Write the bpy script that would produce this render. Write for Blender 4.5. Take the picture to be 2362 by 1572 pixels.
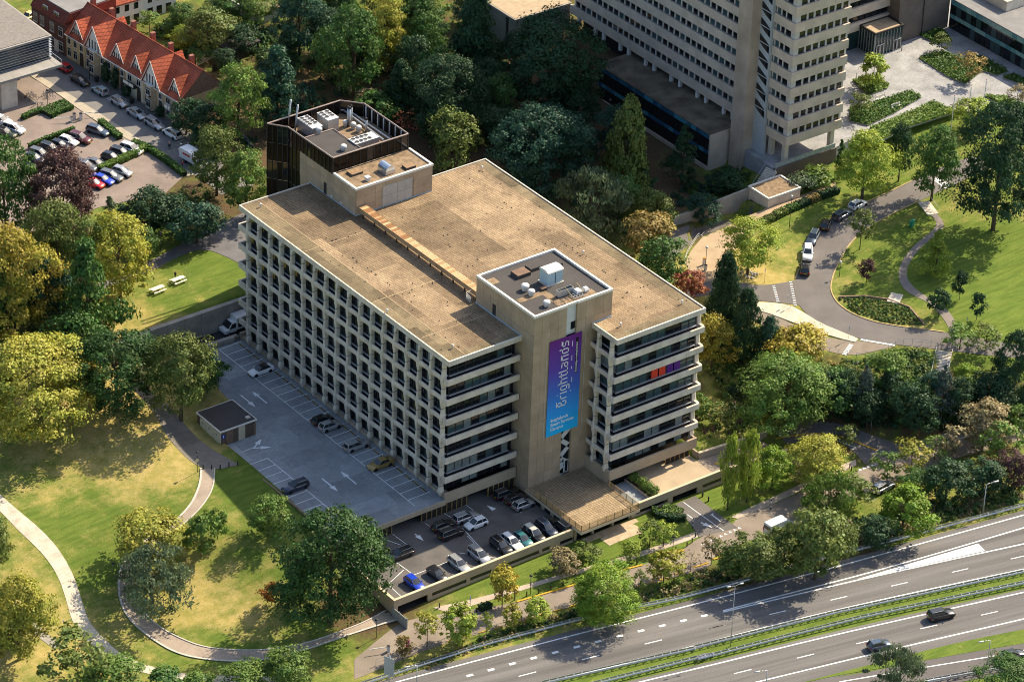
import bpy, math, random
import numpy as np
from mathutils import Matrix, Vector
random.seed(7); RNG = np.random.default_rng(7)
for o in list(bpy.data.objects): bpy.data.objects.remove(o)
SC = bpy.context.scene; COL = SC.collection
R_ = math.radians
# ---------------------------------------------------------------- camera (solved from the photograph's building lines)
PW, PH, FPX = 2362.0, 1572.0, 8886.857
CAM = np.array([-309.579, -413.764, 346.183])
ROT = np.array([[0.80069448, -0.59813872, 0.03344278], [0.28910839, 0.43470034, 0.85290794], [0.52469485, 0.67325009, -0.52098909]])
cd = bpy.data.cameras.new('camera'); cam = bpy.data.objects.new('camera', cd); COL.objects.link(cam)
cd.sensor_fit = 'HORIZONTAL'; cd.sensor_width = 36.0; cd.lens = FPX / PW * 36.0; cd.clip_start = 5.0; cd.clip_end = 6000.0
mw = Matrix.Identity(4)
for i in range(3):
    mw[i][0] = ROT[0][i]; mw[i][1] = ROT[1][i]; mw[i][2] = -ROT[2][i]; mw[i][3] = CAM[i]
cam.matrix_world = mw; SC.camera = cam
# ---------------------------------------------------------------- sky, sun, exposure
SUN = Vector((0.7356, 0.0752, 0.6732)).normalized()
wd = bpy.data.worlds.new('World'); SC.world = wd; wd.use_nodes = True
nt = wd.node_tree; bg = nt.nodes['Background']
sky = nt.nodes.new('ShaderNodeTexSky'); sky.sky_type = 'NISHITA'; sky.sun_disc = False
sky.sun_elevation = math.asin(SUN.z); sky.sun_rotation = math.atan2(SUN.x, SUN.y)
sky.air_density = 1.0; sky.dust_density = 2.0; sky.ozone_density = 1.0
nt.links.new(sky.outputs[0], bg.inputs[0]); bg.inputs[1].default_value = 0.125
sl = bpy.data.lights.new('sun', 'SUN'); sl.energy = 4.8; sl.angle = R_(0.53); sl.color = (1.0, 0.86, 0.64)
so = bpy.data.objects.new('sun', sl); COL.objects.link(so); so.location = (150, 20, 200)
so.rotation_euler = SUN.to_track_quat('Z', 'Y').to_euler()
SC.view_settings.view_transform = 'Standard'; SC.view_settings.look = 'None'
SC.view_settings.exposure = 0.75; SC.view_settings.gamma = 1.0; SC.view_settings.use_curve_mapping = False
SC.render.engine = 'CYCLES'
SC.cycles.pixel_filter_type = 'BLACKMAN_HARRIS'; SC.cycles.filter_width = 1.0
SC.cycles.max_bounces = 5; SC.cycles.diffuse_bounces = 2; SC.cycles.glossy_bounces = 2
SC.cycles.transmission_bounces = 2; SC.cycles.transparent_max_bounces = 4; SC.cycles.caustics_reflective = False
# ---------------------------------------------------------------- helpers: pixel of the photograph -> point of the place
def zm(x0, y0, s): return lambda a, b: (x0 + a * s, y0 + b * s)
Z1 = zm(0, 0, 640/2091); Z2 = zm(560, 200, 600/2091); Z3 = zm(1140, 0, 620/2113); Z4 = zm(1700, 0, 662/2163)
Z7 = zm(1540, 400, 822/2356); Z8 = zm(860, 1060, 840/2356); Y1 = zm(0, 440, 620/1870); Y2 = zm(420, 760, 640/2091)
Y3 = zm(0, 900, 700/1633); Y4 = zm(1560, 880, 802/2096); Y6 = zm(1100, 560, 320/2091); Y7 = zm(1600, 1150, 762/2356)
Y8 = zm(610, 230, 400/2323); ID = lambda a, b: (a, b)
def ray(u, v): return ROT.T @ np.array([(u - PW/2) / FPX, -(v - PH/2) / FPX, 1.0])
def at(u, v, z):
    r = ray(u, v); return CAM + r * ((z - CAM[2]) / r[2])
def ppm(p): return FPX / float((np.asarray(p) - CAM) @ ROT[2])      # photograph pixels per metre there
# ---------------------------------------------------------------- mesh helpers
class MB:
    def __init__(s): s.v = []; s.f = []; s.m = []
    def add(s, vs, fs, mi=0):
        b = len(s.v); s.v += [tuple(map(float, p)) for p in vs]
        s.f += [tuple(b + i for i in f) for f in fs]; s.m += [mi] * len(fs); return s
    def box(s, x0, y0, z0, x1, y1, z1, mi=0):
        x0, x1 = min(x0, x1), max(x0, x1); y0, y1 = min(y0, y1), max(y0, y1); z0, z1 = min(z0, z1), max(z0, z1)
        return s.add([(x0,y0,z0),(x1,y0,z0),(x1,y1,z0),(x0,y1,z0),(x0,y0,z1),(x1,y0,z1),(x1,y1,z1),(x0,y1,z1)],
                     [(0,3,2,1),(4,5,6,7),(0,1,5,4),(1,2,6,5),(2,3,7,6),(3,0,4,7)], mi)
    def obox(s, c, L, Wd, Hh, rz=0.0, mi=0):                         # box on its base centre, turned about z
        ca, sa = math.cos(rz), math.sin(rz); vs = []
        for z in (0, Hh):
            for a, b in ((-1,-1),(1,-1),(1,1),(-1,1)):
                x, y = a*L/2, b*Wd/2; vs.append((c[0]+x*ca-y*sa, c[1]+x*sa+y*ca, c[2]+z))
        return s.add(vs, [(0,3,2,1),(4,5,6,7),(0,1,5,4),(1,2,6,5),(2,3,7,6),(3,0,4,7)], mi)
    def prism(s, pts, z0, z1, mi=0, top=None):
        n = len(pts); a = sum(pts[i][0]*pts[(i+1)%n][1]-pts[(i+1)%n][0]*pts[i][1] for i in range(n))
        if a < 0: pts = pts[::-1]
        z0s = z0 if hasattr(z0, '__len__') else [z0]*n; z1s = z1 if hasattr(z1, '__len__') else [z1]*n
        vs = [(p[0],p[1],z) for p, z in zip(pts, z0s)] + [(p[0],p[1],z) for p, z in zip(pts, z1s)]
        s.add(vs, [tuple(range(n))[::-1]] + [(i,(i+1)%n,n+(i+1)%n,n+i) for i in range(n)], mi)
        b = len(s.v) - 2*n; s.f.append(tuple(b+n+i for i in range(n))); s.m.append(mi if top is None else top); return s
    def tube(s, p0, p1, r0, r1=None, n=8, mi=0, caps=True):
        r1 = r0 if r1 is None else r1; p0 = Vector(p0); p1 = Vector(p1); d = (p1-p0)
        if d.length < 1e-6: return s
        d.normalize(); a = d.orthogonal().normalized(); b = d.cross(a)
        vs = [p0 + (a*math.cos(t)+b*math.sin(t))*r0 for t in [2*math.pi*i/n for i in range(n)]]
        vs += [p1 + (a*math.cos(t)+b*math.sin(t))*r1 for t in [2*math.pi*i/n for i in range(n)]]
        fs = [(i,(i+1)%n,n+(i+1)%n,n+i) for i in range(n)]
        if caps: fs += [tuple(range(n))[::-1], tuple(range(n,2*n))]
        return s.add(vs, fs, mi)
    def path(s, pts, r, n=6, mi=0):
        for a, b in zip(pts[:-1], pts[1:]): s.tube(a, b, r, r, n, mi)
        return s
    def lathe(s, c, prof, n=12, mi=0):
        vs = [(c[0]+r*math.cos(2*math.pi*i/n), c[1]+r*math.sin(2*math.pi*i/n), c[2]+z) for r, z in prof for i in range(n)]
        fs = [(k*n+i, k*n+(i+1)%n, (k+1)*n+(i+1)%n, (k+1)*n+i) for k in range(len(prof)-1) for i in range(n)]
        fs += [tuple(range(n))[::-1], tuple((len(prof)-1)*n+i for i in range(n))]
        return s.add(vs, fs, mi)
    def loft(s, secs, mi=0, caps=True, closed=True):
        n = len(secs[0]); vs = [p for q in secs for p in q]; m = n if closed else n-1
        fs = [(k*n+i, k*n+(i+1)%n, (k+1)*n+(i+1)%n, (k+1)*n+i) for k in range(len(secs)-1) for i in range(m)]
        if caps and closed: fs += [tuple(range(n))[::-1], tuple((len(secs)-1)*n+i for i in range(n))]
        return s.add(vs, fs, mi)
    def mesh(s, name, mats, off=(0,0,0), smooth=False):
        me = bpy.data.meshes.new(name)
        vs = s.v if tuple(off) == (0,0,0) else [(a-off[0], b-off[1], c-off[2]) for a, b, c in s.v]
        me.from_pydata(vs, [], s.f)
        for m in (mats if isinstance(mats, (list, tuple)) else [mats]): me.materials.append(m)
        if any(s.m): me.polygons.foreach_set('material_index', s.m)
        if smooth: me.polygons.foreach_set('use_smooth', [True]*len(s.f))
        return me
    def build(s, name, mats, parent=None, smooth=False, local=False):
        off = (0,0,0)
        if parent is not None and not local: off = tuple(parent.get('_base', parent.location))
        return put(name, s.mesh(name, mats, off, smooth), parent)
    def solo(s, name, mats, label, cat, group=None, smooth=False):   # one-mesh thing, origin at its base
        v = np.array(s.v); c = (v[:,0].mean(), v[:,1].mean(), v[:,2].min())
        o = put(name, s.mesh(name, mats, c, smooth)); o.location = c; return tag(o, label, cat, group)
def put(name, me, parent=None, loc=None, rz=0.0):
    o = bpy.data.objects.new(name, me); COL.objects.link(o)
    if parent is not None: o.parent = parent
    if loc is not None: o.location = loc
    if rz: o.rotation_euler = (0, 0, rz)
    return o
def tag(o, label, cat, group=None):
    o['label'] = label; o['category'] = cat
    if group: o['group'] = group
    return o
def thing(name, label, cat, loc=(0,0,0), rz=0.0, group=None):
    o = bpy.data.objects.new(name, None); COL.objects.link(o); o.location = tuple(map(float, loc)); o.rotation_euler = (0,0,rz)
    o.empty_display_size = 0.5
    return tag(o, label, cat, group)
def struct(o, kind='structure'): o['kind'] = kind; return o
def kids(o): return [c for c in COL.objects if c.parent == o]
TREES_CH = {}
def dup(root, loc, rz=0.0, label=None, group=None, mats=None):
    r = root.copy(); COL.objects.link(r); r.location = tuple(map(float, loc)); r.rotation_euler = (0,0,rz)
    if label: r['label'] = label
    if group: r['group'] = group
    for ch in TREES_CH[root.name]:
        c = ch.copy(); COL.objects.link(c); c.parent = r
        for g in TREES_CH.get(ch.name, []):
            d = g.copy(); COL.objects.link(d); d.parent = c
    return r
# ---------------------------------------------------------------- materials
MT = {}
def pm(name, col, rough=0.8, var=0.12, scale=0.6, fine=0.08, fscale=9.0, bump=0.0, metal=0.0, spec=0.3, coat=0.0):
    if name in MT: return MT[name]
    m = bpy.data.materials.new(name); m.use_nodes = True; t = m.node_tree; N = t.nodes; L = t.links; b = N['Principled BSDF']
    b.inputs['Roughness'].default_value = rough; b.inputs['Metallic'].default_value = metal
    b.inputs['Specular IOR Level'].default_value = spec
    if coat: b.inputs['Coat Weight'].default_value = coat; b.inputs['Coat Roughness'].default_value = 0.05
    b.inputs['Base Color'].default_value = (*col, 1)
    if var or fine:
        g = N.new('ShaderNodeNewGeometry')
        n1 = N.new('ShaderNodeTexNoise'); n1.inputs['Scale'].default_value = scale; n1.inputs['Detail'].default_value = 5
        n2 = N.new('ShaderNodeTexNoise'); n2.inputs['Scale'].default_value = fscale; n2.inputs['Detail'].default_value = 2
        L.new(g.outputs['Position'], n1.inputs['Vector']); L.new(g.outputs['Position'], n2.inputs['Vector'])
        mr = N.new('ShaderNodeMapRange'); mr.inputs['From Min'].default_value = 0.3; mr.inputs['From Max'].default_value = 0.7
        mr.inputs['To Min'].default_value = 1-var; mr.inputs['To Max'].default_value = 1+var; L.new(n1.outputs['Fac'], mr.inputs['Value'])
        mr2 = N.new('ShaderNodeMapRange'); mr2.inputs['From Min'].default_value = 0.3; mr2.inputs['From Max'].default_value = 0.7
        mr2.inputs['To Min'].default_value = 1-fine; mr2.inputs['To Max'].default_value = 1+fine; L.new(n2.outputs['Fac'], mr2.inputs['Value'])
        mu = N.new('ShaderNodeMath'); mu.operation = 'MULTIPLY'; L.new(mr.outputs[0], mu.inputs[0]); L.new(mr2.outputs[0], mu.inputs[1])
        vm = N.new('ShaderNodeVectorMath'); vm.operation = 'SCALE'; vm.inputs[0].default_value = col; L.new(mu.outputs[0], vm.inputs['Scale'])
        L.new(vm.outputs[0], b.inputs['Base Color'])
        if bump:
            bp = N.new('ShaderNodeBump'); bp.inputs['Strength'].default_value = bump; bp.inputs['Distance'].default_value = 0.05
            L.new(n2.outputs['Fac'], bp.inputs['Height']); L.new(bp.outputs[0], b.inputs['Normal'])
    MT[name] = m; return m
def tiled(name, c1, c2, mortar, bw, bh, msize=0.03, rough=0.85, patch=0.25, pscale=(0.16, 0.28), offs=0.0, streak=0.0, rot=0.0):
    """small laid units (roof tiles, pavers): brick pattern plus larger laid patches of another batch"""
    m = bpy.data.materials.new(name); m.use_nodes = True; t = m.node_tree; N = t.nodes; L = t.links; b = N['Principled BSDF']
    b.inputs['Roughness'].default_value = rough; b.inputs['Specular IOR Level'].default_value = 0.2
    g = N.new('ShaderNodeNewGeometry'); mp = N.new('ShaderNodeMapping'); L.new(g.outputs['Position'], mp.inputs['Vector'])
    mp.inputs['Rotation'].default_value = (0, 0, rot)
    br = N.new('ShaderNodeTexBrick'); br.offset = offs; br.inputs['Scale'].default_value = 1.0
    br.inputs['Brick Width'].default_value = bw; br.inputs['Row Height'].default_value = bh
    br.inputs['Mortar Size'].default_value = msize; br.inputs['Mortar Smooth'].default_value = 0.4
    br.inputs['Color1'].default_value = (*c1, 1); br.inputs['Color2'].default_value = (*c2, 1); br.inputs['Mortar'].default_value = (*mortar, 1)
    L.new(mp.outputs[0], br.inputs['Vector'])
    b2 = N.new('ShaderNodeTexBrick'); b2.offset = 0.37; b2.inputs['Scale'].default_value = 1.0; b2.squash = 1.0
    b2.inputs['Brick Width'].default_value = 1/pscale[0]; b2.inputs['Row Height'].default_value = 1/pscale[1]; b2.inputs['Mortar Size'].default_value = 0.0
    b2.inputs['Color1'].default_value = (0,0,0,1); b2.inputs['Color2'].default_value = (1,1,1,1); b2.inputs['Mortar'].default_value = (.5,.5,.5,1)
    L.new(mp.outputs[0], b2.inputs['Vector'])
    n1 = N.new('ShaderNodeTexNoise'); n1.inputs['Scale'].default_value = 0.22; n1.inputs['Detail'].default_value = 7; n1.inputs['Roughness'].default_value = 0.65
    L.new(mp.outputs[0], n1.inputs['Vector'])
    mr = N.new('ShaderNodeMapRange'); mr.inputs['From Min'].default_value = 0.28; mr.inputs['From Max'].default_value = 0.72
    mr.inputs['To Min'].default_value = 1-patch; mr.inputs['To Max'].default_value = 1+patch; L.new(n1.outputs['Fac'], mr.inputs['Value'])
    m2 = N.new('ShaderNodeMapRange'); m2.inputs['To Min'].default_value = 1-patch*0.8; m2.inputs['To Max'].default_value = 1+patch*0.8
    L.new(b2.outputs['Color'], m2.inputs['Value'])
    mu = N.new('ShaderNodeMath'); mu.operation = 'MULTIPLY'; L.new(mr.outputs[0], mu.inputs[0]); L.new(m2.outputs[0], mu.inputs[1])
    n3 = N.new('ShaderNodeTexNoise'); n3.inputs['Scale'].default_value = 0.45; n3.inputs['Detail'].default_value = 8; n3.inputs['Roughness'].default_value = 0.75; L.new(g.outputs['Position'], n3.inputs['Vector'])
    m3 = N.new('ShaderNodeMapRange'); m3.interpolation_type = 'SMOOTHSTEP'; m3.inputs['From Min'].default_value = 0.54; m3.inputs['From Max'].default_value = 0.72; m3.inputs['To Min'].default_value = 1.0; m3.inputs['To Max'].default_value = 1-patch*1.3; L.new(n3.outputs['Fac'], m3.inputs['Value'])
    mv = N.new('ShaderNodeMath'); mv.operation = 'MULTIPLY'; L.new(mu.outputs[0], mv.inputs[0]); L.new(m3.outputs[0], mv.inputs[1]); mu = mv
    vm = N.new('ShaderNodeVectorMath'); vm.operation = 'SCALE'; L.new(br.outputs['Color'], vm.inputs[0]); L.new(mu.outputs[0], vm.inputs['Scale'])
    L.new(vm.outputs[0], b.inputs['Base Color'])
    bp = N.new('ShaderNodeBump'); bp.inputs['Strength'].default_value = 0.5; bp.inputs['Distance'].default_value = 0.03
    L.new(br.outputs['Fac'], bp.inputs['Height']); bp.invert = True; L.new(bp.outputs[0], b.inputs['Normal'])
    MT[name] = m; return m
def glass(name, col, rough=0.04, spec=0.6):
    return pm(name, col, rough=rough, var=0, fine=0, spec=spec)
concrete = pm('concrete', (0.62, 0.55, 0.455), 0.85, 0.18, 0.5, 0.09, 6, 0.15)
concrete_b = pm('weathered_concrete', (0.33, 0.30, 0.26), 0.9, 0.25, 0.35, 0.1, 5, 0.2)
tower_con = pm('brown_concrete', (0.41, 0.312, 0.21), 0.9, 0.14, 0.45, 0.1, 14, 0.25)
beige = pm('beige_render', (0.41, 0.325, 0.23), 0.9, 0.10, 0.4, 0.08, 10, 0.1)
coping = pm('white_coping', (0.72, 0.68, 0.60), 0.7, 0.08, 0.8, 0.05)
white = pm('white_paint', (0.78, 0.79, 0.79), 0.7, 0.15, 1.2, 0.1, 5)
white_m = pm('white_metal', (0.60, 0.60, 0.58), 0.45, 0.06, 1.0, 0.03, spec=0.5)
alu = pm('galvanised_steel', (0.46, 0.48, 0.50), 0.42, 0.12, 1.2, 0.06, metal=0.55, spec=0.5)
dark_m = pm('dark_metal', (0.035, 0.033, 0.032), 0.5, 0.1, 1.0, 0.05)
black_m = pm('black_rubber', (0.015, 0.015, 0.016), 0.7, 0.1, 1.0, 0.05)
asphalt = pm('asphalt', (0.155, 0.142, 0.132), 0.95, 0.18, 0.16, 0.14, 8, 0.3)
asphalt_b = pm('brown_asphalt', (0.25, 0.208, 0.168), 0.95, 0.16, 0.22, 0.12, 8, 0.3)
paving = tiled('grey_paving', (0.31,0.325,0.335), (0.27,0.283,0.29), (0.21,0.22,0.225), 0.6, 0.4, 0.02, 0.85, 0.2)
roof_tile = tiled('roof_tile', (0.345,0.25,0.15), (0.255,0.18,0.108), (0.15,0.108,0.066), 0.46, 0.42, 0.06, 0.9, 0.36, (0.10, 0.17), rot=R_(90))
mossy_tile = tiled('mossy_roof_tile', (0.245,0.19,0.11), (0.19,0.148,0.088), (0.13,0.10,0.06), 0.46, 0.42, 0.05, 0.9, 0.35, (0.2, 0.4), rot=R_(90))
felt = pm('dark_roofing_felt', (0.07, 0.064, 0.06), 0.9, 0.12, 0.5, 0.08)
wood = pm('light_wood', (0.42, 0.27, 0.13), 0.7, 0.15, 1.0, 0.1)
motorway_m = pm('motorway_asphalt', (0.148, 0.140, 0.134), 0.95, 0.26, 1.0, 0.14, 8, 0.3)
_t = motorway_m.node_tree; _n = [x for x in _t.nodes if x.type == 'TEX_NOISE' and x.inputs['Scale'].default_value == 1.0][0]; _g = [x for x in _t.nodes if x.type == 'NEW_GEOMETRY'][0]
_m = _t.nodes.new('ShaderNodeMapping'); _m.vector_type = 'TEXTURE'; _m.inputs['Rotation'].default_value = (0, 0, R_(-11.5)); _m.inputs['Scale'].default_value = (38, 1.1, 1); _t.links.new(_g.outputs['Position'], _m.inputs['Vector']); _t.links.new(_m.outputs[0], _n.inputs['Vector'])
dglass = glass('dark_glass', (0.010, 0.013, 0.017))
tglass = glass('teal_glass', (0.045, 0.08, 0.088), 0.06)  # teal pane tone, brightened to stand in for sky and interior reflection
blind = pm('window_blind', (0.17, 0.20, 0.20), 0.25, 0.2, 1.5, 0.1, spec=0.6)
refl_glass = glass('reflection_tone_glass', (0.09, 0.085, 0.03), 0.08)  # yellow-green reflection and lit-room tone put into the pane colour
bronze = glass('bronze_glass', (0.014, 0.010, 0.008), 0.12, 0.18)
# ================================================================ terrain
CP = [  # photograph pixel, height of the ground there
 (250,1050,.8),(60,1050,.5),(0,1180,-.5),(150,1300,-2.5),(300,1450,-4.4),(500,1510,-5),(700,1500,-5.1),(880,1455,-5),(450,1300,-2.4),
 (600,1400,-4.0),(330,1180,-.5),(470,1080,.7),(520,1140,.2),(575,1200,-.3),(650,1285,-1.1),(780,1400,-4.2),(388,980,1.9),(440,1000,.8),(300,900,2.5),
 (200,830,3),(60,960,1.5),(0,800,3),(-200,900,2),(-200,1300,-2),(100,1500,-4.2),(-100,1560,-4.6),(260,740,3.6),(400,680,4.2),(550,600,4.7),(420,570,4.6),
 (330,630,4.3),(100,600,4.2),(0,450,5),(200,500,5),(450,500,5),(580,500,5),(700,150,6),(900,100,6),(1000,350,5),(1200,250,5),(1300,450,3.6),(1450,450,2.6),(1600,400,1.7),(1660,420,1.6),(1400,300,2.2),(1250,160,3.5),
 (1500,560,3.2),(1600,640,3.5),(1200,60,6),(600,60,6.5),(300,-100,6.5),(900,-150,7),(1500,-150,7),
 (1650,950,-2.4),(1640,1000,-2.7),(1750,930,-2.3),(1900,920,-1.6),(2050,940,-1.5),(2200,900,-.8),(2362,880,-.6),(1750,850,0.2),(1800,800,1),(1900,850,.8),(2000,830,1.2),
 (1950,760,2),(2050,790,2),(2150,790,2),(2290,800,1.6),(1850,650,3),(1750,660,3),(1650,600,3.4),(1720,560,3.6),(1620,540,2.6),(1660,500,2.8),(1780,470,4),(1870,560,3.4),(1950,470,4),(2080,430,4.6),(2150,400,5),(2200,600,3.6),(2300,700,3),
 (2100,520,4.2),(2250,480,4.6),(2362,560,4),(2362,380,5.6),(2500,600,3.5),
 (1700,1110,-4.6),(1800,1080,-4.4),(1900,1060,-4.2),(2000,1030,-4.1),(2100,1050,-4.3),(2250,1000,-4.3),(2362,970,-4.3),(2500,930,-4.2),(2000,1120,-4.7),(2200,1090,-4.8),(2362,1060,-4.8),
 (1000,1440,-5),(1200,1390,-5),(1400,1330,-5),(1600,1270,-5),(1750,1200,-5),(1900,1240,-5.2),(2100,1180,-5.2),(2300,1120,-5.2),
 (1000,1530,-5.3),(1300,1440,-5.4),(1600,1350,-5.4),(2000,1250,-5.4),(2362,1160,-5.4),(1200,1572,-5.5),(1600,1520,-5.5),(2000,1420,-5.5),(2362,1300,-5.5),(2362,1500,-5.5),(1800,1650,-5.5),(2500,1650,-5.5)]
cpx = np.array([at(u, v, z) for u, v, z in CP])
def tps_fit(P, lam=2.0):
    n = len(P); d = np.linalg.norm(P[:,None,:2]-P[None,:,:2], axis=2)
    K = np.where(d > 0, d*d*np.log(np.maximum(d,1e-9)), 0) + lam*np.eye(n)
    Q = np.c_[np.ones(n), P[:,:2]]; A = np.block([[K, Q],[Q.T, np.zeros((3,3))]])
    return np.linalg.solve(A, np.r_[P[:,2], 0, 0, 0])
TW = tps_fit(cpx)
def tps(X, Y):
    X = np.asarray(X, float); Y = np.asarray(Y, float); n = len(cpx); out = np.full(X.shape, TW[n]) + TW[n+1]*X + TW[n+2]*Y
    for i in range(n):
        d2 = (X-cpx[i,0])**2 + (Y-cpx[i,1])**2; out = out + TW[i]*0.5*d2*np.log(np.maximum(d2, 1e-12))
    return np.clip(out, -6.2, 7.5)
def inpoly(X, Y, poly):
    c = np.zeros(X.shape, bool); n = len(poly)
    for i in range(n):
        x0, y0 = poly[i]; x1, y1 = poly[(i+1) % n]
        k = ((y0 > Y) != (y1 > Y)); c ^= k & (X < (x1-x0)*(Y-y0)/((y1-y0) if y1 != y0 else 1e-9)+x0)
    return c
def polydist(X, Y, poly):
    d = np.full(X.shape, 1e9); n = len(poly)
    for i in range(n):
        x0, y0 = poly[i]; x1, y1 = poly[(i+1) % n]; dx, dy = x1-x0, y1-y0; L2 = dx*dx+dy*dy+1e-9
        t = np.clip(((X-x0)*dx+(Y-y0)*dy)/L2, 0, 1); d = np.minimum(d, np.hypot(X-x0-t*dx, Y-y0-t*dy))
    return np.where(inpoly(X, Y, poly), 0, d)
PADS = [ # polygon, level, blend width
 ([(-60,99),(19,100.5),(26,106),(42,118),(37,150),(33,230),(-60,230)], 6.0, 7),
 ([(110,48.5),(124.5,48.5),(133,49.5),(152,46),(162,36),(240,30),(240,140),(110,140)], 6.4, 1.5),
 ([(-22,-28),(2,-32),(24,-36.5),(60,-42.5),(84,-46.5),(120,-53),(260,-80),(260,-160),(-40,-160),(-90,-20),(-32,-25)], -5.5, 3),
]
CUTS = [ # ground under the built decks and in the sunken lane: polygon, level (hard edge, hidden by the walls)
 ([(-20.6,-15.6),(58.8,-15.3),(58.8,-10.6),(46,-9),(45.6,50),(31,50),(31,59.4),(0.4,59.4),(-7.0,59.4),(-12.6,46),(-12.6,41),(-19.9,40),(-19.9,2)], -5.6),
 ([(-40,61.3),(-14,61.3),(-12,58.8),(40,58.8),(40,65.4),(-19,65.4),(-27,65.4)], -0.72),
 ([(84,40.2),(101,40.2),(101,44.9),(89,45.8)], 1.0),
]
def hgt(X, Y):
    X = np.asarray(X, float); Y = np.asarray(Y, float); z = tps(X, Y)
    for poly, lv, bw in PADS:
        d = polydist(X, Y, poly); w = np.clip(1-d/bw, 0, 1); w = w*w*(3-2*w); z = z*(1-w) + lv*w
    for poly, lv in CUTS: z = np.where(inpoly(X, Y, poly), lv, z)
    return z
def h1(x, y): return float(hgt(np.array([x]), np.array([y]))[0])
def GG(uv):
    """photograph pixels -> points on the ground (vectorised ray march)"""
    uv = np.asarray(uv, float); D = np.stack([(uv[:,0]-PW/2)/FPX, -(uv[:,1]-PH/2)/FPX, np.ones(len(uv))], 1) @ ROT
    z = np.zeros(len(uv)); p = None
    for _ in range(26):
        t = (z-CAM[2])/D[:,2]; p = CAM + D*t[:,None]; z = z + 0.75*(hgt(p[:,0], p[:,1])-z)
    p[:,2] = hgt(p[:,0], p[:,1]); return p
def G(u, v): return GG([(u, v)])[0]
# ---- ground sheet: 1 m grid over the place in view, widening rings out to the horizon
gx = np.r_[[-2600,-1200,-600,-320,-200,-140], np.arange(-105, 235, 1.0), [260,320,420,700,1300,2700]]
gy = np.r_[[-2600,-1200,-600,-320,-200,-140], np.arange(-112, 216, 1.0), [240,300,420,700,1300,2700]]
GX, GY = np.meshgrid(gx, gy); GZ = hgt(GX.ravel(), GY.ravel())
far = (np.maximum(np.abs(GX.ravel()-65)-185, 0)+np.maximum(np.abs(GY.ravel()-52)-175, 0)); wf = np.clip(far/150, 0, 1); GZ = GZ*(1-wf)+0.5*wf
nx, ny = len(gx), len(gy)
gv = np.stack([GX.ravel(), GY.ravel(), GZ], 1)
ii, jj = np.meshgrid(np.arange(nx-1), np.arange(ny-1)); k = (jj*nx+ii).ravel(); gf = np.stack([k, k+1, k+nx+1, k+nx], 1)
gm = bpy.data.meshes.new('ground'); gm.from_pydata(gv.tolist(), [], gf.tolist())
gm.polygons.foreach_set('use_smooth', [True]*len(gm.polygons))
GZ2 = GZ.reshape(ny, nx)
def hgt(X, Y):
    X = np.asarray(X, float); Y = np.asarray(Y, float); i = np.clip(np.searchsorted(gx, X)-1, 0, nx-2); j = np.clip(np.searchsorted(gy, Y)-1, 0, ny-2)
    tx = np.clip((X-gx[i])/(gx[i+1]-gx[i]), 0, 1); ty = np.clip((Y-gy[j])/(gy[j+1]-gy[j]), 0, 1)
    return (GZ2[j,i]*(1-tx)+GZ2[j,i+1]*tx)*(1-ty)+(GZ2[j+1,i]*(1-tx)+GZ2[j+1,i+1]*tx)*ty
# grass state: x = how dry (kept low on the right lawn to paint its shade), y = how much bare earth / woodland litter
DRY_SHADE = [(390,1000,.85,0),(250,960,.9,.05),(200,1050,.75,0),(350,1080,.8,0),(100,1120,.5,0),(200,1200,.2,0),(420,1180,.35,0),(560,1120,.1,0),(620,1280,.3,0),(450,1380,.75,.25),(560,1420,.7,.1),
 (500,1500,.3,0),(60,1350,.6,.1),(120,1480,.7,.1),(700,1480,.4,0),(230,1300,.15,0),(800,1420,.2,.7),(850,1400,.2,.8),(300,720,.65,0),(260,750,.8,.1),(400,680,.2,0),(500,600,.05,0),(330,640,.4,0),(150,800,.5,.5),(150,650,.3,.7),(60,900,.6,.3),(270,870,.8,.1),
 (480,480,.2,.7),(600,330,.1,.8),(1000,300,.1,.85),(900,200,.3,.7),(1250,350,.1,.9),(1500,450,.1,.85),(1400,250,.1,.9),(800,60,.3,.5),(1600,560,.3,.6),
 (1740,640,.95,.25),(1700,560,.7,.1),(1800,600,.55,0),(1830,500,.3,0),(1780,530,.4,0),(1960,560,.3,0),(2030,700,.35,0),(2100,760,.6,.1),(2150,650,.1,0),(2250,560,.0,.1),(2300,650,.0,.15),(2250,740,.1,.1),(2200,480,.4,.4),(2330,460,.35,.4),(2250,640,-.1,.1),(2362,600,-.1,.2),(2080,500,.3,.05),  # right lawn: low values, greener grass stands in for the shade there
 (1900,930,.1,.85),(2200,930,.1,.85),(1700,960,.4,.4),(1640,960,.4,.5),(1800,1150,.3,.05),(1250,1330,.1,0),(1450,1260,.15,0),(1650,1120,.2,0),(1000,1500,.5,.3),(1300,1420,.5,.4),(1700,1330,.3,.6),(2000,1270,.3,.6),(2200,1150,.5,.3),(1600,1530,.1,0),(2200,1380,.1,0)]
dp = GG([(d[0], d[1]) for d in DRY_SHADE]); dv = np.array([[d[2], d[3]] for d in DRY_SHADE])
att = np.zeros((len(gv), 4)); num = np.zeros((len(gv), 2)); den = np.zeros(len(gv))
for q, val in zip(dp, dv):
    w = 1/(((gv[:,0]-q[0])**2+(gv[:,1]-q[1])**2)+6)**1.6; num += w[:,None]*val; den += w
att[:,:2] = num/den[:,None]; att[:,3] = 1
ca = gm.color_attributes.new('wear_shade', 'FLOAT_COLOR', 'POINT'); ca.data.foreach_set('color', att.ravel())
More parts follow.
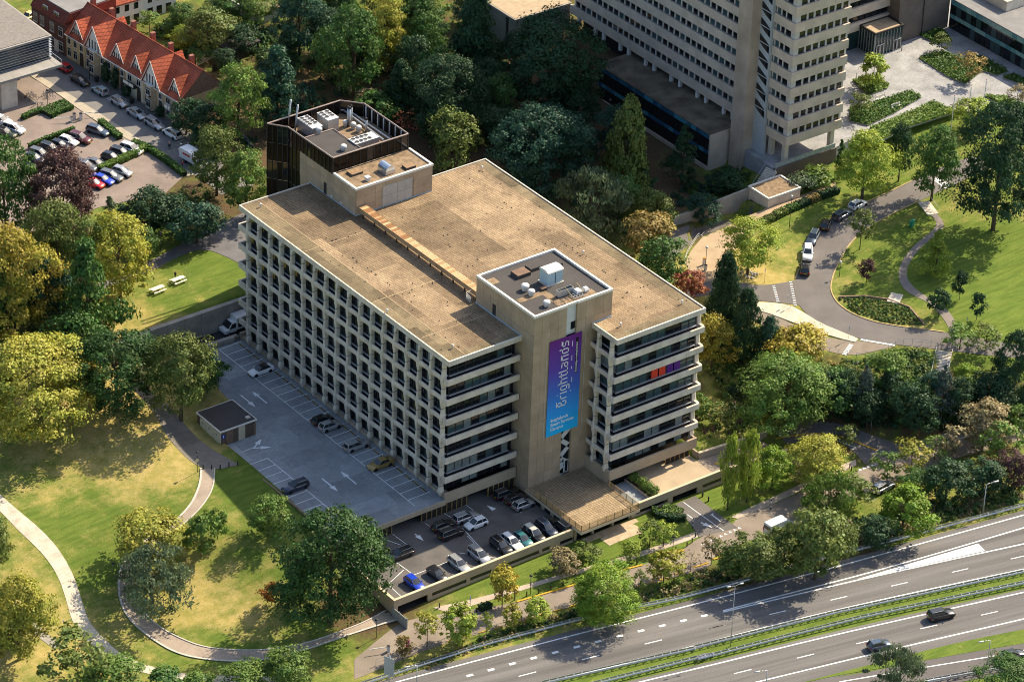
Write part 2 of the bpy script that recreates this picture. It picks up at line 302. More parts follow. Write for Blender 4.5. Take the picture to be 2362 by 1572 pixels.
def grass_mat(name='grass', attr=True):
    m = bpy.data.materials.new(name); m.use_nodes = True; t = m.node_tree; N = t.nodes; L = t.links; b = N['Principled BSDF']
    b.inputs['Roughness'].default_value = 0.95; b.inputs['Specular IOR Level'].default_value = 0.1
    g = N.new('ShaderNodeNewGeometry')
    def noise(s, d=5, r=.6):
        n = N.new('ShaderNodeTexNoise'); n.inputs['Scale'].default_value = s; n.inputs['Detail'].default_value = d; n.inputs['Roughness'].default_value = r
        L.new(g.outputs['Position'], n.inputs['Vector']); return n.outputs['Fac']
    def mix(f, a, c):
        x = N.new('ShaderNodeMix'); x.data_type = 'RGBA'
        if isinstance(f, float): x.inputs[0].default_value = f
        else: L.new(f, x.inputs[0])
        for s_, i in ((a, 6), (c, 7)):
            if isinstance(s_, tuple): x.inputs[i].default_value = (*s_, 1)
            else: L.new(s_, x.inputs[i])
        return x.outputs[2]
    def mrange(v, a, c, d=0., e=1.):
        r = N.new('ShaderNodeMapRange'); r.interpolation_type = 'SMOOTHSTEP'
        for s_, i in ((v, 0), (a, 1), (c, 2), (d, 3), (e, 4)):
            if isinstance(s_, (int, float)): r.inputs[i].default_value = s_
            else: L.new(s_, r.inputs[i])
        return r.outputs[0]
    def math_(op, a, c):
        q = N.new('ShaderNodeMath'); q.operation = op
        for s_, i in ((a, 0), (c, 1)):
            if isinstance(s_, (int, float)): q.inputs[i].default_value = s_
            else: L.new(s_, q.inputs[i])
        return q.outputs[0]
    green = mix(mrange(noise(0.35), .35, .65), (0.105,0.165,0.026), (0.17,0.215,0.04))
    green = mix(mrange(noise(5.0, 3), .3, .7), green, (0.12,0.17,0.03))
    g2 = N.new('ShaderNodeMapping'); g2.inputs['Scale'].default_value = (.22,1.6,1); g2.inputs['Rotation'].default_value = (0,0,.5); L.new(g.outputs['Position'], g2.inputs['Vector']); n9 = N.new('ShaderNodeTexNoise'); n9.inputs['Scale'].default_value = 1.0; n9.inputs['Detail'].default_value = 3; L.new(g2.outputs[0], n9.inputs['Vector'])
    green = mix(mrange(n9.outputs['Fac'], .42, .62, 0., .55), green, (0.075,0.12,0.018))
    dry = mix(mrange(noise(0.8), .35, .65), (0.47,0.36,0.14), (0.37,0.30,0.09))
    if attr:
        a = N.new('ShaderNodeAttribute'); a.attribute_name = 'wear_shade'; sp = N.new('ShaderNodeSeparateColor'); L.new(a.outputs['Color'], sp.inputs[0])
        th = math_('ADD', sp.outputs[0], math_('MULTIPLY', math_('SUBTRACT', noise(0.28, 8, .68), .5), 1.5))
        th = math_('ADD', th, math_('MULTIPLY', math_('SUBTRACT', noise(3.5, 4), .5), .55))
        c = mix(mrange(th, .2, .95), green, dry)
        eb = math_('ADD', sp.outputs[1], math_('MULTIPLY', math_('SUBTRACT', noise(0.5, 6, .65), .5), .9))
        c = mix(mrange(eb, .35, .75), c, mix(mrange(noise(2.5), .35, .65), (0.085,0.06,0.035), (0.13,0.085,0.045)))
    else: c = mix(mrange(noise(0.9), .6, .9), green, dry)
    L.new(c, b.inputs['Base Color'])
    bp = N.new('ShaderNodeBump'); bp.inputs['Strength'].default_value = 0.6; bp.inputs['Distance'].default_value = 0.12
    L.new(noise(4.5, 4), bp.inputs['Height']); L.new(bp.outputs[0], b.inputs['Normal'])
    MT[name] = m; return m
grass = grass_mat(); verge = grass_mat('verge_grass', False)
gm.materials.append(grass); struct(put('ground', gm))
# ---------------------------------------------------------------- draped sheets
def resample(P, n):
    P = np.asarray(P, float); s = np.r_[0, np.cumsum(np.linalg.norm(np.diff(P, axis=0), axis=1))]; t = np.linspace(0, s[-1], n)
    return np.stack([np.interp(t, s, P[:,i]) for i in range(P.shape[1])], 1)
def smooth_line(P, n, it=2):
    P = np.asarray(P, float)
    for _ in range(it):
        Q = [P[0]]
        for a, b in zip(P[:-1], P[1:]): Q += [a*.75+b*.25, a*.25+b*.75]
        P = np.array(Q + [P[-1]])
    return resample(P, n)
def strip_mesh(Lp, Rp, off, across=4, thick=0.0, z=None, step=0.9):
    """sheet between two world polylines, laid on the ground (or at z)"""
    ln = max(np.linalg.norm(np.diff(np.asarray(Lp)[:,:2], axis=0), axis=1).sum(), np.linalg.norm(np.diff(np.asarray(Rp)[:,:2], axis=0), axis=1).sum())
    n = max(3, int(ln/step)); A = smooth_line(np.asarray(Lp)[:,:2], n); B = smooth_line(np.asarray(Rp)[:,:2], n)
    T = np.linspace(0, 1, across+1); X = A[:,None,:]*(1-T)[None,:,None] + B[:,None,:]*T[None,:,None]
    Zh = hgt(X[...,0].ravel(), X[...,1].ravel()).reshape(X.shape[:2]) if z is None else np.broadcast_to(np.asarray(z, float).reshape(-1,1) if np.ndim(z) else np.full((n,1), z), X.shape[:2])
    Zh = Zh + off; mb = MB(); m = across+1
    vs = np.concatenate([X, Zh[...,None]], 2).reshape(-1, 3)
    fs = [(i*m+j, (i+1)*m+j, (i+1)*m+j+1, i*m+j+1) for i in range(n-1) for j in range(across)]
    # face up
    a, b, c = vs[fs[0][0]], vs[fs[0][1]], vs[fs[0][2]]
    if np.cross(b-a, c-a)[2] < 0: fs = [f[::-1] for f in fs]
    mb.add(vs, fs)
    if thick:
        for e in (0, across):
            top = vs.reshape(n, m, 3)[:, e]; bot = top - np.array([0,0,thick]); q = np.concatenate([top, bot])
            mb.add(q, [(i, i+1, n+i+1, n+i) for i in range(n-1)])
    return mb
def W2(zf, pts): return GG([zf(a, b) for a, b in pts])
def WZ(zf, pts, z): return np.array([at(*zf(a, b), z) for a, b in pts])
def road(name, mat, zf, Lp, Rp, off=0.05, across=5, thick=0.25, kind=True, parent=None):
    o = strip_mesh(W2(zf, Lp), W2(zf, Rp), off, across, thick).build(name, mat, parent)
    if kind and parent is None: struct(o)
    return o
def line_mb(pts, w, zoff=0.0, z=None, step=0.9, h=0.0):
    """flat painted line / low kerb along a world polyline"""
    P = np.asarray(pts, float)[:,:2]; ln = np.linalg.norm(np.diff(P, axis=0), axis=1).sum(); n = max(2, int(ln/step)+1); P = smooth_line(P, n) if len(P) > 2 else resample(P, n)
    d = np.gradient(P, axis=0); d /= np.linalg.norm(d, axis=1)[:,None]; nrm = np.stack([-d[:,1], d[:,0]], 1)*w/2
    A, B = P+nrm, P-nrm; Zc = (hgt(P[:,0], P[:,1]) if z is None else np.full(n, z) if np.ndim(z) == 0 else np.interp(np.linspace(0,1,n), np.linspace(0,1,len(z)), z)) + zoff; mb = MB()
    va = np.c_[A, Zc]; vb = np.c_[B, Zc]
    if h:
        t = np.array([0,0,h]); V = np.concatenate([va+t, vb+t, va, vb])
        mb.add(V, [(i, n+i, n+i+1, i+1) for i in range(n-1)] + [(i, i+1, 2*n+i+1, 2*n+i) for i in range(n-1)] + [(n+i+1, n+i, 3*n+i, 3*n+i+1) for i in range(n-1)] + [(0, 2*n, 3*n, n), (n-1, 2*n-1, 4*n-1, 3*n-1)])
    else: mb.add(np.concatenate([va, vb]), [(i, n+i, n+i+1, i+1) for i in range(n-1)])
    return mb
def flat_poly(pts, z): mb = MB(); mb.prism([tuple(p[:2]) for p in pts], z-0.12, z); return mb
# ================================================================ main office building
BAND = [(22.76-3.69*k, 21.64-3.69*k) for k in range(6)]
JOINT = [24.32-3.705*k for k in range(7)]
HB = thing('office_building', 'seven storey concrete office block with tan tiled roof and hourglass columns', 'building', (22, 22, -2.66))
HB['_base'] = (22.0, 22.0, -2.66)
def part(mb, name, mat, parent=HB, smooth=False):
    if '_base' not in parent: parent['_base'] = HB['_base']
    o = mb.build(name, mat, parent, smooth); o['_base'] = parent['_base']; return o
Rf = [(.46,0),(15.2,0),(15.2,-2.6),(26.7,-2.6),(26.7,-9.64),(45,-9.64),(45,50.65),(30.4,50.65),(30.4,60.28),(.46,60.28)]
roof = part(MB().prism(Rf, 25.36, 26.12, 0, 1), 'roof', [concrete, roof_tile])
for (x0,y0,x1,y1) in [(.46,0,.72,60.28),(.72,0,14.96,.26),(26.7,-9.64,26.96,-2.99),(26.96,-9.64,45,-9.38),(44.74,-9.38,45,50.65),(30.7,50.39,44.74,50.65),(.72,60.02,14.96,60.28)]:
    part(MB().box(x0+.01,y0+.01,26.0,x1-.01,y1-.01,26.3), 'roof_kerb', coping if y1-y0 < 1 and y0 < 0.1 else concrete, roof)
for b in [(.74,.3,4.05,59.9),(4.05,.3,14.9,1.9),(26.98,-9.35,44.7,-7.4),(42.6,-7.4,44.7,50.3)]: part(MB().box(b[0],b[1],26.1,b[2],b[3],26.132), 'roof_border', mossy_tile, roof)
# roof seams and little drain dots
for ys in (22.0, 41.5, 8.6): part(MB().box(1.2,ys-.05,26.12,14.4,ys+.05,26.15), 'roof_seam', pm('seam',(0.50,0.37,0.22),.9), roof)
part(MB().box(4.05,.8,26.12,4.15,59,26.15), 'roof_seam', MT['seam'], roof)
dm = MB().tube((0,0,0),(0,0,.12),.09,.09,6).mesh('roof_anchor', dark_m)
for i in range(120):
    if i % 2: x, y = random.choice([(6.5+random.uniform(-.2,.2), random.uniform(2,45)), (random.uniform(2,13), random.choice([21.6,41.9,8.2])), (38.5, random.uniform(-7,48)), (random.uniform(31.5,43), random.choice([1.5,18,35]))])
    else: x, y = random.choice([(random.uniform(32,44), random.uniform(-8,49)), (random.uniform(1,14), random.uniform(1,44)), (random.uniform(20,30), random.uniform(15,44))])
    put('roof_anchor', dm, roof, (x-22, y-22, 26.12+2.66))
# inner block: dark glazed core behind the windows + floor slabs
core = MB().box(1.9,1.95,1.0,18.6,58.4,25.34).box(28.3,-7.7,1.0,43.5,48.8,25.34).box(14,2,-2.6,31,50,25.3)
part(core, 'core_wall', pm('inner_wall', (0.02,0.02,0.022), .8))
for zt, zb in BAND:
    part(MB().box(.62,.25,zb+.05,14.9,60.0,zb+.28), 'floor_slab', concrete_b)
    part(MB().box(26.86,-9.4,zb+.05,44.8,50.4,zb+.28), 'floor_slab', concrete_b)
sill = pm('window_sill', (0.40,0.40,0.39), .5, .1)
# ---- hourglass columns
def column_mb(sx=1):
    mb = MB(); secs = []; rng = []
    def sec(z, hw, xf):
        p = [(.95,-hw),(xf+.16,-hw),(xf,-hw*.5),(xf,hw*.5),(xf+.16,hw),(.95,hw)]
        return [(sx*x, y, z) for x, y in (p if sx > 0 else p[::-1])]
    lev = [(25.36,.42,.30),(25.0,.32,.24)]
    for k in range(7):
        z = JOINT[k]; lev += [(z,.165,.20),(z-.9,.20,.14),(z-1.56,.28,.05),(z-2.15,.34,0.0),(z-2.68,.28,.05)] if k < 6 else [(z,.175,.20),(z-.75,.36,.02),(z-1.1,.36,.05),(z-1.95,.14,.42)]
    mb.loft([sec(*l) for l in lev], 0)
    for k in range(7): mb.loft([sec(JOINT[k]+.06,.19,.175), sec(JOINT[k]-.03,.19,.175)], 1)
    return mb
jm = pm('column_joint', (0.12,0.115,0.10), .9)
cmesh = column_mb().mesh('column', [concrete, jm]); cmesh_r = column_mb(-1).mesh('column', [concrete, jm])
for i in range(18): put('column', cmesh, HB, (-22, 1.4+3.3*i-22, 2.66))
for i in range(3): put('column', cmesh, HB, (26.3-22, -8.15+3.3*i-22, 2.66))
for i in range(17): put('column', cmesh_r, HB, (45.4-22, -8.15+3.3*i-22, 2.66))
# ---- spandrels (concave balcony fronts) between the columns
def spandrel_mesh(hl):
    mb = MB(); secs = []
    for t, d in ((-1,0.0),(-.62,.06),(0,.10),(.62,.06),(1,0.0)):
        xf = .22+d; secs.append([(.55,t*hl,0),(xf+.12,t*hl,0),(xf,t*hl,-.10),(xf+.03,t*hl,-.62),(xf+.22,t*hl,-1.12+d),(.72,t*hl,-1.12+d),(.72,t*hl,-.2)])
    return mb.loft(secs).mesh('spandrel', concrete)
spm = spandrel_mesh(1.36)
pan_w = MB().box(0,-1.45,0,.03,1.45,2.05).mesh('window_pane', dglass)
GL = [dglass]*8+[tglass]*8+[blind]*3+[refl_glass]
pane_meshes = {m.name: MB().box(0,-1.5,0,.03,1.5,1).mesh('window_pane', m) for m in (dglass, tglass, blind, refl_glass)}
def pane_yz(x, yc, w, z0, z1, m):           # pane facing -x
    o = put('window_pane', pane_meshes[m.name], HB, (x-22, yc-22, z0+2.66)); o.scale = (1, w/3.0, z1-z0); return o
for k in range(6):
    zt, zb = BAND[k]
    for i in range(17): put('spandrel', spm, HB, (-22, 1.4+3.3*(i+.5)-22, zt+2.66))
    put('spandrel', spm, HB, (26.3-22, -6.5-22, zt+2.66)); put('spandrel', spm, HB, (26.3-22, -3.2-22, zt+2.66))
random.seed(3)
for k in range(7):
    zt, zb = BAND[k] if k < 6 else (0.62, 0.0); ztop = 25.32 if k == 0 else BAND[k-1][1]+.05
    xs = 1.32
    for i in range(-1, 18):
        y0 = 1.3 if i < 0 else 1.4+3.3*i+.02; y1 = (1.4 if i < 0 else 59.0 if i == 17 else 1.4+3.3*(i+1)-.02)
        if i < 0: continue
        m = random.choice(GL)
        if k < 3 and i > 10 and random.random() < .45: m = refl_glass  # upper far bays: yellow-green reflection painted through the pane colour
        yc = (y0+y1)/2; w = y1-y0
        pane_yz(xs, yc-w*.16, w*.62, zt+.1, ztop, m); pane_yz(xs, yc+w*.34, w*.30, zt+.1, ztop, dglass)
    part(MB().box(xs-.22,1.32,zt-.06,xs+.05,59,zt+.1), 'window_sill', sill)
    part(MB().box(xs+.02,1.3,zb+.25,xs+.2,59,zt-.06), 'window_apron', pm('apron',(0.03,0.032,0.036),.6))
    # right wing, inner side
    for i, (a, b) in enumerate([(-8.2,-5.0),(-4.9,-3.0)]):
        pane_yz(28.0, (a+b)/2, b-a, zt+.1, ztop, random.choice(GL))
    part(MB().box(27.75,-8.2,zt-.06,28.05,-3.0,zt+.1), 'window_sill', sill)
    part(MB().box(28.02,-8.2,zb+.25,28.2,-3.0,zt-.06), 'window_apron', MT['apron'])
base = part(MB().box(.75,0.3,-.55,1.9,60.2,.62), 'plinth', beige)
# ---- ribbon-window fronts (towards the motorway) with balcony bands
def front(x0, x1, yf, xw0, nb, mull, tagc, solid_r):
    yw = yf+1.3
    for k in range(7):
        zt, zb = BAND[k] if k < 6 else (1.25, -.6); ztop = 25.34 if k == 0 else BAND[k-1][1]+.05
        if k < 6:
            # band with a bevelled top lip
            prof = [(yf,zb+.08),(yf,zt-.06),(yf+.07,zt),(yf+.30,zt),(yf+.30,zb+.3),(yf+.9,zb+.28),(yf+.9,zb)]
            part(MB().loft([[(x0-.14,y,z) for y,z in prof],[(x1,y,z) for y,z in prof]]), 'balcony_band', concrete)
            part(MB().box(x0-.12,yf+.30,zb+.02,x0+.16,yf+1.25,zt-.03), 'balcony_return', concrete)
            if solid_r: part(MB().box(x1-.3,yf+.30,zb+.02,x1-.02,yf+1.6,zt-.02), 'balcony_return', concrete)
            part(MB().box(x0+.2,yf+.32,zb+.28,x1-.32,yw+.02,zb+.34), 'balcony_floor', pm('balcony_floor',(0.30,0.21,0.13),.9))
        else:
            part(MB().box(x0,yf,zb,x1,yf+.35,zt), 'base_band', beige)
        if k < 6:
            part(MB().box(xw0-.1,yw-.28,zt-.10,x1-.9,yw+.02,zt+.02), 'window_sill', sill)
            part(MB().box(xw0,yw,zb+.3,x1-.9,yw+.1,zt-.1), 'window_apron', MT['apron'])
        for i in range(nb):
            a = xw0+mull*i; b = min(a+mull, x1-.9)
            r = random.random(); m = blind if (k >= 5 and r < .4) or r < .06 else tglass if r < .45 else dglass
            part(MB().box(a+.05,yw+.04,zt+.02,b-.05,yw+.07,ztop), 'window_pane', m)
            part(MB().box(a-.06,yw-.03,zt-.1,a+.06,yw+.1,ztop), 'mullion', dark_m)
    part(MB().box(x1-.95,yw-.02,1.3,x1-.85,yw+.1,25.3), 'mullion', dark_m)
random.seed(11)
front(.46, 14.75, 0.0, 1.55, 8, 1.56, 'l', False)
front(26.7, 45.0, -9.64, 27.9, 10, 1.64, 'r', True)
for x in (27.2,): pass
# posters in one window row
for a, c in ((35.3,(0.75,0.06,0.03)),(36.9,(0.75,0.06,0.03)),(38.5,(0.10,0.02,0.22)),(40.0,(0.10,0.02,0.22))):
    part(MB().box(a,-8.42,15.35+.1,a+1.3,-8.38,17.6), 'window_poster', pm('poster_%d' % int(c[0]*100), c, .5, 0, 1, 0))
# back end (towards the lawn): balcony bands and glass
for zt, zb in BAND:
    part(MB().box(.34,59.98,zb,30.2,60.28,zt), 'balcony_band', concrete); part(MB().box(.34,58.2,zb+.02,.62,59.98,zt-.02), 'balcony_return', concrete)
part(MB().box(1.7,58.6,0.6,30,58.9,25.3), 'rear_glazing', dglass)
part(MB().box(.5,59.9,-.5,30.2,60.25,1.2), 'base_band', beige)
# side towards the wood (right wing)
for zt, zb in BAND: part(MB().box(44.9,-9.3,zb,45.2,50.4,zt), 'balcony_band', concrete)
part(MB().box(43.5,-7.6,0.6,43.8,48.6,25.3), 'side_glazing', dglass)
part(MB().box(44.6,-9.2,-.6,44.95,50.4,1.25), 'base_band', beige)
part(MB().box(26.55,-9.6,-2.7,26.9,-3.0,1.2), 'base_band', beige)
# ---- stair tower with panel cladding, slit window
TX0, TX1, TY0, TY1, TZ = 14.96, 30.70, -2.99, 12.57, 31.32
part(MB().box(TX0+.1,TY0+.12,-2.66,21.5,TY1,TZ-.45).box(23.55,TY0+.12,-2.66,TX1-.1,TY1,TZ-.45).box(21.5,TY0+.55,-2.66,23.55,TY1,TZ-.45), 'tower_wall', [tower_con])
def panels(axis, fixed, a0, a1, na, z0, z1, nz, skip=None, mat=tower_con, th=.11, gap=.035):
    da, dz = (a1-a0)/na, (z1-z0)/nz
    for i in range(na):
        for j in range(nz):
            A, B = a0+i*da+gap/2, a0+(i+1)*da-gap/2; C, D = z0+j*dz+gap/2, z0+(j+1)*dz-gap/2
            if skip and skip((A+B)/2, (C+D)/2): continue
            t = th + random.uniform(-.006,.006)
            part(MB().box(fixed,A,C,fixed+t,B,D) if axis == 'x' else MB().box(A,fixed,C,B,fixed+t,D), 'cladding_panel', mat)
tp = [pm('brown_concrete_%s' % s, tuple(c*f for c in (0.41,0.312,0.21)), .9, .13, .45, .1, 14, .25) for s, f in (('pale',1.05),('mid',.99),('dark',.94))]
class PM_:
    pass
def rpanels(*a, **k):
    na = a
    axis, fixed, a0, a1, n, z0, z1, nz = a
    da, dz = (a1-a0)/n, (z1-z0)/nz; gap = .03
    for i in range(n):
        for j in range(nz):
            A, B = a0+i*da+gap/2, a0+(i+1)*da-gap/2; C, D = z0+j*dz+gap/2, z0+(j+1)*dz-gap/2
            if k.get('skip') and k['skip']((A+B)/2, (C+D)/2): continue
            t = .11+random.uniform(-.005,.005)
            part(MB().box(fixed+.11-t,A,C,fixed+.13,B,D) if axis == 'x' else MB().box(A,fixed+.11-t,C,B,fixed+.13,D), 'cladding_panel', random.choice(tp))
random.seed(5)
rpanels('y', TY0, TX0, 21.5, 4, -2.66, TZ-.4, 10)
rpanels('y', TY0, 23.55, TX1, 4, -2.66, TZ-.4, 10)
rpanels('x', TX0, TY0+.14, TY1, 8, -2.66, TZ-.4, 10)
for (x0,y0,x1,y1) in [(TX0-.06,TY0-.06,TX0+.34,TY1+.06),(TX0+.34,TY0-.06,21.5,TY0+.34),(23.55,TY0-.06,TX1-.34,TY0+.34),(21.5,TY0+.04,23.55,TY0+.38),(TX1-.34,TY0-.06,TX1+.06,TY1+.06),(TX0+.34,TY1-.34,TX1-.34,TY1+.06)]:
    part(MB().box(x0,y0,TZ-.42,x1,y1,TZ), 'tower_coping', coping)
part(MB().box(TX0+.34,TY0+.38,TZ-.5,TX1-.34,TY1-.34,TZ-.40), 'tower_roof', felt)
part(MB().box(TX1-.1,TY0+.14,-2.66,TX1-.001,TY1,TZ-.43), 'tower_wall', tower_con)
for (x0,y0,x1,y1) in [(16,2.2,21.6,3.4),(20.4,-1.9,21.8,2.2),(22,-2.3,28.2,-.6),(15.6,9.2,17.2,11)]:
    part(MB().box(x0,y0,TZ-.42,x1,y1,TZ-.37), 'gravel_strip', pm('roof_gravel',(0.24,0.17,0.105),.95,.35,1.2,.2))
# slit: dark glass with white zig-zag stair panels
part(MB().box(21.5,TY0+.44,-1.2,23.55,TY0+.5,TZ-.5), 'slit_glass', dglass)
zz = TY0+.36
def zpan(pts): part(MB().loft([[(x,zz,z) for x,z in pts],[(x,zz+.09,z) for x,z in pts]]), 'stair_panel', pm('white_panel',(0.62,0.63,0.61),.6,.05))
zpan([(21.5,27.6),(23.55,27.6),(23.55,30.8),(21.5,30.8)]); zpan([(21.5,25.2),(22.6,25.6),(22.6,27.58),(21.5,27.58)]); zpan([(22.62,25.6),(23.5,25.9),(23.5,26.2),(22.62,26.0)])
z = 7.6; side = 0
for i in range(5):
    zb_ = z-1.75
    if i % 2 == 0: zpan([(21.5,zb_-.9),(23.55,zb_+.9),(23.55,zb_+1.9),(21.5,zb_+.3)])
    else: zpan([(21.5,zb_+.95),(23.55,zb_-.8),(23.55,zb_+.25),(21.5,zb_+1.95)])
    z = zb_
zpan([(21.5,-1.2),(22.5,-1.2),(22.5,1.6),(21.5,.6)]); part(MB().box(22.62,TY0+.3,-1.15,23.45,TY0+.42,1.2), 'tower_door', white_m); part(MB().box(22.75,TY0+.28,-1.0,23.32,TY0+.3,1.05), 'door_pane', dglass)
part(MB().box(TX0-.02,7.2,26.14,TX0+.05,8.1,28.3), 'roof_door', dark_m)
flash = pm('blue_grey_flashing', (0.35,0.45,0.52), .4, .05)
for b in [(26.96,-3.1,26.12,30.7,-2.99,26.32),(14.85,0.3,26.12,14.96,12.6,26.3),(14.86,46.6,26.12,14.97,60.0,26.3),(14.97,46.55,26.12,30.7,46.66,26.3)]: part(MB().box(*b), 'flashing', flash)
# ---- service block (rear) and its dark glass plant enclosure
part(MB().box(14.97,46.7,26.0,30.7,63.4,31.0), 'service_block', tower_con)
part(MB().box(14.97,60.3,-2.0,30.7,63.4,26.0), 'service_block', tower_con)
rpanels('x', 14.87, 46.7, 63.3, 8, 26.3, 30.9, 3)
rpanels('y', 46.59, 15.0, 30.7, 8, 26.3, 30.9, 3, skip=lambda a, c: 20.4 < a < 26.6 and c < 30)
for (x0,y0,x1,y1) in [(14.85,46.55,15.25,53.4),(15.25,46.55,30.45,46.95),(30.45,46.55,30.85,53.4)]: part(MB().box(x0,y0,30.95,x1,y1,31.34), 'block_coping', coping)
part(MB().box(15.25,46.95,30.9,30.45,53.4,31.1), 'block_roof', pm('roof_gravel',(0.36,0.24,0.13)))
lp = pm('louvre_panel', (0.42,0.40,0.36), .55, .1, 1.2, .06)
for i in range(4):
    for j in range(2): part(MB().box(20.3+1.55*i+.02,46.50,26.3+1.9*j+.02,20.3+1.55*(i+1)-.02,46.62,26.3+1.9*(j+1)-.02), 'louvre_panel', lp)
part(MB().box(14.83,55.2,26.2,14.9,56.0,28.4), 'service_door', dark_m)
for y in (53.4, 50.6): part(MB().box(14.8,y,26.5,14.9,y+.5,26.9), 'vent_grille', white_m)
EP = [(14.97,53.6),(30.5,53.6),(30.5,66.7),(27.7,69.9),(12.5,69.75),(14.8,66.8)]; ET = 33.95
plant_floor = 31.6
part(MB().prism([(15.1,53.8),(30.3,53.8),(30.3,66.5),(27.6,69.6),(13.2,69.5),(15.0,66.5)], plant_floor-.4, plant_floor), 'plant_deck', MT['roof_gravel'])
def glaze(p, q, z0, z1, n, rows, name='curtain_pane'):
    p = np.array(p); q = np.array(q); d = (q-p)/n; L = np.linalg.norm(d); rz = math.atan2(d[1], d[0])
    for i in range(n):
        for j in range(rows):
            c = p + d*(i+.5); hz = (z1-z0)/rows
            part(MB().obox((c[0],c[1],z0+hz*j+.03), L-.1, .05, hz-.06, rz), name, random.choice([bronze,bronze,dglass]))
    for i in range(n+1):
        c = p + d*i; part(MB().obox((c[0],c[1],z0), .11, .26, z1-z0+.05, rz), 'curtain_mullion', dark_m)
random.seed(8)
glaze(EP[0], EP[1], 31.2, ET, 11, 1); glaze((14.97,63.4), EP[0], 30.9, ET, 9, 1)
glaze(EP[1], EP[2], 29.0, ET, 8, 1); glaze(EP[2], EP[3], 29, ET, 2, 1); glaze(EP[3], EP[4], 31, ET, 10, 1)
glaze(EP[4], EP[5], -1, ET, 4, 10); glaze((14.9,66.8), (14.97,63.4), -1, ET, 3, 10)
loop = EP + [EP[0]]
for a, b in zip(loop[:-1], loop[1:]): part(MB().tube((a[0],a[1],ET+.06),(b[0],b[1],ET+.06),.13,.13,6), 'enclosure_rail', pm('pinkish_rail',(0.36,0.28,0.24),.5))
part(MB().tube((21.3,53.8,33.6),(21.3,62.7,33.6),.1,.1,6), 'enclosure_rail', MT['pinkish_rail']); part(MB().tube((15.0,62.7,33.6),(21.3,62.7,33.6),.1,.1,6), 'enclosure_rail', MT['pinkish_rail'])
part(MB().box(15.2,54.0,31.6,21.2,62.6,33.5), 'plant_room', felt)
for i in range(7): part(MB().box(30.25,55.2+1.75*i,plant_floor,30.4,55.4+1.75*i,ET), 'enclosure_stud', white_m)
for y in (60.5,): pass
# ================================================================ things on the roofs
def chiller(x, y, z, L, Wd, hh, nx_, ny_, rz, label):
    t = thing('rooftop_chiller', label, 'chiller', (x,y,z), rz, 'chillers on the plant roof')
    MB().box(-L/2,-Wd/2,.35,L/2,Wd/2,hh).build('casing', alu, t, local=True)
    MB().box(-L/2-.03,-Wd/2-.03,hh,L/2+.03,Wd/2+.03,hh+.08).build('top_panel', white_m, t, local=True)
    for sx in (-1,1): MB().box(sx*L/2-.3*(sx>0),-Wd/2,0,sx*L/2+.3*(sx<0),Wd/2,.35).build('skid', alu, t, local=True)
    for i in range(nx_):
        for j in range(ny_):
            cx, cy = -L/2+ (i+.5)*L*.72/nx_+.15, -Wd/2+(j+.5)*Wd/ny_
            f = MB().lathe((cx,cy,hh+.08),[(.47,0),(.47,.1),(.40,.1),(.40,.02)],12).build('fan_ring', white_m, t, local=True)
            MB().tube((cx,cy,hh+.085),(cx,cy,hh+.11),.39,.39,12).build('fan', dark_m, t, local=True)
P_ = lambda a, b, z: at(*Y8(a, b), z)
p = P_(610,300,34); chiller(p[0],p[1],plant_floor,4.6,2.1,2.4,4,2,R_(-90),'long aluminium chiller with eight fans at the left of the plant roof')
p = P_(850,210,34); chiller(p[0],p[1],plant_floor,3.4,2.2,2.4,3,2,R_(-90),'short aluminium chiller with six fans behind the vent pipes')
p = P_(1330,510,33.8); chiller(p[0],p[1],plant_floor,4.8,2.3,2.1,4,2,0,'aluminium chiller with eight fans nearest the enclosure railing')
def fan(x, y, z, r, hh, label, cat='roof fan', group='round roof fans'):
    t = thing('roof_fan', label, cat, (x,y,z), 0, group)
    MB().lathe((0,0,0),[(r*.8,0),(r*.8,hh*.45)],12).build('base', white_m, t, True, True)
    MB().lathe((0,0,hh*.4),[(r,0),(r,hh*.45),(r*.8,hh*.6),(0.05,hh*.62)],14).build('cowl', white_m, t, True, True)
for (a,b,zz_,r,hh,lb) in [(730,440,33.5,.55,1.0,'white mushroom fan at the rear of the black felt plant roof'),(1060,675,33.5,.55,1.0,'white mushroom fan at the front of the black felt plant roof'),(1190,390,plant_floor,.5,1.2,'left of two white hooded exhausts beside the front chiller'),(1262,432,plant_floor,.5,1.2,'right of two white hooded exhausts beside the front chiller'),(1080,355,plant_floor,.42,1.1,'grey drum exhaust below the three flue pipes')]:
    p = P_(a,b,zz_); fan(p[0],p[1],zz_,r,hh,lb)
for i, (a,b,lb) in enumerate([(1120,350,'leftmost of three tall flue pipes on the plant roof'),(1140,360,'middle of three tall flue pipes on the plant roof'),(1162,335,'rightmost of three tall flue pipes on the plant roof'),(1362,430,'single flue pipe behind the front chiller')]):
    p = P_(a,b,plant_floor); t = thing('flue_pipe', lb, 'flue', (p[0],p[1],plant_floor), 0, 'flue pipes on the plant roof')
    MB().tube((0,0,0),(0,0,3.4 if i < 3 else 2.3),.2,.2,10).build('pipe', alu, t, True, True); h_ = 3.4 if i < 3 else 2.3
    MB().lathe((0,0,h_),[(.22,0),(.2,.35),(.1,.45)],10).build('cap', dark_m, t, True, True)
for a, b, a2, b2, lb in [(310,330,362,70,'tall grey leaning exhaust pipe at the left corner of the plant roof'),(405,400,452,135,'shorter grey leaning exhaust pipe beside the left chiller')]:
    p = P_(a,b,32.5); MB().tube((p[0],p[1],plant_floor),(p[0]+.5,p[1]-.2,37.2),.16,.16,8).solo('exhaust_pipe', alu, lb, 'pipe', smooth=True)
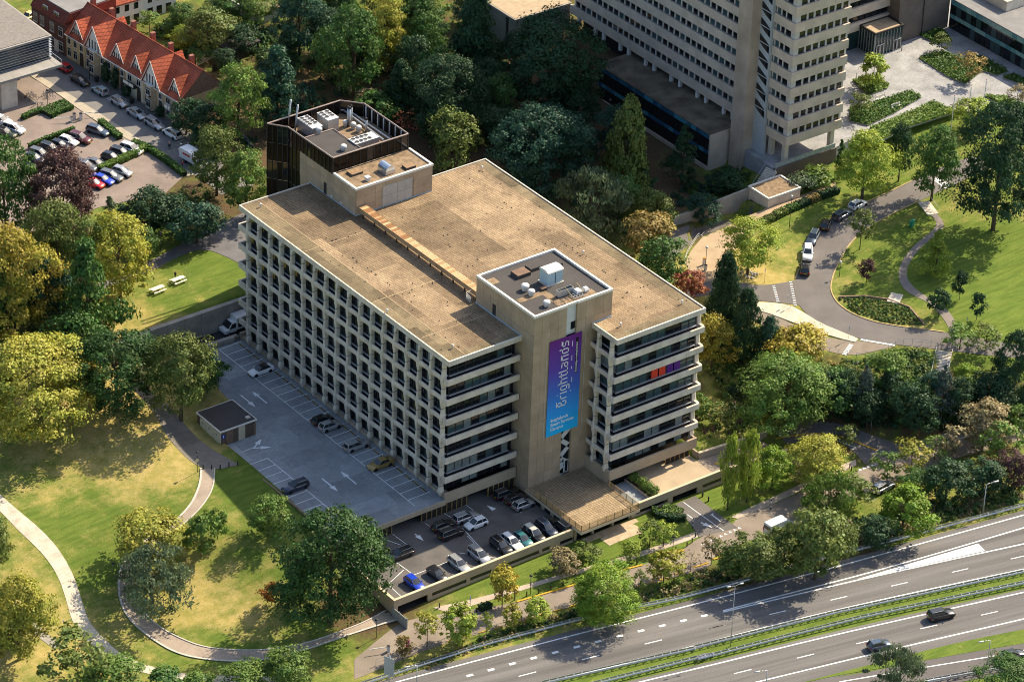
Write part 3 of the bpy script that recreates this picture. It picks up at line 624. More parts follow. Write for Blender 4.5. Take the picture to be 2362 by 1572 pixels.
for k in range(2):
    pts = [P_(250+k*20,260+k*35,32.2),P_(960,75+k*40,32.2),P_(1060,95+k*45,32.2),P_(1690-k*90,530+k*10,32.2)]
    MB().path(pts,.16,8).solo('insulated_duct', alu, ('outer' if k == 0 else 'inner') + ' silver duct running round the plant roof edge', 'duct', 'ducts on the plant roof')
# service block roof items
P2_ = lambda a, b, z: at(*Y8(a, b), z)
p = P2_(1640,960,31.1); mb = MB(); n = 9
secs = [[(p[0]-1.1+1.0*(1-math.cos(t)), y, 31.1+.15+1.5*math.sin(t)**.8 if 0 < t < math.pi else 31.1) for t in [math.pi*i/n for i in range(n+1)]] for y in (p[1]-1.2, p[1]+1.2)]
for s_ in secs: s_ += [(p[0]+.9,s_[0][1],31.1),(p[0]-1.1,s_[0][1],31.1)]
mb.loft(secs); mb.solo('roof_cowl', pm('bright_steel',(0.62,0.66,0.70),.25,.03,1,.02,metal=.8), 'rounded shiny steel cowl on the service block roof', 'vent')
for (a,b,L,Wd,lb) in [(1210,985,2.3,1.6,'open roof hatch with rusty lid on the service block'),(1935,905,2.0,1.4,'closed roof hatch at the right end of the service block')]:
    p = P2_(a,b,31.1); t = thing('roof_hatch', lb, 'hatch', (p[0],p[1],31.1)); MB().obox((0,0,0),L,Wd,.35).build('kerb', felt, t, local=True); MB().obox((0,0,.35),L*.94,Wd*.94,.06).build('lid', pm('rusty_lid',(0.28,0.18,0.10),.8,.3,2), t, local=True)
p = P2_(1380,1080,31.1); t = thing('roof_vent', 'small white capped vent at the front of the service block roof', 'vent', (p[0],p[1],31.1)); MB().obox((0,0,0),.6,.6,.4).build('base', white_m, t, local=True); MB().obox((0,0,.45),.85,.85,.3).build('cap', white_m, t, local=True)
# front tower roof items
Q_ = lambda a, b, z=30.82: at(*Y6(a, b), z)
zr = TZ-.40
for (a,b,r,hh,lb) in [(725,690,.7,1.1,'largest white drum fan on the front tower roof'),(820,765,.6,1.0,'white drum fan beside the gravel strip of the front tower'),(1050,930,.6,1.0,'white drum fan nearest the front edge of the tower roof')]:
    p = Q_(a,b+30); fan(p[0],p[1],zr,r,hh,lb,'roof fan','round roof fans')
p = Q_(1115,590); t = thing('plant_cabinet', 'pale blue cabinet with curved white top on the front tower roof', 'cabinet', (p[0],p[1],zr))
MB().obox((0,0,.2),2.9,2.3,2.2).build('body', pm('pale_blue_metal',(0.42,0.55,0.60),.5,.05), t, local=True)
n = 8; s1 = [[(x,1.25*math.cos(math.pi*i/n),2.4+.45*math.sin(math.pi*i/n)) for i in range(n+1)] for x in (-1.6,1.6)]; MB().loft(s1).build('lid', white_m, t, local=True)
MB().box(-.05,-1.17,.3,.05,-1.15,2.3).build('door_seam', dark_m, t, local=True); MB().obox((0,0,0),3.3,2.6,.2).build('plinth', concrete, t, local=True)
for (a,b,L,Wd,hh,lb) in [(660,490,2.6,2.0,.6,'large brown roof hatch on the front tower'),(850,395,2.2,1.6,.5,'grey felt covered hatch at the rear of the front tower'),(1210,355,1.5,1.0,.5,'small felt hatch behind the blue cabinet'),(1000,715,1.1,.8,.4,'small brown hatch in front of the blue cabinet')]:
    p = Q_(a,b); t = thing('roof_hatch', lb, 'hatch', (p[0],p[1],zr)); MB().obox((0,0,0),L,Wd,hh).build('kerb', felt, t, local=True); MB().obox((0,0,hh),L*.98,Wd*.98,.07).build('lid', pm('hatch_lid',(0.19,0.12,0.08),.8,.2) if 'brown' in lb else felt, t, local=True)
for (a,b,L,lb) in [(1515,770,1.1,'white capped vent box beside the cleaning cradle'),(1635,740,.8,'smaller white vent box right of the capped vent')]:
    p = Q_(a,b); t = thing('roof_vent', lb, 'vent', (p[0],p[1],zr)); MB().obox((0,0,0),L,L,.45).build('base', white_m, t, local=True); MB().add([(-L*.65,-L*.65,.5),(L*.65,-L*.65,.5),(L*.65,L*.65,.5),(-L*.65,L*.65,.5),(-L*.4,-L*.4,.8),(L*.4,-L*.4,.8),(L*.4,L*.4,.8),(-L*.4,L*.4,.8)],[(0,3,2,1),(4,5,6,7),(0,1,5,4),(1,2,6,5),(2,3,7,6),(3,0,4,7)]).build('cap', white_m, t, local=True)
p = Q_(1320,790); t = thing('cleaning_cradle', 'window cleaning gondola with crane arms at the tower edge', 'gondola', (p[0],p[1],zr))
MB().box(-1.5,-.4,.1,1.5,-.35,1.2).box(-1.5,.35,.1,1.5,.4,1.2).box(-1.5,-.35,.1,-1.45,.35,1.2).box(1.45,-.35,.1,1.5,.35,1.2).box(-1.45,-.35,.1,1.45,.35,.16).build('basket', alu, t, local=True)
for x in (-1.2,1.2): MB().path([(x,0,1.2),(x+.4,-1.0,2.2),(x+1.4,-1.6,.5)],.06).build('crane_arm', pm('yellowish_steel',(0.45,0.36,0.18),.5), t, local=True)
fr = MB()
for i in range(4): fr.box(.4+i*.6,-2.2,.25,.5+i*.6,-.8,.35)
for i in range(3): fr.box(.3,-2.2+i*.6,.2,2.5,-2.1+i*.6,.3)
fr.build('carriage', alu, t, local=True)
# timber-decked duct between the two towers
t = thing('roof_duct', 'long slatted timber duct crossing the tiled roof between the towers', 'duct', (15.9,29.5,26.12)); t['_base'] = (15.9,29.5,26.12)
x0, x1, y0, y1 = 15.3, 16.9, 12.7, 46.4
MB().box(x0,y0,27.0,x0+.06,y1,27.85).build('side_board', pm('weathered_timber',(0.36,0.24,0.13),.85,.2,1.2), t); MB().box(x1-.06,y0,27.0,x1,y1,27.85).build('side_board', MT['weathered_timber'], t); MB().box(x0+.06,y0,27.0,x1-.06,y1,27.05).build('floor', MT['weathered_timber'], t)
slm = [MB().box(-.78,-.29,0,.78,.29,.05).mesh('slat', pm('slat_%s'%n, c, .8, .15, 2)) for n, c in (('pale',(0.52,0.36,0.19)),('mid',(0.40,0.25,0.12)),('rust',(0.27,0.13,0.05)))]
random.seed(2)
for i in range(54):
    y = y0+.33+i*.625
    put('slat', random.choice([slm[0],slm[0],slm[1],slm[2] if i > 25 else slm[0]]), t, (16.1-15.9, y-29.5, 27.76-26.12))
for i in range(11): MB().box(15.5,y0+.5+3.2*i,26.12,15.7,y0+.7+3.2*i,27.02).build('foot', dark_m, t)
# guard cage near the tower corner
mb = MB()
for k in range(4): mb.path([(14.2,12.9,26.2+.3*k),(14.0,14.0,26.6+.35*k),(15.2,14.2,26.6+.35*k)],.04)
mb.solo('ladder_cage', white_m, 'white tubular ladder cage at the rear corner of the front tower', 'ladder')
# little roof vents
for i, (u,v) in enumerate([(601,478),(1044,803),(1431,753),(1573,701),(893,722),(1112,392),(1345,587)]):
    p = at(u,v,26.12); MB().tube((p[0],p[1],26.12),(p[0],p[1],26.75),.09,.09,8).tube((p[0],p[1],26.7),(p[0],p[1],26.85),.2,.2,8).solo('vent_pipe', white_m, ['vent pipe at the far left roof corner','vent pipe at the near roof corner above the long facade','vent pipe on the right wing near its inner corner','vent pipe at the right front roof corner','vent pipe halfway along the long facade','vent pipe at the far rear roof corner','thin vent pipe behind the front tower'][i], 'vent pipe', 'small roof vent pipes', True)
# ================================================================ banner
BX0, BX1, BZ0, BZ1, BY = 18.14, 24.63, 7.40, 25.48, -3.16
m = bpy.data.materials.new('banner_fabric'); m.use_nodes = True; t_ = m.node_tree; N = t_.nodes; L = t_.links; b = N['Principled BSDF']; b.inputs['Roughness'].default_value = .75
g = N.new('ShaderNodeNewGeometry'); sp = N.new('ShaderNodeSeparateXYZ'); L.new(g.outputs['Position'], sp.inputs[0])
mr = N.new('ShaderNodeMapRange'); mr.inputs[1].default_value = BZ0; mr.inputs[2].default_value = BZ1; L.new(sp.outputs['Z'], mr.inputs[0])
cr = N.new('ShaderNodeValToRGB'); el = cr.color_ramp.elements; el[0].position = 0; el[0].color = (0.0,0.50,0.95,1); el[1].position = 1; el[1].color = (0.14,0.01,0.20,1)
for pos, c in ((.22,(0.02,0.35,0.90,1)),(.45,(0.05,0.16,0.62,1)),(.68,(0.11,0.055,0.42,1))): e = cr.color_ramp.elements.new(pos); e.color = c
L.new(mr.outputs[0], cr.inputs[0]); L.new(cr.outputs[0], b.inputs['Base Color'])
bn = thing('facade_banner', 'tall purple to cyan campus banner with white vertical lettering on the tower', 'banner', (BX0, BY, BZ0)); bn['_base'] = (BX0, BY, BZ0)
MB().box(BX0,BY,BZ0,BX1,BY+.04,BZ1).build('banner_cloth', m, bn)
ink = pm('banner_white', (0.9,0.9,0.9), .7, 0, 1, 0); blk = pm('banner_black', (0.01,0.01,0.01), .7, 0, 1, 0)
def text(body, x, z, size, ang, mat, name, dy=.012, sx=1.0, bold=0.0):
    cu = bpy.data.curves.new(name, 'FONT'); cu.body = body; cu.size = size; cu.offset = bold; cu.resolution_u = 2
    o = bpy.data.objects.new('tmp', cu); COL.objects.link(o); me = bpy.data.meshes.new_from_object(o.evaluated_get(bpy.context.evaluated_depsgraph_get())); bpy.data.objects.remove(o)
    ca, sa = math.cos(ang), math.sin(ang); vs = [v.co.copy() for v in me.vertices]
    for v, c in zip(me.vertices, vs): px, pz = c.x*sx, c.y; v.co = (x+px*ca-pz*sa-BX0, -dy, z+px*sa+pz*ca-BZ0)
    me.materials.clear(); me.materials.append(mat); return put(name, me, bn)
# the campus word in squared strokes, reading upwards (letter cell 1 wide, heights x=1, ascender 1.45)
LET = {'B':[((0,0),(0,1.45)),((0,1.45),(.55,1.45)),((.55,1.45),(.55,.8)),((0,.8),(.7,.8)),((.7,.8),(.7,0)),((0,0),(.7,0))],
 'r':[((0,0),(0,1)),((0,1),(.45,1))],'i':[((.1,0),(.1,1))],'g':[((0,0),(0,1)),((0,1),(.65,1)),((.65,1),(.65,-.42)),((.65,-.42),(0,-.42)),((0,0),(.65,0))],
 'h':[((0,0),(0,1.45)),((0,1),(.65,1)),((.65,1),(.65,0))],'t':[((.15,1.3),(.15,0)),((-.1,1),(.5,1)),((.15,0),(.5,0))],'l':[((0,1.3),(0,0)),((0,0),(.4,0))],
 'a':[((0,1),(.65,1)),((.65,1),(.65,0)),((.65,0),(0,0)),((0,0),(0,.52)),((0,.52),(.65,.52))],'n':[((0,0),(0,1)),((0,1),(.65,1)),((.65,1),(.65,0))],
 'd':[((.65,1.45),(.65,0)),((.65,0),(0,0)),((0,0),(0,1)),((0,1),(.65,1))],'s':[((.65,1),(0,1)),((0,1),(0,.52)),((0,.52),(.65,.52)),((.65,.52),(.65,0)),((.65,0),(0,0))]}
ADV = {'B':1.05,'r':.72,'i':.5,'g':1.0,'h':1.0,'t':.72,'l':.62,'a':1.0,'n':1.0,'d':1.0,'s':.95}
sc_ = 1.18; bz = 12.55; bx = 21.95; cur = 0.0
for ch in 'Brightlands':
    mb = MB(); w_ = .08
    for (a0,b0),(a1,b1) in LET[ch]:
        lo = (min(a0,a1)-w_, min(b0,b1)-w_); hi = (max(a0,a1)+w_, max(b0,b1)+w_)
        mb.box(bx-hi[1]*sc_, BY-.014, bz+(cur+lo[0])*sc_, bx-lo[1]*sc_, BY-.004, bz+(cur+hi[0])*sc_)
    mb.build('letter', ink, bn); cur += ADV[ch]*1.11
for (xo, z0_, z1_) in [(20.05,12.5,13.5),(20.1,14.7,14.9),(20.2,16.6,16.9),(20.25,18.9,19.2),(20.6,21.2,22.2),(20.6,24.0,24.85),(22.75,14.8,15.05),(22.95,16.5,17.4),(22.75,19.0,19.5),(22.75,20.6,21.6),(22.75,23.3,24.3)]:
    MB().box(xo-.06,BY-.014,z0_,xo+.06,BY-.004,z1_).build('dash', ink, bn)
MB().box(22.95+.5,BY-.01,18.0,23.95,BY-.004,24.65).build('strapline_panel', blk, bn)
text('Knowledge crossing borders', 23.82, 18.15, .5, R_(90), ink, 'strapline', .02, .98, .012)
text('Brightlands', 18.95, 10.05, .82, 0, ink, 'caption', .012, .98, .015); text('Smart Services', 18.95, 9.2, .82, 0, ink, 'caption', .012, .98, .015); text('Campus', 18.95, 8.35, .82, 0, ink, 'caption', .012, .98, .015)
for x in (17.6, 25.4): MB().tube((x,BY,5.5 if x > 20 else 7),(x,BY,25.6),.025,.025,5).build('guide_cable', white_m, bn)
# ================================================================ upper parking deck
dk = [(.75,0.02),(-20.4,0.02),(-20.4,33.2),(-21.0,33.2),(-21.0,41.2),(-13.6,41.2),(-13.6,50),(-8,59.8),(.75,59.8)]
deck = struct(MB().prism(dk, -.62, 0.0, 1, 0).build('parking_deck', [paving, beige]))
def dpart(mb, name, mat): return mb.build(name, mat, deck)
dpart(MB().box(-20.4,-.28,-.62,.44,.0,.14), 'deck_fascia', beige)
dpart(MB().box(-20.75,-.28,-5.3,-20.4,27.5,.32), 'deck_wall', pm('brown_wall',(0.24,0.17,0.11),.9))
dpart(MB().box(-20.9,27.6,-3,-20.4,33.1,.06), 'deck_threshold', paving)
lw = .12
def pl(x0, y0, x1, y1, name='parking_line', z=.006, w=lw, par=deck):
    d = Vector((x1-x0, y1-y0)); L = d.length; return MB().obox(((x0+x1)/2,(y0+y1)/2,z-.004), L, w, .006, math.atan2(d.y,d.x)).build(name, white, par)
pl(-4.4,1.5,-4.4,59.2)
for i in range(26): pl(-4.34,59.15-2.226*i,.1,59.15-2.226*i)
pl(-16.3,9.0,-16.3,26.4)
for i in range(8): pl(-20.1,26.35-2.3*i,-16.36,26.35-2.3*i)
pl(-11.8,44.6,-11.8,50.4); pl(-13.2,45.6,-11.86,45.6)
def arrow(x, y, ang, L=4.5, par=deck, z=.006, name='painted_arrow', w=.13, mat=None):
    ca, sa = math.cos(ang), math.sin(ang); P = [(-L/2,-w),(L/2-1.7,-w),(L/2-1.7,-.48),(L/2,0),(L/2-1.7,.48),(L/2-1.7,w),(-L/2,w)]
    return MB().prism([(x+a*ca-b*sa, y+a*sa+b*ca) for a, b in P], z-.004, z+.002).build(name, mat or white, par)
arrow(-9.35,42.7,R_(-90)); arrow(-7.1,42.6,R_(90)); arrow(-12.3,14.2,R_(-90)); arrow(-8.6,14.2,R_(90))
arrow(-15.2,30.95,R_(32),3.0); arrow(-15.3,29.5,R_(-28),3.0); pl(-18.8,30.2,-16.4,30.3,'painted_arrow')
dpart(MB().box(-20.4,27.2,-.01,-18.6,33,.003), 'ramp_plate', pm('pale_plate',(0.36,0.38,0.39),.7,.1))
# wheel stops
t = thing('wheel_stop', 'black and yellow wheel stop in a bay beside the long facade', 'wheel stop', (-.55,58,0), 0, 'wheel stops along the long facade')
MB().prism([(-.08,-.85),(.08,-.85),(.08,.85),(-.08,.85)],0,.13).build('block', black_m, t, local=True)
for k in range(4): MB().box(-.085,-.62+.36*k,.02,.085,-.5+.36*k,.135).build('yellow_patch', pm('hazard_yellow',(0.62,0.38,0.03),.7,.15), t, local=True)
TREES_CH[t.name] = kids(t)
for i in range(1,25): dup(t, (-.55,58-2.226*i,0))
# kiosk
t = thing('utility_kiosk', 'flat roofed utility kiosk with brown cladding and cream doors on the deck edge', 'kiosk', (-17.35,37,0))
MB().box(-3.4,-3.55,0,3.4,3.55,2.72).build('wall', pm('cream_wall',(0.55,0.47,0.33),.8), t, local=True)
bc = [pm('brown_board_%d' % i, c, .85, .2, 2) for i, c in enumerate([(0.15,0.10,0.07),(0.20,0.13,0.09),(0.12,0.085,0.065)])]
for i in range(20):
    if 10 <= i <= 13: continue
    MB().box(-3.4+.34*i+.01,-3.64,.05,-3.4+.34*(i+1)-.01,-3.55,2.7).build('cladding_board', random.choice(bc), t, local=True)
for i in range(6): MB().box(-3.48,2.1+.24*i,.05,-3.4,2.1+.24*(i+1)-.01,2.7).build('cladding_board', random.choice(bc), t, local=True)
for i, y in enumerate((-3.1,-.9,1.0)):
    d = MB().box(-3.5,y,.1,-3.42,y+1.6,2.4).build('door', pm('cream_door',(0.60,0.52,0.38),.7), t, local=True); MB().box(-3.53,y+.5,1.6,-3.5,y+1.0,2.0).build('vent', pm('grey_vent',(0.35,0.32,0.26),.7), d, local=True)
MB().box(-3.6,-3.7,2.72,3.6,3.7,2.95).build('roof_edge', coping, t, local=True); MB().box(-3.42,-3.52,2.9,3.42,3.52,2.97).build('roof', felt, t, local=True)
MB().box(2.2,-2.8,2.97,2.9,-2.2,3.2).build('roof_vent', concrete, t, local=True)
d = MB().box(-3.3,-3.69,1.5,-2.75,-3.65,2.2).build('parking_sign', pm('sign_blue',(0.01,0.06,0.40),.5,0,1,0), t, local=True)
MB().box(-3.05,-3.70,1.6,-2.98,-3.69,1.95).box(-3.12,-3.70,1.95,-2.9,-3.69,2.05).build('sign_symbol', ink, d, local=True)
# ================================================================ lower deck and garage front
ld = struct(MB().prism([(-20.55,-15.75),(14.7,-15.75),(14.7,2.0),(-20.3,2.0)], -2.9, -2.66).build('lower_parking_deck', pm('deck_asphalt',(0.125,0.115,0.105),.95,.22,.3,.12,7)))
GW = thing('parking_garage', 'long beige garage wall with dark window slots facing the service road', 'garage', (20,-16,-5)); GW['_base'] = (20.0,-16.0,-5.0)
def gp(mb, name, mat): return mb.build(name, mat, GW)
YW0, YW1, XA, XB = -16.15, -15.8, -20.95, 59.6
gp(MB().box(XA,YW0,-3.1,14.35,YW1,-1.8), 'parapet', beige); gp(MB().box(26.3,YW0,-3.1,45.2,YW1,-1.8), 'parapet', beige)
gp(MB().prism([(45.2,YW0),(XB,YW0),(XB,YW1),(45.2,YW1)], [-5.5]*4, [-1.8,-2.9,-2.9,-1.8]), 'parapet', beige)
gp(MB().box(XA-.05,YW0-.05,-1.82,14.35,YW1+.05,-1.68), 'coping', pm('cream_coping',(0.62,0.50,0.34),.8)); gp(MB().box(26.3,YW0-.05,-1.82,45.2,YW1+.05,-1.68), 'coping', MT['cream_coping'])
gp(MB().prism([(45.2,YW0-.05),(XB,YW0-.05),(XB,YW1+.05),(45.2,YW1+.05)], [-1.82,-2.92,-2.92,-1.82], [-1.68,-2.78,-2.78,-1.68]), 'coping', MT['cream_coping'])
gp(MB().box(XA,YW1,-5.5,XA+.35,-.3,-1.8), 'parapet', beige); gp(MB().box(XA-.05,YW1,-1.82,XA+.4,-.3,-1.68), 'coping', MT['cream_coping'])
opens = [(-20.2,-14.4),(34.9,40.2)]; slots = [(-13.6,-6.9),(-6.2,-1.9),(.5,7.5),(8.1,9.7),(11.7,14.3),(27.2,33.9),(41.2,48.0)]
xs_ = sorted([XA]+[e for o in opens for e in o]+[45.2])
for a, b in [(XA,-20.2),(-14.4,14.35),(26.3,34.9),(40.2,45.2)]: gp(MB().box(a,YW0,-5.5,b,YW1,-3.8), 'garage_wall', beige)
ed = sorted(opens+slots); prev = XA
for a, b in ed+[(45.2,45.2)]:
    if prev < 14.35 < a: gp(MB().box(prev,YW0,-3.8,14.35,YW1,-3.1), 'garage_wall', beige); prev = 26.3
    if a > prev+.01 and prev < 45: gp(MB().box(prev,YW0,-3.8,min(a,45.2),YW1,-3.1), 'garage_wall', beige)
    prev = max(prev, b)
for a, b in slots:
    n = max(1, round((b-a)/1.7))
    for i in range(n): gp(MB().box(a+(b-a)*i/n+.03,-15.98,-3.8,a+(b-a)*(i+1)/n-.03,-15.93,-3.1), 'window_pane', dglass)
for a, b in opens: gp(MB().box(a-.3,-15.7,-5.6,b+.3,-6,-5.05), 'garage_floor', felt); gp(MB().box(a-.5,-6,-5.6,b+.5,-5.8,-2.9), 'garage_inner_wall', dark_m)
t = thing('sliding_gate', 'grey steel sliding gate left of the lower garage entrance', 'gate', (-21,-17.5,-5))
for k in range(2): MB().box(-.05,-2.2+2.0*k,.1,.05,-.3+2.0*k,1.9).build('leaf', pm('grey_gate',(0.38,0.40,0.40),.5,.1,2,.05,metal=.3), t, local=True)
for y in (-2.3,-.25,1.75): MB().box(-.08,y,0,.08,y+.1,2.1).build('post', alu, t, local=True)
# gates under the deck
for a, b in [(-12.6,-9.8),(-3.9,5.1),(9.4,14.7)]:
    n = round((b-a)/1.02); 
    for i in range(n):
        x = a+(b-a)*i/n
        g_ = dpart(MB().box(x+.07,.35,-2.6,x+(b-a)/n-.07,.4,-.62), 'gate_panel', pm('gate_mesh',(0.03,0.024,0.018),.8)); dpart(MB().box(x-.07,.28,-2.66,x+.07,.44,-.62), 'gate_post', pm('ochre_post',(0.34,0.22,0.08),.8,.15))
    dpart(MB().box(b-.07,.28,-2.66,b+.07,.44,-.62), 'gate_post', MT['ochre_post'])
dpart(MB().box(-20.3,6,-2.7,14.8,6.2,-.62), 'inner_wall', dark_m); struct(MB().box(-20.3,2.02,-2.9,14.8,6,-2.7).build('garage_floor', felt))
pl2 = lambda x0,y0,x1,y1: pl(x0,y0,x1,y1,'parking_line',-2.652,.1,ld)
V8 = lambda a, b, z=-2.66: at(*Z8(a,b), z)
for A_, B_ in [((70,830),(200,710)),((130,480),(250,570)),((70,510),(180,550)),((30,570),(150,660)),((150,660),(260,740)),((110,815),(180,880)),((260,745),(480,660)),((560,600),(800,635)),((610,490),(760,640)),((580,440),(690,560)),((340,410),(430,470)),((600,290),(700,360)),((460,345),(560,400)),((870,290),(960,340)),((780,235),(900,300))]:
    p, q = V8(*A_), V8(*B_); pl2(p[0],p[1],q[0],q[1])
p = V8(300,500); arrow(p[0],p[1],R_(-90),2.4,ld,-2.65,w=.1); p = V8(762,308); arrow(p[0],p[1],R_(100),1.8,ld,-2.65,w=.08)
# ---- tiled terrace with railing in front of the tower
tt = tiled('terrace_tile', (0.40,0.30,0.18),(0.31,0.225,0.13),(0.13,0.10,0.07),.5,.5,.05,.9,.2,(.3,.3))
T_ = thing('roof_terrace', 'tiled terrace with timber screen railing in front of the banner tower', 'terrace', (20.4,-10.5,-5)); T_['_base'] = (20.4,-10.5,-5.0)
MB().prism([(14.35,-18.1),(26.4,-18.1),(26.4,-3.0),(14.35,-3.0)], -1.75, -1.25, 1, 0).build('slab', [tt, MT['cream_coping']], T_)
MB().box(14.6,-15.8,-5.4,15.0,-3.1,-1.75).build('side_wall', beige, T_); MB().box(26.1,-16.1,-5.4,26.35,-3.1,-1.75).build('side_wall', beige, T_)
for i in range(4): MB().box(14.5,-14.6+2.5*i,-2.6,14.62,-13.2+2.5*i,-2.0).build('vent_slot', dglass, T_)
for x in (14.6,18.2,22.3,25.9): MB().box(x,-16.1,-5.4,x+.45,-15.7,-1.75).build('pier', beige, T_)
for x in (15.1,18.7,22.8): MB().box(x,-15.75,-4.9,x+3.1,-15.7,-2.3).build('window_pane', dglass, T_)
MB().box(15.0,-15.95,-5.4,26.1,-15.85,-4.8).build('low_wall', beige, T_)
def rail(p, q, z, n, mat_post=wood):
    p = np.array(p); q = np.array(q); d = (q-p)/n; rz = math.atan2(d[1], d[0]); L = np.linalg.norm(d)
    for i in range(n+1): c = p+d*i; MB().obox((c[0],c[1],z), .07,.07,1.15,rz).build('railing_post', dark_m, T_)
    for i in range(n):
        c = p+d*(i+.5)
        mb = MB()
        for j in range(15): cc = c + d*((j+.5)/15-.5); mb.obox((cc[0],cc[1],z+.1), .03,.03,.95,rz)
        mb.build('railing_panel', pm('screen_timber',(0.40,0.28,0.12),.8,.1), T_); MB().obox((c[0],c[1],z+1.05), L-.07,.06,.06,rz).build('top_rail', MT['screen_timber'], T_); MB().obox((c[0],c[1],z+.06), L-.07,.05,.05,rz).build('bottom_rail', MT['screen_timber'], T_)
rail((14.5,-17.9),(26.25,-17.9),-1.25,7); rail((14.5,-17.9),(14.5,-5.6),-1.25,8); rail((26.25,-17.9),(26.25,-9.9),-1.25,5)
# ---- court, planter, driveway under the right wing
cy = struct(MB().box(26.4,-15.75,-2.9,30.9,-8.6,-2.66).build('court', pm('court_paving',(0.30,0.33,0.35),.8,.15,.8)))
struct(MB().box(32.9,-15.75,-2.9,44.6,-3,-2.68).build('driveway', pm('pale_concrete',(0.42,0.33,0.22),.9,.15,.3)))
pbx = thing('planter', 'raised planter bed with bushy evergreen shrubs beside the driveway', 'planter', (31.9,-12,-2.9))
MB().box(-1,-3.6,0,1,3.6,.5).build('kerb', MT['cream_coping'], pbx, local=True); MB().box(-.85,-3.45,.4,.85,3.45,.55).build('soil', pm('soil',(0.07,0.05,0.03),.95), pbx, local=True)
part(MB().box(27,-8.2,-2.66,33.5,-8,-.6), 'basement_glazing', dglass)
part(MB().box(33.5,-5.2,-2.7,44.4,-5,-.6), 'basement_wall', dark_m)
for i in range(6): part(MB().box(39.3+1.0*i,-8.6,-2.66,39.4+1.0*i,-8.45,-.6), 'gate_post', MT['ochre_post'])
for i in range(5): part(MB().box(39.45+1.0*i,-8.56,-2.6,40.25+1.0*i,-8.5,-.62), 'gate_panel', MT['gate_mesh'])
# ramp down to the loop road
rp = MB().prism([(44.6,-15.8),(59.6,-15.8),(59.6,-10.3),(44.6,-10.3)], [-5.6]*4, [-2.66,-4.0,-4.0,-2.66])
struct(rp.build('access_ramp', asphalt_b))
t = thing('ramp_wall', 'cream topped side wall along the rear of the access ramp', 'wall', (52,-9.9,-4)); t['_base'] = (52,-9.9,-4.0)
MB().prism([(45.2,-10.25),(60,-10.25),(60,-9.85),(45.2,-9.85)], [-4.6]*4, [-1.6,-2.7,-2.7,-1.6]).build('wall', beige, t); MB().prism([(45.15,-10.3),(60,-10.3),(60,-9.8),(45.15,-9.8)], [-1.6,-2.7,-2.7,-1.6], [-1.48,-2.58,-2.58,-1.48]).build('coping', MT['cream_coping'], t)
MB().box(45.0,-9.8,-2.7,45.3,-8.6,-1.5).build('return_wall', beige, t)
# ================================================================ sunken service lane and retaining wall behind the deck
struct(MB().box(-45,61.2,-.85,40,64.95,-.55).build('service_lane', pm('dark_lane',(0.05,0.05,0.055),.9,.15)))
t = thing('retaining_wall', 'tall dark concrete retaining wall below the lawn', 'wall', (6,65.6,-.6)); t['_base'] = (6,65.6,-.6)
for i in range(20): MB().box(-28+3.4*i+.02,64.95,-.8,-28+3.4*(i+1)-.02,65.9,4.15 if i > 3 else 3.0+.3*i).build('wall_panel', concrete_b, t)
t = thing('block_wall', 'row of stained concrete blocks between the deck and the service lane', 'wall', (-6,60.3,0)); t['_base'] = (-6,60.3,0)
for i in range(12): MB().box(-13+1.12*i+.02,60.0,-.6,-13+1.12*(i+1)-.03,60.45,.75+random.uniform(-.08,.12)).build('block', random.choice([concrete_b, pm('stained_block',(0.17,0.14,0.11),.9,.25,1.5)]), t)
MB().box(-13,60.45,-.6,.3,61.15,.55).build('wall_top', concrete_b, t)
# ================================================================ garden paths
gravel = pm('pale_gravel', (0.56,0.49,0.38), .95, .2, .7, .15, 5, .3); pathm = pm('path_asphalt', (0.37,0.30,0.235), .95, .15, .4, .1, 8); kerb = pm('pale_kerb', (0.55,0.51,0.44), .8, .12, 1.5)
road('gravel_track', gravel, Y3, [(-60,590),(0,650),(110,765),(225,870),(305,980),(350,1100),(385,1240),(450,1330),(550,1410),(650,1475),(770,1520),(1000,1560),(1250,1570),(1500,1575)], [(-60,500),(0,560),(90,640),(230,755),(330,870),(400,1000),(440,1130),(480,1250),(560,1335),(650,1420),(760,1470),(1000,1530),(1250,1535),(1500,1540)])
pL = [(1082,420),(1080,500),(1030,620),(920,725),(760,820),(660,930),(635,1010),(645,1140),(700,1240),(820,1340),(950,1415),(1100,1448),(1300,1460),(1450,1445),(1633,1400),(1800,1340),(2000,1275),(2140,1232)]
pR = [(1155,420),(1150,530),(1080,640),(960,745),(800,850),(715,960),(712,1060),(760,1180),(850,1270),(960,1330),(1100,1385),(1300,1400),(1450,1395),(1633,1365),(1800,1310),(1980,1240),(2110,1195)]
fp = road('garden_path', pathm, Y3, pL, pR)
line_mb(W2(Y3,pL),.32,.06,h=.1).build('path_kerb', kerb, fp); line_mb(W2(Y3,pR),.2,.06,h=.1).build('path_kerb', kerb, fp)
road('paved_slope', tiled('cobbles',(0.26,0.235,0.20),(0.21,0.19,0.165),(0.13,0.11,0.09),.3,.2,.03,.9,.2), Y3, [(700,-30),(780,60),(850,150),(880,220),(960,320),(1060,410),(1150,425),(1200,420)], [(760,-60),(830,20),(900,75),(1000,190),(1130,310),(1180,340),(1240,375),(1290,400)], across=8)
road('sand_track', pm('sand',(0.48,0.33,0.20),.95,.15,.5), Y3, [(-80,150),(0,60),(60,20),(160,-60)], [(-80,240),(0,180),(100,130),(170,60)])
road('side_path', pm('grey_path',(0.33,0.30,0.26),.95), Y3, [(60,1180),(170,1300),(290,1390)], [(100,1170),(220,1280),(330,1370)])
road('park_path', pm('blue_asphalt',(0.15,0.145,0.15),.95,.15,.4), Y1, [(640,660),(700,640),(800,600),(1100,465),(1270,360),(1480,255),(1720,140),(1850,80)], [(640,700),(720,680),(880,632),(1040,570),(1200,475),(1400,395),(1560,450),(1760,560)], across=8)
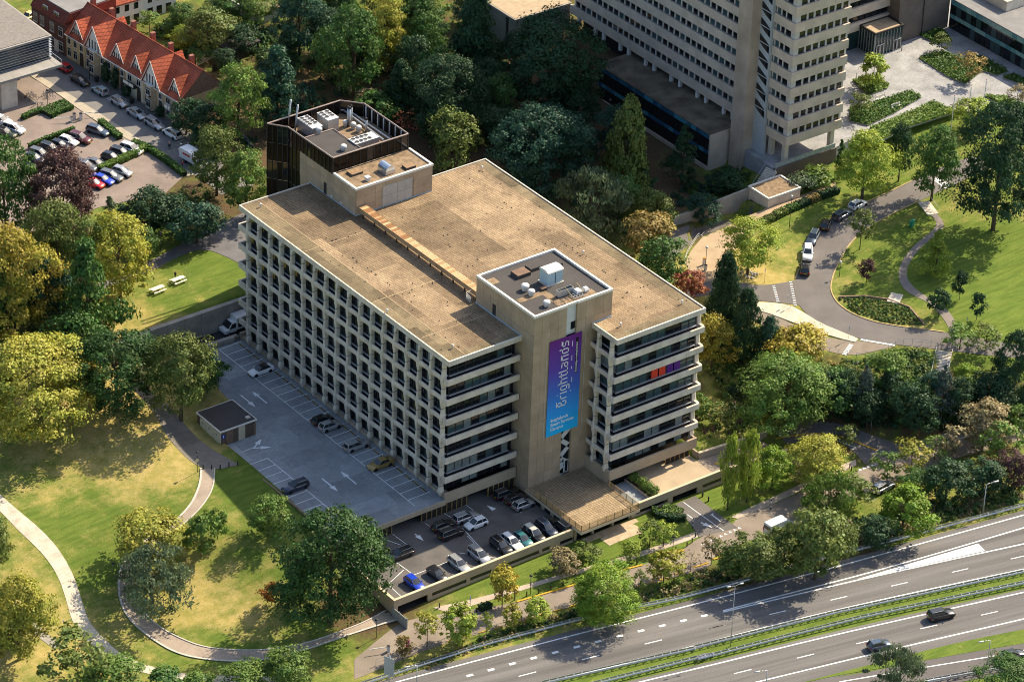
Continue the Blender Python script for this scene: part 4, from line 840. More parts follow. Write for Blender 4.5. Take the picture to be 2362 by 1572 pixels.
road('woodland_path', pm('tan_path',(0.40,0.29,0.19),.95), ID, [(780,200),(850,203),(930,215),(985,228)], [(780,210),(850,215),(920,228),(985,240)])
# ================================================================ service road, footway, verge in front of the garage
nL = np.concatenate([W2(Z8,[(-120,1290),(60,1140),(190,1040),(480,990),(900,935),(1320,805),(1600,715),(1750,680),(2000,590),(2110,500),(2350,410)]), W2(Y4,[(340,835),(700,690),(870,610),(1050,565),(1250,440),(1390,385),(1560,330),(1750,265),(2096,190),(2300,150)])])
nR = np.concatenate([W2(Z8,[(-120,1420),(100,1330),(370,1215),(850,1080),(1340,930),(1700,830),(2000,745),(2200,690)]), W2(Y4,[(200,1075),(300,1000),(700,880),(1000,740),(1300,600),(1560,500),(1800,430),(2096,345),(2300,300)])])
sr = struct(strip_mesh(nL, nR, .05, 8, .2).build('service_road', asphalt_b))
for zf, pts in [(Z8,[(930,920),(1320,805)]),(Z8,[(1600,718),(1745,682)]),(Z8,[(1950,605),(2015,585)])]: line_mb(W2(zf,pts),.3,.05,h=.13).build('yellow_kerb', pm('kerb_yellow',(0.62,0.36,0.03),.8,.12), sr)
kb = MB().box(-.75,-.12,0,.75,.12,.14).mesh('kerb_block', MT['kerb_yellow'])
for i, (a,b) in enumerate([(510,1168),(610,1140),(710,1112),(810,1085),(935,1050),(1010,1028),(1105,998),(1195,972),(1300,942),(1715,820),(1795,797),(1880,772),(1980,735),(2100,690),(2145,675),(2230,638)]):
    p = G(*Z8(a,b)); o = put('kerb_block', kb, None, (p[0],p[1],p[2]+.02), R_(-9)); tag(o, 'yellow kerb block on the far edge of the service road', 'kerb block', 'yellow kerb blocks along the service road')
fw = road('footway', pm('pinkish_paving',(0.46,0.38,0.30),.9,.14,.5), Z8, [(390,955),(640,905),(1050,790),(1340,705),(1750,590),(2090,465)], [(490,990),(700,925),(1060,815),(1330,735),(1760,620),(2105,500)])
road('footway', MT['pinkish_paving'], Y4, [(330,815),(480,740),(700,640),(870,560),(1000,500),(1080,470)], [(370,825),(520,765),(720,670),(870,600),(1020,540),(1085,500)])
road('patio', pm('patio_slabs',(0.46,0.36,0.24),.9,.2,1.0), Z8, [(1470,510),(1690,395),(1740,470)], [(1530,555),(1740,470),(1745,475)])
road('patio', MT['patio_slabs'], Z8, [(1340,520),(1520,440),(1700,380)], [(1400,530),(1560,470),(1720,400)])
ds = road('garage_drive', asphalt, Z8, [(1930,300),(2050,400),(2110,500)], [(2085,235),(2250,360),(2360,440)], .07)
for A_, B_ in [((2010,275),(2270,460)),((2035,355),(2075,385))]: line_mb(W2(Z8,[A_,B_]),.14,.078).build('drive_line', white, ds)
for (a,b),(c,d) in [(((2160,330)),((2240,395))),(((2100,395)),((2165,428)))]:
    p, q = G(*Z8(a,b)), G(*Z8(c,d)); v = p-q if a == 2160 else q-p; m_ = (p+q)/2; arrow(m_[0],m_[1],math.atan2(v[1],v[0]),4.0,ds,m_[2]+.085)
for i in range(9):
    a = 2130+i*30; b = 545-i*13; p = G(*Z8(a,b)); MB().prism([(p[0]-.3,p[1]-.25),(p[0]+.3,p[1]-.25),(p[0],p[1]+.3)],p[2]+.055,p[2]+.06).build('shark_tooth', white, sr)
for i in range(5): p = G(*Y4(1105+i*25,530-i*9)); MB().prism([(p[0]-.35,p[1]-.3),(p[0]+.35,p[1]-.3),(p[0],p[1]+.35)],p[2]+.055,p[2]+.06).build('shark_tooth', white, sr)
lr = road('loop_road', asphalt, Y4, [(575,283),(700,240),(850,232),(1050,268),(1200,335),(1390,390)], [(670,378),(800,335),(900,338),(1000,365),(1080,430),(1140,500)], .06, 7)
line_mb(W2(Y4,[(600,345),(700,325),(850,310),(1000,330),(1210,415)]),.3,.07,h=.06).build('yellow_kerb', MT['kerb_yellow'], lr); MB().prism([(46.5,-12.9),(59,-12.9),(59,-12.6),(46.5,-12.6)], [-2.9,-4.0,-4.0,-2.9],[-2.75,-3.86,-3.86,-2.75]).build('yellow_kerb', MT['kerb_yellow'], lr)
line_mb(W2(Y4,[(1210,415),(1310,445),(1500,405),(1750,330),(2096,255)]),.16,.075).build('road_line', white, sr); line_mb(W2(Y4,[(980,360),(1070,395),(1090,400),(1060,410)]),.2,.075).build('road_line', white, sr)
for p0,p1 in [((1760,295),(1900,280)),((1900,285),(1935,320)),((1800,372),(1900,345))]: line_mb(W2(Y4,[p0,p1]),.16,.075).build('road_line', white, sr)
# ================================================================ motorway
HZ = -5.5
def ext(P, a=70, b=90):
    P = np.asarray(P)[:,:2]; d0 = (P[0]-P[1])/np.linalg.norm(P[0]-P[1]); d1 = (P[-1]-P[-2])/np.linalg.norm(P[-1]-P[-2])
    return np.vstack([P[0]+d0*a, P, P[-1]+d1*b])
def HW(*segs): return np.concatenate([WZ(zf, pts, HZ)[:,:2] for zf, pts in segs])
railN = HW((Z8,[(130,1400),(700,1215),(1300,1055),(2000,905)]),(Y7,[(300,615),(750,490),(1500,290),(2356,60)]))
lineN = HW((Z8,[(280,1402),(1000,1210),(1700,1030)]),(Y7,[(100,727),(1000,490),(2356,115)]))
lineM = HW((Z8,[(1280,1402),(2100,1200)]),(Y7,[(0,1047),(1000,790),(2356,500)]))
railA = HW((Z8,[(1400,1390),(2100,1230)]),(Y7,[(0,1078),(1000,830),(2356,535)]))
railB = HW((Z8,[(1700,1395),(2200,1270)]),(Y7,[(0,1165),(1200,860),(2356,615)]))
lineP = HW((Z8,[(1900,1395),(2300,1300)]),(Y7,[(300,1140),(1100,945),(2356,665)]))
lineQ = HW((Y7,[(470,1300),(1400,1075),(2356,855)]))
hwA = struct(strip_mesh(np.c_[ext(lineN)+(.2,1.2), np.zeros(len(lineN)+2)], np.c_[ext(lineM)+(-.1,-.8), np.zeros(len(lineM)+2)], .03, 6, .2, z=HZ, step=4).build('motorway', motorway_m))
hwB = struct(strip_mesh(np.c_[ext(lineP)+(.1,.8), np.zeros(len(lineP)+2)], np.c_[ext(lineQ)+(-.8,-3.2), np.zeros(len(lineQ)+2)], .03, 6, .2, z=HZ, step=4).build('motorway', motorway_m))
slipN = HW((Y7,[(200,1395),(900,1295),(1600,1165),(2356,1000)])); slipS = HW((Y7,[(300,1640),(1040,1420),(1700,1315),(2356,1190)]))
slip = struct(strip_mesh(np.c_[ext(slipN), np.zeros(len(slipN)+2)], np.c_[ext(slipS)+(0,-1), np.zeros(len(slipS)+2)], .05, 6, .2, z=HZ, step=4).build('slip_road', pm('slip_asphalt',(0.13,0.12,0.115),.95,.1,.3)))
def hl(P, w, par, name='road_line', e=True, z=.04): return line_mb(ext(P) if e else P, w, z, z=HZ, step=4).build(name, white, par)
hl(lineN,.26,hwA); hl(lineM,.26,hwA); hl(lineP,.26,hwB); hl(lineQ,.26,hwB)
hl(HW((Y7,[(210,797),(700,668),(1150,555),(1700,400),(2356,205)])),.28,hwA,e=False); hl(HW((Y7,[(210,806),(700,690),(1150,582),(1700,462),(2356,320)])),.28,hwA,e=False)
gore = HW((Y7,[(1160,574),(2030,318),(2078,370)])); MB().prism([tuple(p) for p in gore], HZ+.036, HZ+.042).build('gore_marking', white, hwA)
def dash(zf, pts, ln, w, par, dz=.045):
    c = [WZ(zf,[p],HZ)[0] for p in pts]; 
    for i, p in enumerate(c):
        q = c[min(i+1,len(c)-1)]; r = c[max(i-1,0)]; d = q-r; MB().obox((p[0],p[1],HZ+.036),ln,w,.006,math.atan2(d[1],d[0])).build('lane_dash', white, par)
dash(Z8,[(627,1393),(765,1357),(903,1318),(1040,1281),(1180,1245),(1320,1209),(1458,1174),(1597,1139),(1735,1105),(1873,1072),(2010,1039),(2145,1007)],1.1,.5,hwA)
dash(Z8,[(1000,1385),(1408,1278),(1815,1177),(2218,1080)],3.0,.18,hwA); dash(Y7,[(158,912),(600,810),(1035,708),(1468,608),(1900,510),(2320,415)],3.0,.18,hwA)
dash(Y7,[(-100,1340),(350,1230),(797,1120),(1220,1018),(1677,912),(2110,815)],3.0,.18,hwB)
hl(HW((Y7,[(1040,1305),(1650,1200),(2180,1115),(2400,1070)])),.22,slip,e=False,z=.065); hl(HW((Y7,[(1640,1300),(1850,1265),(2080,1222),(2400,1160)])),.22,slip,e=False,z=.065)
struct(strip_mesh(np.c_[ext(railA)+(0,.2), np.zeros(len(railA)+2)], np.c_[ext(railB)+(0,-.4), np.zeros(len(railB)+2)], .07, 5, .1, z=HZ, step=3).build('median_grass', verge))
gN = HW((Y7,[(700,1330),(960,1258),(1500,1120),(1900,1020),(2356,930)])); gS = HW((Y7,[(700,1335),(960,1268),(1500,1180),(1900,1105),(2356,1030)]))
struct(strip_mesh(np.c_[gN, np.zeros(len(gN))], np.c_[gS, np.zeros(len(gS))], .075, 4, .1, z=HZ, step=3).build('verge_grass', verge))
rust = pm('rusty_steel', (0.25,0.16,0.13), .7, .3, 2)
def guard_rail(P, label, sp=1.36, zb=HZ, w=.55):
    P = resample(P, max(2, int(np.linalg.norm(np.diff(P,axis=0),axis=1).sum()/sp)+1)); c = P.mean(0)
    t = thing('guard_rail', label, 'guard rail', (c[0],c[1],zb), 0, 'motorway guard rails'); t['_base'] = (c[0],c[1],zb)
    d = np.gradient(P,axis=0); d /= np.linalg.norm(d,axis=1)[:,None]; nr = np.stack([-d[:,1],d[:,0]],1)
    for s in (-1,1):
        Q = P+nr*s*w/2; mb = MB(); n = len(Q); pr = [(0,.48),(.05,.55),(0,.62),(.05,.69),(0,.78),(-.03,.78),(-.03,.48)]
        mb.loft([[(q[0]+nn[0]*s*a, q[1]+nn[1]*s*a, zb+b) for a, b in pr] for q, nn in zip(Q, nr)]); mb.build('rail', alu, t)
    rz = math.atan2(d[len(d)//2][1], d[len(d)//2][0]); pmesh = MB().obox((0,0,0),.1,.12,.72,0).obox((0,0,.62),.09,w,.09,0).mesh('post', alu)
    for i, q in enumerate(P): put('post', pmesh, t, (q[0]-c[0],q[1]-c[1],0), rz)
def clipx(P, x0, x1):
    P = resample(P, 200); return P[(P[:,0] > x0) & (P[:,0] < x1)]
guard_rail(ext(railN,8,8), 'galvanised guard rail between the hedge and the motorway', 1.5); guard_rail(ext(railA,8,8), 'guard rail on the near carriageway side of the grass median'); guard_rail(ext(railB,10,8), 'guard rail on the far right side of the grass median')
guard_rail(HW((Y7,[(1650,1318),(1800,1290),(2070,1240),(2250,1205)])), 'short guard rail beside the slip road behind the round bush')
def gantry_lamp(p, hgt_, ang, label, arms=1, sz=1.0):
    t = thing('street_lamp', label, 'street lamp', p, ang, None)
    MB().tube((0,0,0),(0,0,hgt_),.09*sz,.05*sz,8).build('post', alu, t, True, True)
    for s in ((1,-1) if arms == 2 else (1,)):
        MB().path([(0,0,hgt_),(0,s*.5*sz,hgt_+.12),(0,s*1.0*sz,hgt_+.1)],.04*sz).build('arm', alu, t, True, True)
        MB().loft([[(x*a, s*(1.0*sz+y), hgt_+.1+z) for x,z in ((-.16,0),(.16,0),(.1,.14),(-.1,.14))] for y,a in ((0,.6),(.35*sz,1),(.8*sz,.7))]).build('lamp_head', white_m, t, True, True)
    return t
mwy = R_(-101)
p = at(*Y7(262,1052),HZ); gantry_lamp(p,11.5,mwy,'tall grey street lamp standing in the motorway median',2,.8)
p = at(*Y7(745,485),HZ); gantry_lamp(p,6.0,mwy,'street lamp behind the guard rail by the dark bushes',1,1.3)
p = at(*Y7(2062,115),HZ); gantry_lamp(p,6.0,mwy,'street lamp behind the guard rail near the right edge',1,1.3)
p = at(*Y7(2095,1180),HZ); gantry_lamp(p,4.6,R_(75),'street lamp on the grass strip beside the slip road',1,1.2)
p = at(961,1590,HZ); gantry_lamp(p,4.6,R_(75),'street lamp at the bottom edge beside the guard rail',1,1.2)
p = at(1765,1600,HZ); gantry_lamp(p,4.5,R_(75),'street lamp at the bottom edge on the motorway',1,1.2)
# direction sign seen from behind
p = at(897,1600,-5.3); t = thing('road_sign', 'large grey backed direction sign on a pole at the bottom edge', 'road sign', p, R_(-70))
MB().tube((0,0,0),(0,0,7.2),.11,.11,8).build('pole', alu, t, True, True); MB().box(-.9,-.12,3.6,.9,-.05,6.9).build('panel', pm('sign_back',(0.42,0.47,0.50),.4,.05,1,.03,metal=.4), t, local=True)
for k in range(4): MB().box(-.85,-.05,3.9+.8*k,.85,.02,4.0+.8*k).build('brace', alu, t, local=True)
# ================================================================ roundabout roads beyond the right wing
mL = [(2000,-110),(1700,0),(1600,60),(1320,190),(1130,260),(990,370),(905,480),(885,600),(842,700),(838,780),(865,880),(990,985),(1130,1045),(1270,1095),(1510,1135),(1830,1168),(2200,1215),(2500,1250)]
mR = [(2300,-90),(2000,20),(1930,60),(1660,185),(1400,310),(1215,440),(1112,620),(1075,740),(1085,800),(1130,870),(1250,945),(1450,1005),(1830,1050),(2200,1120),(2500,1160)]
pk = road('park_road', pm('road_grey',(0.165,0.15,0.14),.95,.12,.25,.1,7), Z7, mL, mR, .06, 8)
line_mb(W2(Z7,mR[3:13]),.22,.06,h=.1).build('road_kerb', pm('sandy_kerb',(0.48,0.36,0.17),.85,.2,1), pk); line_mb(W2(Z7,mL[1:9]),.18,.06,h=.1).build('road_kerb', MT['sandy_kerb'], pk)
sp_ = road('side_road', MT['road_grey'], Z7, [(855,705),(700,735),(560,740),(400,705),(250,715),(120,760)], [(870,870),(700,850),(570,840),(400,800),(250,800),(100,850)], .055, 5)
road('side_road', pm('warm_asphalt',(0.26,0.215,0.165),.95,.12), Z7, [(575,845),(700,930),(900,1035),(1100,1100),(1270,1105),(1510,1140)], [(440,900),(560,970),(800,1085),(1010,1165),(1200,1212),(1480,1150)], .052, 6)
isl = road('traffic_island', pm('island_paving',(0.60,0.53,0.41),.95,.18,.8,.12), Z7, [(580,852),(780,862),(900,920),(1000,987),(1150,1050),(1262,1096)], [(592,905),(700,938),(870,1002),(1000,1050),(1130,1092),(1240,1118)], .16, 4, .2)
sd = road('forecourt', pm('forecourt_sand',(0.42,0.31,0.20),.95,.12,.5), Z7, [(1110,58),(890,140),(670,240),(520,300),(280,410),(160,500),(110,600),(180,690),(300,770)], [(1115,100),(850,215),(630,330),(490,410),(430,520),(425,640),(440,720),(430,745),(420,750)], .05, 10)
road('sunken_drive', asphalt, Z7, [(560,215),(530,235),(300,320),(40,375),(-100,430)], [(570,262),(400,340),(280,400),(150,470),(0,580)], .05, 6)
fpp = road('lawn_path', pm('greybrown_path',(0.24,0.205,0.18),.95,.1), Z7, [(1730,275),(1770,300),(1780,345),(1740,390),(1620,480),(1540,590),(1520,680),(1560,770),(1650,820),(1740,860),(1800,930),(1850,1000),(1865,1050)], [(1775,265),(1820,310),(1830,360),(1760,420),(1660,500),(1590,600),(1575,680),(1620,750),(1690,800),(1770,850),(1850,900),(1900,970),(1915,1045)], .05, 3)
def blocks(zf, a, b, n, L, w, par, dz=.075, ang=None, name='give_way_block'):
    P = W2(zf,[a,b]); d = P[1]-P[0]; an = math.atan2(d[1],d[0]) + R_(90) if ang is None else ang
    for i in range(n): q = P[0]+d*(i+.5)/n; MB().obox((q[0],q[1],h1(q[0],q[1])+dz-.004),L,w,.006,an).build(name, white, par)
blocks(Z7,(812,712),(845,880),11,.5,.26,pk); blocks(Z7,(700,742),(730,850),9,.5,.24,sp_); blocks(Z7,(1275,1098),(1505,1138),13,.6,.4,pk); blocks(Z7,(1165,1200),(1215,1130),8,.8,.3,pk); blocks(Z7,(1785,28),(1865,85),9,1.6,.35,pk); blocks(Z7,(1765,45),(1840,100),8,.5,.3,pk)
# hedged wall, retaining walls, gate house, fence
def wall_line(name, pts, z0, z1, w, mat, label, cat='wall', cop=None, group=None):
    P = np.array(pts, float)[:,:2]; c = P.mean(0); t = thing(name, label, cat, (c[0],c[1],min(z0 if not hasattr(z0,'__len__') else z0)if hasattr(z0,'__len__') else z0), 0, group); t['_base'] = tuple(t.location)
    n = len(P); Z1s = z1 if hasattr(z1,'__len__') else [z1]*n; Z0s = z0 if hasattr(z0,'__len__') else [z0]*n
    for i in range(n-1):
        a, b = P[i], P[i+1]; d = (b-a)/np.linalg.norm(b-a); nn = np.array([-d[1],d[0]])*w/2
        MB().prism([tuple(a+nn),tuple(b+nn),tuple(b-nn),tuple(a-nn)], [Z0s[i],Z0s[i+1],Z0s[i+1],Z0s[i]], [Z1s[i],Z1s[i+1],Z1s[i+1],Z1s[i]]).build('wall_section', mat, t)
    return t
P = W2(Z7,[(35,345),(280,270),(530,225)]); wall_line('retaining_wall', P, [0.5,.5,.5], [4.2,4.9,5.6], .4, concrete_b, 'stained concrete wall along the sunken drive under the trees')
t = thing('gate_house', 'low flat roofed concrete box over the sunken drive with gravel roof', 'building', (105.3,42,1)); t['_base'] = (105.3,42,1.0)
MB().box(101.4,39.6,1.0,109,45.3,5.7).build('wall', concrete, t)
for b_ in [(101.3,39.5,109.1,39.85),(101.3,45.05,109.1,45.4),(101.3,39.85,101.65,45.05),(108.75,39.85,109.1,45.05)]: MB().box(b_[0],b_[1],5.7,b_[2],b_[3],6.05).build('coping', coping, t)
MB().box(101.6,39.8,5.68,108.8,45.1,5.85).build('roof', MT['roof_gravel'], t); MB().box(101.32,41,1.2,101.4,44.5,3.6).build('opening', dark_m, t)
P = W2(Z7,[(280,400),(230,425),(170,475),(130,540),(110,600),(125,640),(180,680)])
def rail_fence(P, label, cat='railing', hh=1.1, sp=1.6, mat=alu, name='railing', group=None, dz=0.0):
    L = np.linalg.norm(np.diff(P[:,:2],axis=0),axis=1).sum(); Q = resample(np.asarray(P)[:,:2], max(3,int(L/sp)+1)); Zq = hgt(Q[:,0],Q[:,1])+dz; c = Q.mean(0)
    t = thing(name, label, cat, (c[0],c[1],Zq.min()), 0, group); t['_base'] = tuple(t.location)
    for q, z in zip(Q,Zq): MB().tube((q[0],q[1],z-.1),(q[0],q[1],z+hh),.035,.035,6).build('post', mat, t)
    for f in (1.0,.55): MB().path([(q[0],q[1],z+hh*f) for q,z in zip(Q,Zq)],.03,5).build('rail', mat, t)
    return t
rail_fence(P,'white curved railing around the sandy forecourt',mat=white_m); rail_fence(W2(Z7,[(1010,1170),(1100,1195),(1250,1222),(1400,1205),(1460,1165),(1520,1130),(1640,1128),(1740,1140)]),'galvanised railing along the lower edge of the slip road')
rail_fence(W2(Z8,[(20,1330),(350,1230),(700,1130),(1000,1050),(1340,940)]),'wire mesh fence on the far side of the service road','fence',1.2,2.2,pm('fence_grey',(0.22,0.22,0.22),.6),'mesh_fence'); rail_fence(W2(Z8,[(1690,850),(1950,760),(2120,690)]),'short wire mesh fence right of the big bright tree','fence',1.2,2.2,MT['fence_grey'],'mesh_fence')
# planting-bed kerb, manhole slab
P = W2(Z7,[(1130,822),(1300,816),(1460,838),(1600,890),(1690,1000)]); wall_line('bed_wall', P, [q[2]-.3 for q in P], [q[2]+.35 for q in P], .25, pm('brick_edge',(0.30,0.20,0.14),.9), 'low brick edging wall behind the shrub bed')
p = G(*Z7(1503,828)); MB().obox((p[0],p[1],p[2]-.1),3.2,2.2,.3,R_(35)).solo('concrete_slab', concrete, 'pale concrete cover slab on the lawn above the shrub bed', 'slab')
# steps on both lawns
def steps(A, B, w, n, z0, z1, label):
    A = np.array(A[:2]); B = np.array(B[:2]); d = B-A; L = np.linalg.norm(d); rz = math.atan2(d[1],d[0]); c = A
    t = thing('stone_steps', label, 'steps', (A[0],A[1],min(z0,z1)), 0); t['_base'] = tuple(t.location); sm = concrete
    for i in range(n):
        q = A+d*(i+.5)/n; z = z0+(z1-z0)*(i+.5)/n; MB().obox((q[0],q[1],z-.5),L/n*.98,w,.5,rz).build('step', sm, t)
    for s in (-1,1):
        nn = np.array([-d[1],d[0]])/L*s*(w/2+.1); a, b = A+nn, B+nn; MB().tube((a[0],a[1],z0+.9),(b[0],b[1],z1+.9),.03,.03,6).build('handrail', alu, t)
A_, B_ = G(*Z7(1690,190)), G(*Z7(1755,272)); steps(A_,B_,2.2,9,A_[2]+.2,B_[2]+.1,'concrete steps from the park road down to the lawn path')
A_, B_ = G(*Z7(1830,1175)), G(*Z7(1790,1370)); steps(A_,B_,2.6,20,A_[2]+.15,B_[2]+.15,'long flight of concrete steps below the park road')
# ================================================================ tall office tower behind the wood
TB = thing('office_tower', 'tall beige concrete office tower with long window ribbons behind the wood', 'building', (118,60,6.4)); TB['_base'] = (118.0,60.0,6.4)
def tpart(mb, name, mat): return mb.build(name, mat, TB)
tcon = pm('pinkish_concrete', (0.56,0.465,0.365), .88, .14, .4, .08, 9, .12); tpier = pm('pale_pier', (0.56,0.52,0.46), .85, .1)
FX, FY, ZB, FP, NF = 110.9, 46.5, 10.7, 3.3, 14
tpart(MB().box(FX+.6,FY+.6,ZB-.1,123.2,110.5,ZB+FP*NF), 'core_wall', MT['inner_wall'])
tpart(MB().box(113.2,60,1,123,110,ZB), 'podium_wall', MT['inner_wall'])
bandA = MB().box(0,0,0,.45,1,1.8); 
pane_n = MB().box(0,-.58,0,.03,.58,1.46).mesh('window_pane', dglass); pane_t = MB().box(0,-.58,0,.03,.58,1.46).mesh('window_pane', tglass); pier_n = MB().box(0,-.14,0,.22,.14,1.5).mesh('pier', tpier)
pane_f = MB().box(-.6,0,0,.6,.03,1.46).mesh('window_pane', dglass); pier_f = MB().box(-.21,0,0,.21,.22,1.5).mesh('pier', tpier)
random.seed(21); rest = MB(); restp = MB()
for k in range(NF):
    z = ZB+FP*k
    tpart(MB().prism([(FX,FY),(FX+.3,FY),(FX+.3,52.4),(FX,52.4)], z, z+1.8), 'band', tcon)
    tpart(MB().box(FX,59.0,z,FX+.3,111.6,z+1.8), 'band', tcon); tpart(MB().box(FX+.3,FY,z,124.3,FY+.3,z+1.8), 'band', tcon)
    tpart(MB().box(124.0,FY+.3,z,124.3,FY+3,z+1.8), 'band', tcon)
    tpart(MB().box(FX+.25,FY+.25,z+.02,124.0,111.2,z+.25), 'floor_slab', tcon)
    tpart(MB().box(FX+.3,59.2,z+1.55,FX+.7,111.2,z+1.78), 'sill', pm('tower_sill',(0.30,0.26,0.23),.8))
    tpart(MB().box(FX+.3,FY+.3,z+1.55,123.8,FY+.7,z+1.78), 'sill', MT['tower_sill']); tpart(MB().box(FX+.3,FY+.7,z+1.55,FX+.7,52.4,z+1.78), 'sill', MT['tower_sill'])
    n = 31
    for i in range(n):
        y = 59.8+1.66*i
        if k <= 7: put('window_pane', random.choice([pane_n,pane_n,pane_t]), TB, (FX+.55-118, y-60, z+1.82-6.4)); put('pier', pier_n, TB, (FX+.42-118, y+.83-60, z+1.8-6.4))
        else: rest.box(FX+.55,y-.48,z+1.82,FX+.58,y+.48,z+3.2); restp.box(FX+.42,y+.69,z+1.8,FX+.64,y+.97,z+3.3)
    for i in range(7):
        x = FX+2.3+1.66*i; put('window_pane', pane_f, TB, (x-118, FY+.55-60, z+1.82-6.4)); put('pier', pier_f, TB, (x+.83-118, FY+.42-60, z+1.8-6.4))
    tpart(MB().box(FX+.4,FY+.4,z+1.8,FX+1.5,FY+1.5,z+3.3), 'corner_pier', tpier)
    for i in range(3): put('window_pane', pane_t if i == 2 else pane_n, TB, (FX+.55-118, FY+2.5+1.3*i-60, z+1.82-6.4)); put('pier', pier_n, TB, (FX+.42-118, FY+3.15+1.3*i-60, z+1.8-6.4))
struct(rest.build('window_pane', dglass, TB), 'stuff'); struct(restp.build('pier', tpier, TB), 'stuff')
tpart(MB().box(108.3,55.5,1.0,112,59.2,ZB+FP*NF+3), 'stair_core', pm('core_concrete',(0.43,0.35,0.27),.9,.2,.25,.1,8,.2))
tpart(MB().box(112.2,59.2,1.0,116,64,ZB+FP*NF), 'stair_core', MT['core_concrete'])
tpart(MB().box(110.5,52.5,6.4,111.3,55.5,ZB+FP*NF), 'stair_slit', pm('bluish_panel',(0.42,0.46,0.48),.6,.06))
for k in range(NF*2):
    z = 14+1.65*k
    tpart(MB().loft([[(110.4,52.7,z),(110.4,53.9 if k%2 else 54.2,z+.7),(110.4,55.3,z+1.4),(110.4,55.3 if k%2 else 52.7,z+.1 if k%2 else z+1.4)],[(110.5,52.7,z),(110.5,53.9 if k%2 else 54.2,z+.7),(110.5,55.3,z+1.4),(110.5,55.3 if k%2 else 52.7,z+.1 if k%2 else z+1.4)]]), 'slit_glass', dglass)
for x, y in [(111.7,47.6),(111.7,51.4),(122.8,47.6),(119,55)]: tpart(MB().box(x,y,6.3,x+.9,y+.9,ZB), 'pillar', pm('cream_pillar',(0.55,0.50,0.40),.8,.06))
for i in range(13): tpart(MB().box(111.1,62+3.9*i-(1.3 if i%2 else 0),9,111.7,62.6+3.9*i-(1.3 if i%2 else 0),ZB), 'stub_pillar', pm('white_stub',(0.68,0.66,0.62),.8))
# low wing at the foot of the tower
LW = thing('low_wing', 'two storey dark glazed wing with mossy roof at the foot of the tall tower', 'building', (108,75,1.5)); LW['_base'] = (108.0,75.0,1.5)
MB().box(104.3,60.1,1.0,113.2,93.5,9.0).build('wall', dark_m, LW); MB().box(104.0,59.9,9.0,113.2,94,9.2).build('roof', pm('mossy_roof',(0.16,0.125,0.085),.95,.45,.35,.15), LW)
MB().box(104.05,59.8,1.0,110.5,60.1,9.1).build('end_wall', tcon, LW)
bl = [glass('blue_band_%d' % i, c, .1) for i, c in enumerate([(0.03,0.14,0.22),(0.06,0.26,0.34),(0.02,0.09,0.16)])]
for i in range(26):
    y = 60.2+1.28*i
    MB().box(104.0,y+.02,8.1,104.3,y+1.26,9.0).build('blue_panel', random.choice(bl), LW); MB().box(104.0,y+.02,4.9,104.3,y+1.26,5.6).build('blue_panel', random.choice(bl), LW)
    MB().box(104.1,y+.04,5.65,104.28,y+1.24,8.05).build('window_pane', dglass, LW); MB().box(104.1,y+.04,2.4,104.28,y+1.24,4.85).build('window_pane', dglass, LW)
MB().box(103.9,60.1,1.0,104.3,93.5,2.35).build('plinth', tcon, LW)
LE = thing('concrete_annex', 'concrete entrance annex with gravel roof beyond the low wing', 'building', (105,118,5)); LE['_base'] = (105.0,118.0,5.0)
MB().box(98.6,112.9,3,112,126,11.6).build('wall', pm('grey_annex',(0.26,0.25,0.23),.9), LE); MB().box(98.4,112.7,11.6,112.2,126.2,12).build('roof_edge', concrete_b, LE); MB().box(98.7,113,11.95,112,126,12.05).build('roof', pm('tan_gravel_roof',(0.42,0.32,0.21),.95,.15,1), LE)
MB().box(98.45,115,4,98.62,115.6,11.5).build('ladder', dark_m, LE)
# second wing of the tower, to the right
BW = thing('rear_wing', 'rear wing of the office tower with banded windows above the glass pavilion', 'building', (145,80,6.4)); BW['_base'] = (145.0,80.0,6.4)
MB().box(126,78,6.4,164,90,10.3).build('ground_floor', dglass, BW)
MB().box(124.5,76.2,10.4,165,90,48).build('core_wall', MT['inner_wall'], BW)
for k in range(10):
    z = 10.3+FP*k; MB().box(124,75.4,z,165.4,76,z+1.8).build('band', tcon, BW); MB().box(165,76,z,165.4,90,z+1.8).build('band', tcon, BW)
    for i in range(25): MB().box(125+1.62*i,76.0,z+1.8,125+1.62*i+1.4,76.18,z+3.3).build('window_pane', dglass, BW)
# plaza
stone = pm('plaza_stone', (0.30,0.30,0.30), .85, .25, .3, .14, 3)
plz = [(109.0,47.2),(123.6,47.1),(134,48.6),(152.5,45.8),(161,35.8),(215,33),(215,110),(126,110),(124,66),(109.0,66)]
struct(MB().prism(plz, 2.5, 6.46).build('plaza', stone))
t = thing('plaza_wall', 'dark brick retaining wall with glass balustrade below the tower pillars', 'wall', (116,46.9,2)); t['_base'] = (116,46.9,2.0)
MB().box(108.8,46.75,1.5,123.8,47.15,6.5).build('wall', pm('dark_brick',(0.13,0.10,0.085),.9,.15), t)
for i in range(12): MB().box(109+1.22*i,46.9,6.5,109.06+1.22*i,47,7.5).build('baluster', alu, t); MB().box(109.08+1.22*i,46.93,6.6,110.18+1.22*i,46.96,7.4).build('glass_panel', pm('pale_glass',(0.30,0.36,0.38),.15,.05), t)
MB().box(109,46.88,7.45,123.7,47,7.52).build('handrail', alu, t)
A_ = np.array([107.2,47.6]); steps((104.5,46.6),(108.8,47.6),2.4,13,3.0,6.3,'metal railed steps up to the plaza beside the stair core')
PVb = thing('glass_pavilion', 'green glass entrance cube with gravel roof on the plaza', 'building', (157.8,73,6.4)); PVb['_base'] = (157.8,73.0,6.4)
MB().box(154.2,70.9,6.4,161.3,75.6,11.2).build('core', glass('green_core',(0.02,0.045,0.045),.1), PVb); MB().box(145,75.6,6.4,154.1,80,10.4).build('link', glass('green_core',(0,0,0)), PVb)
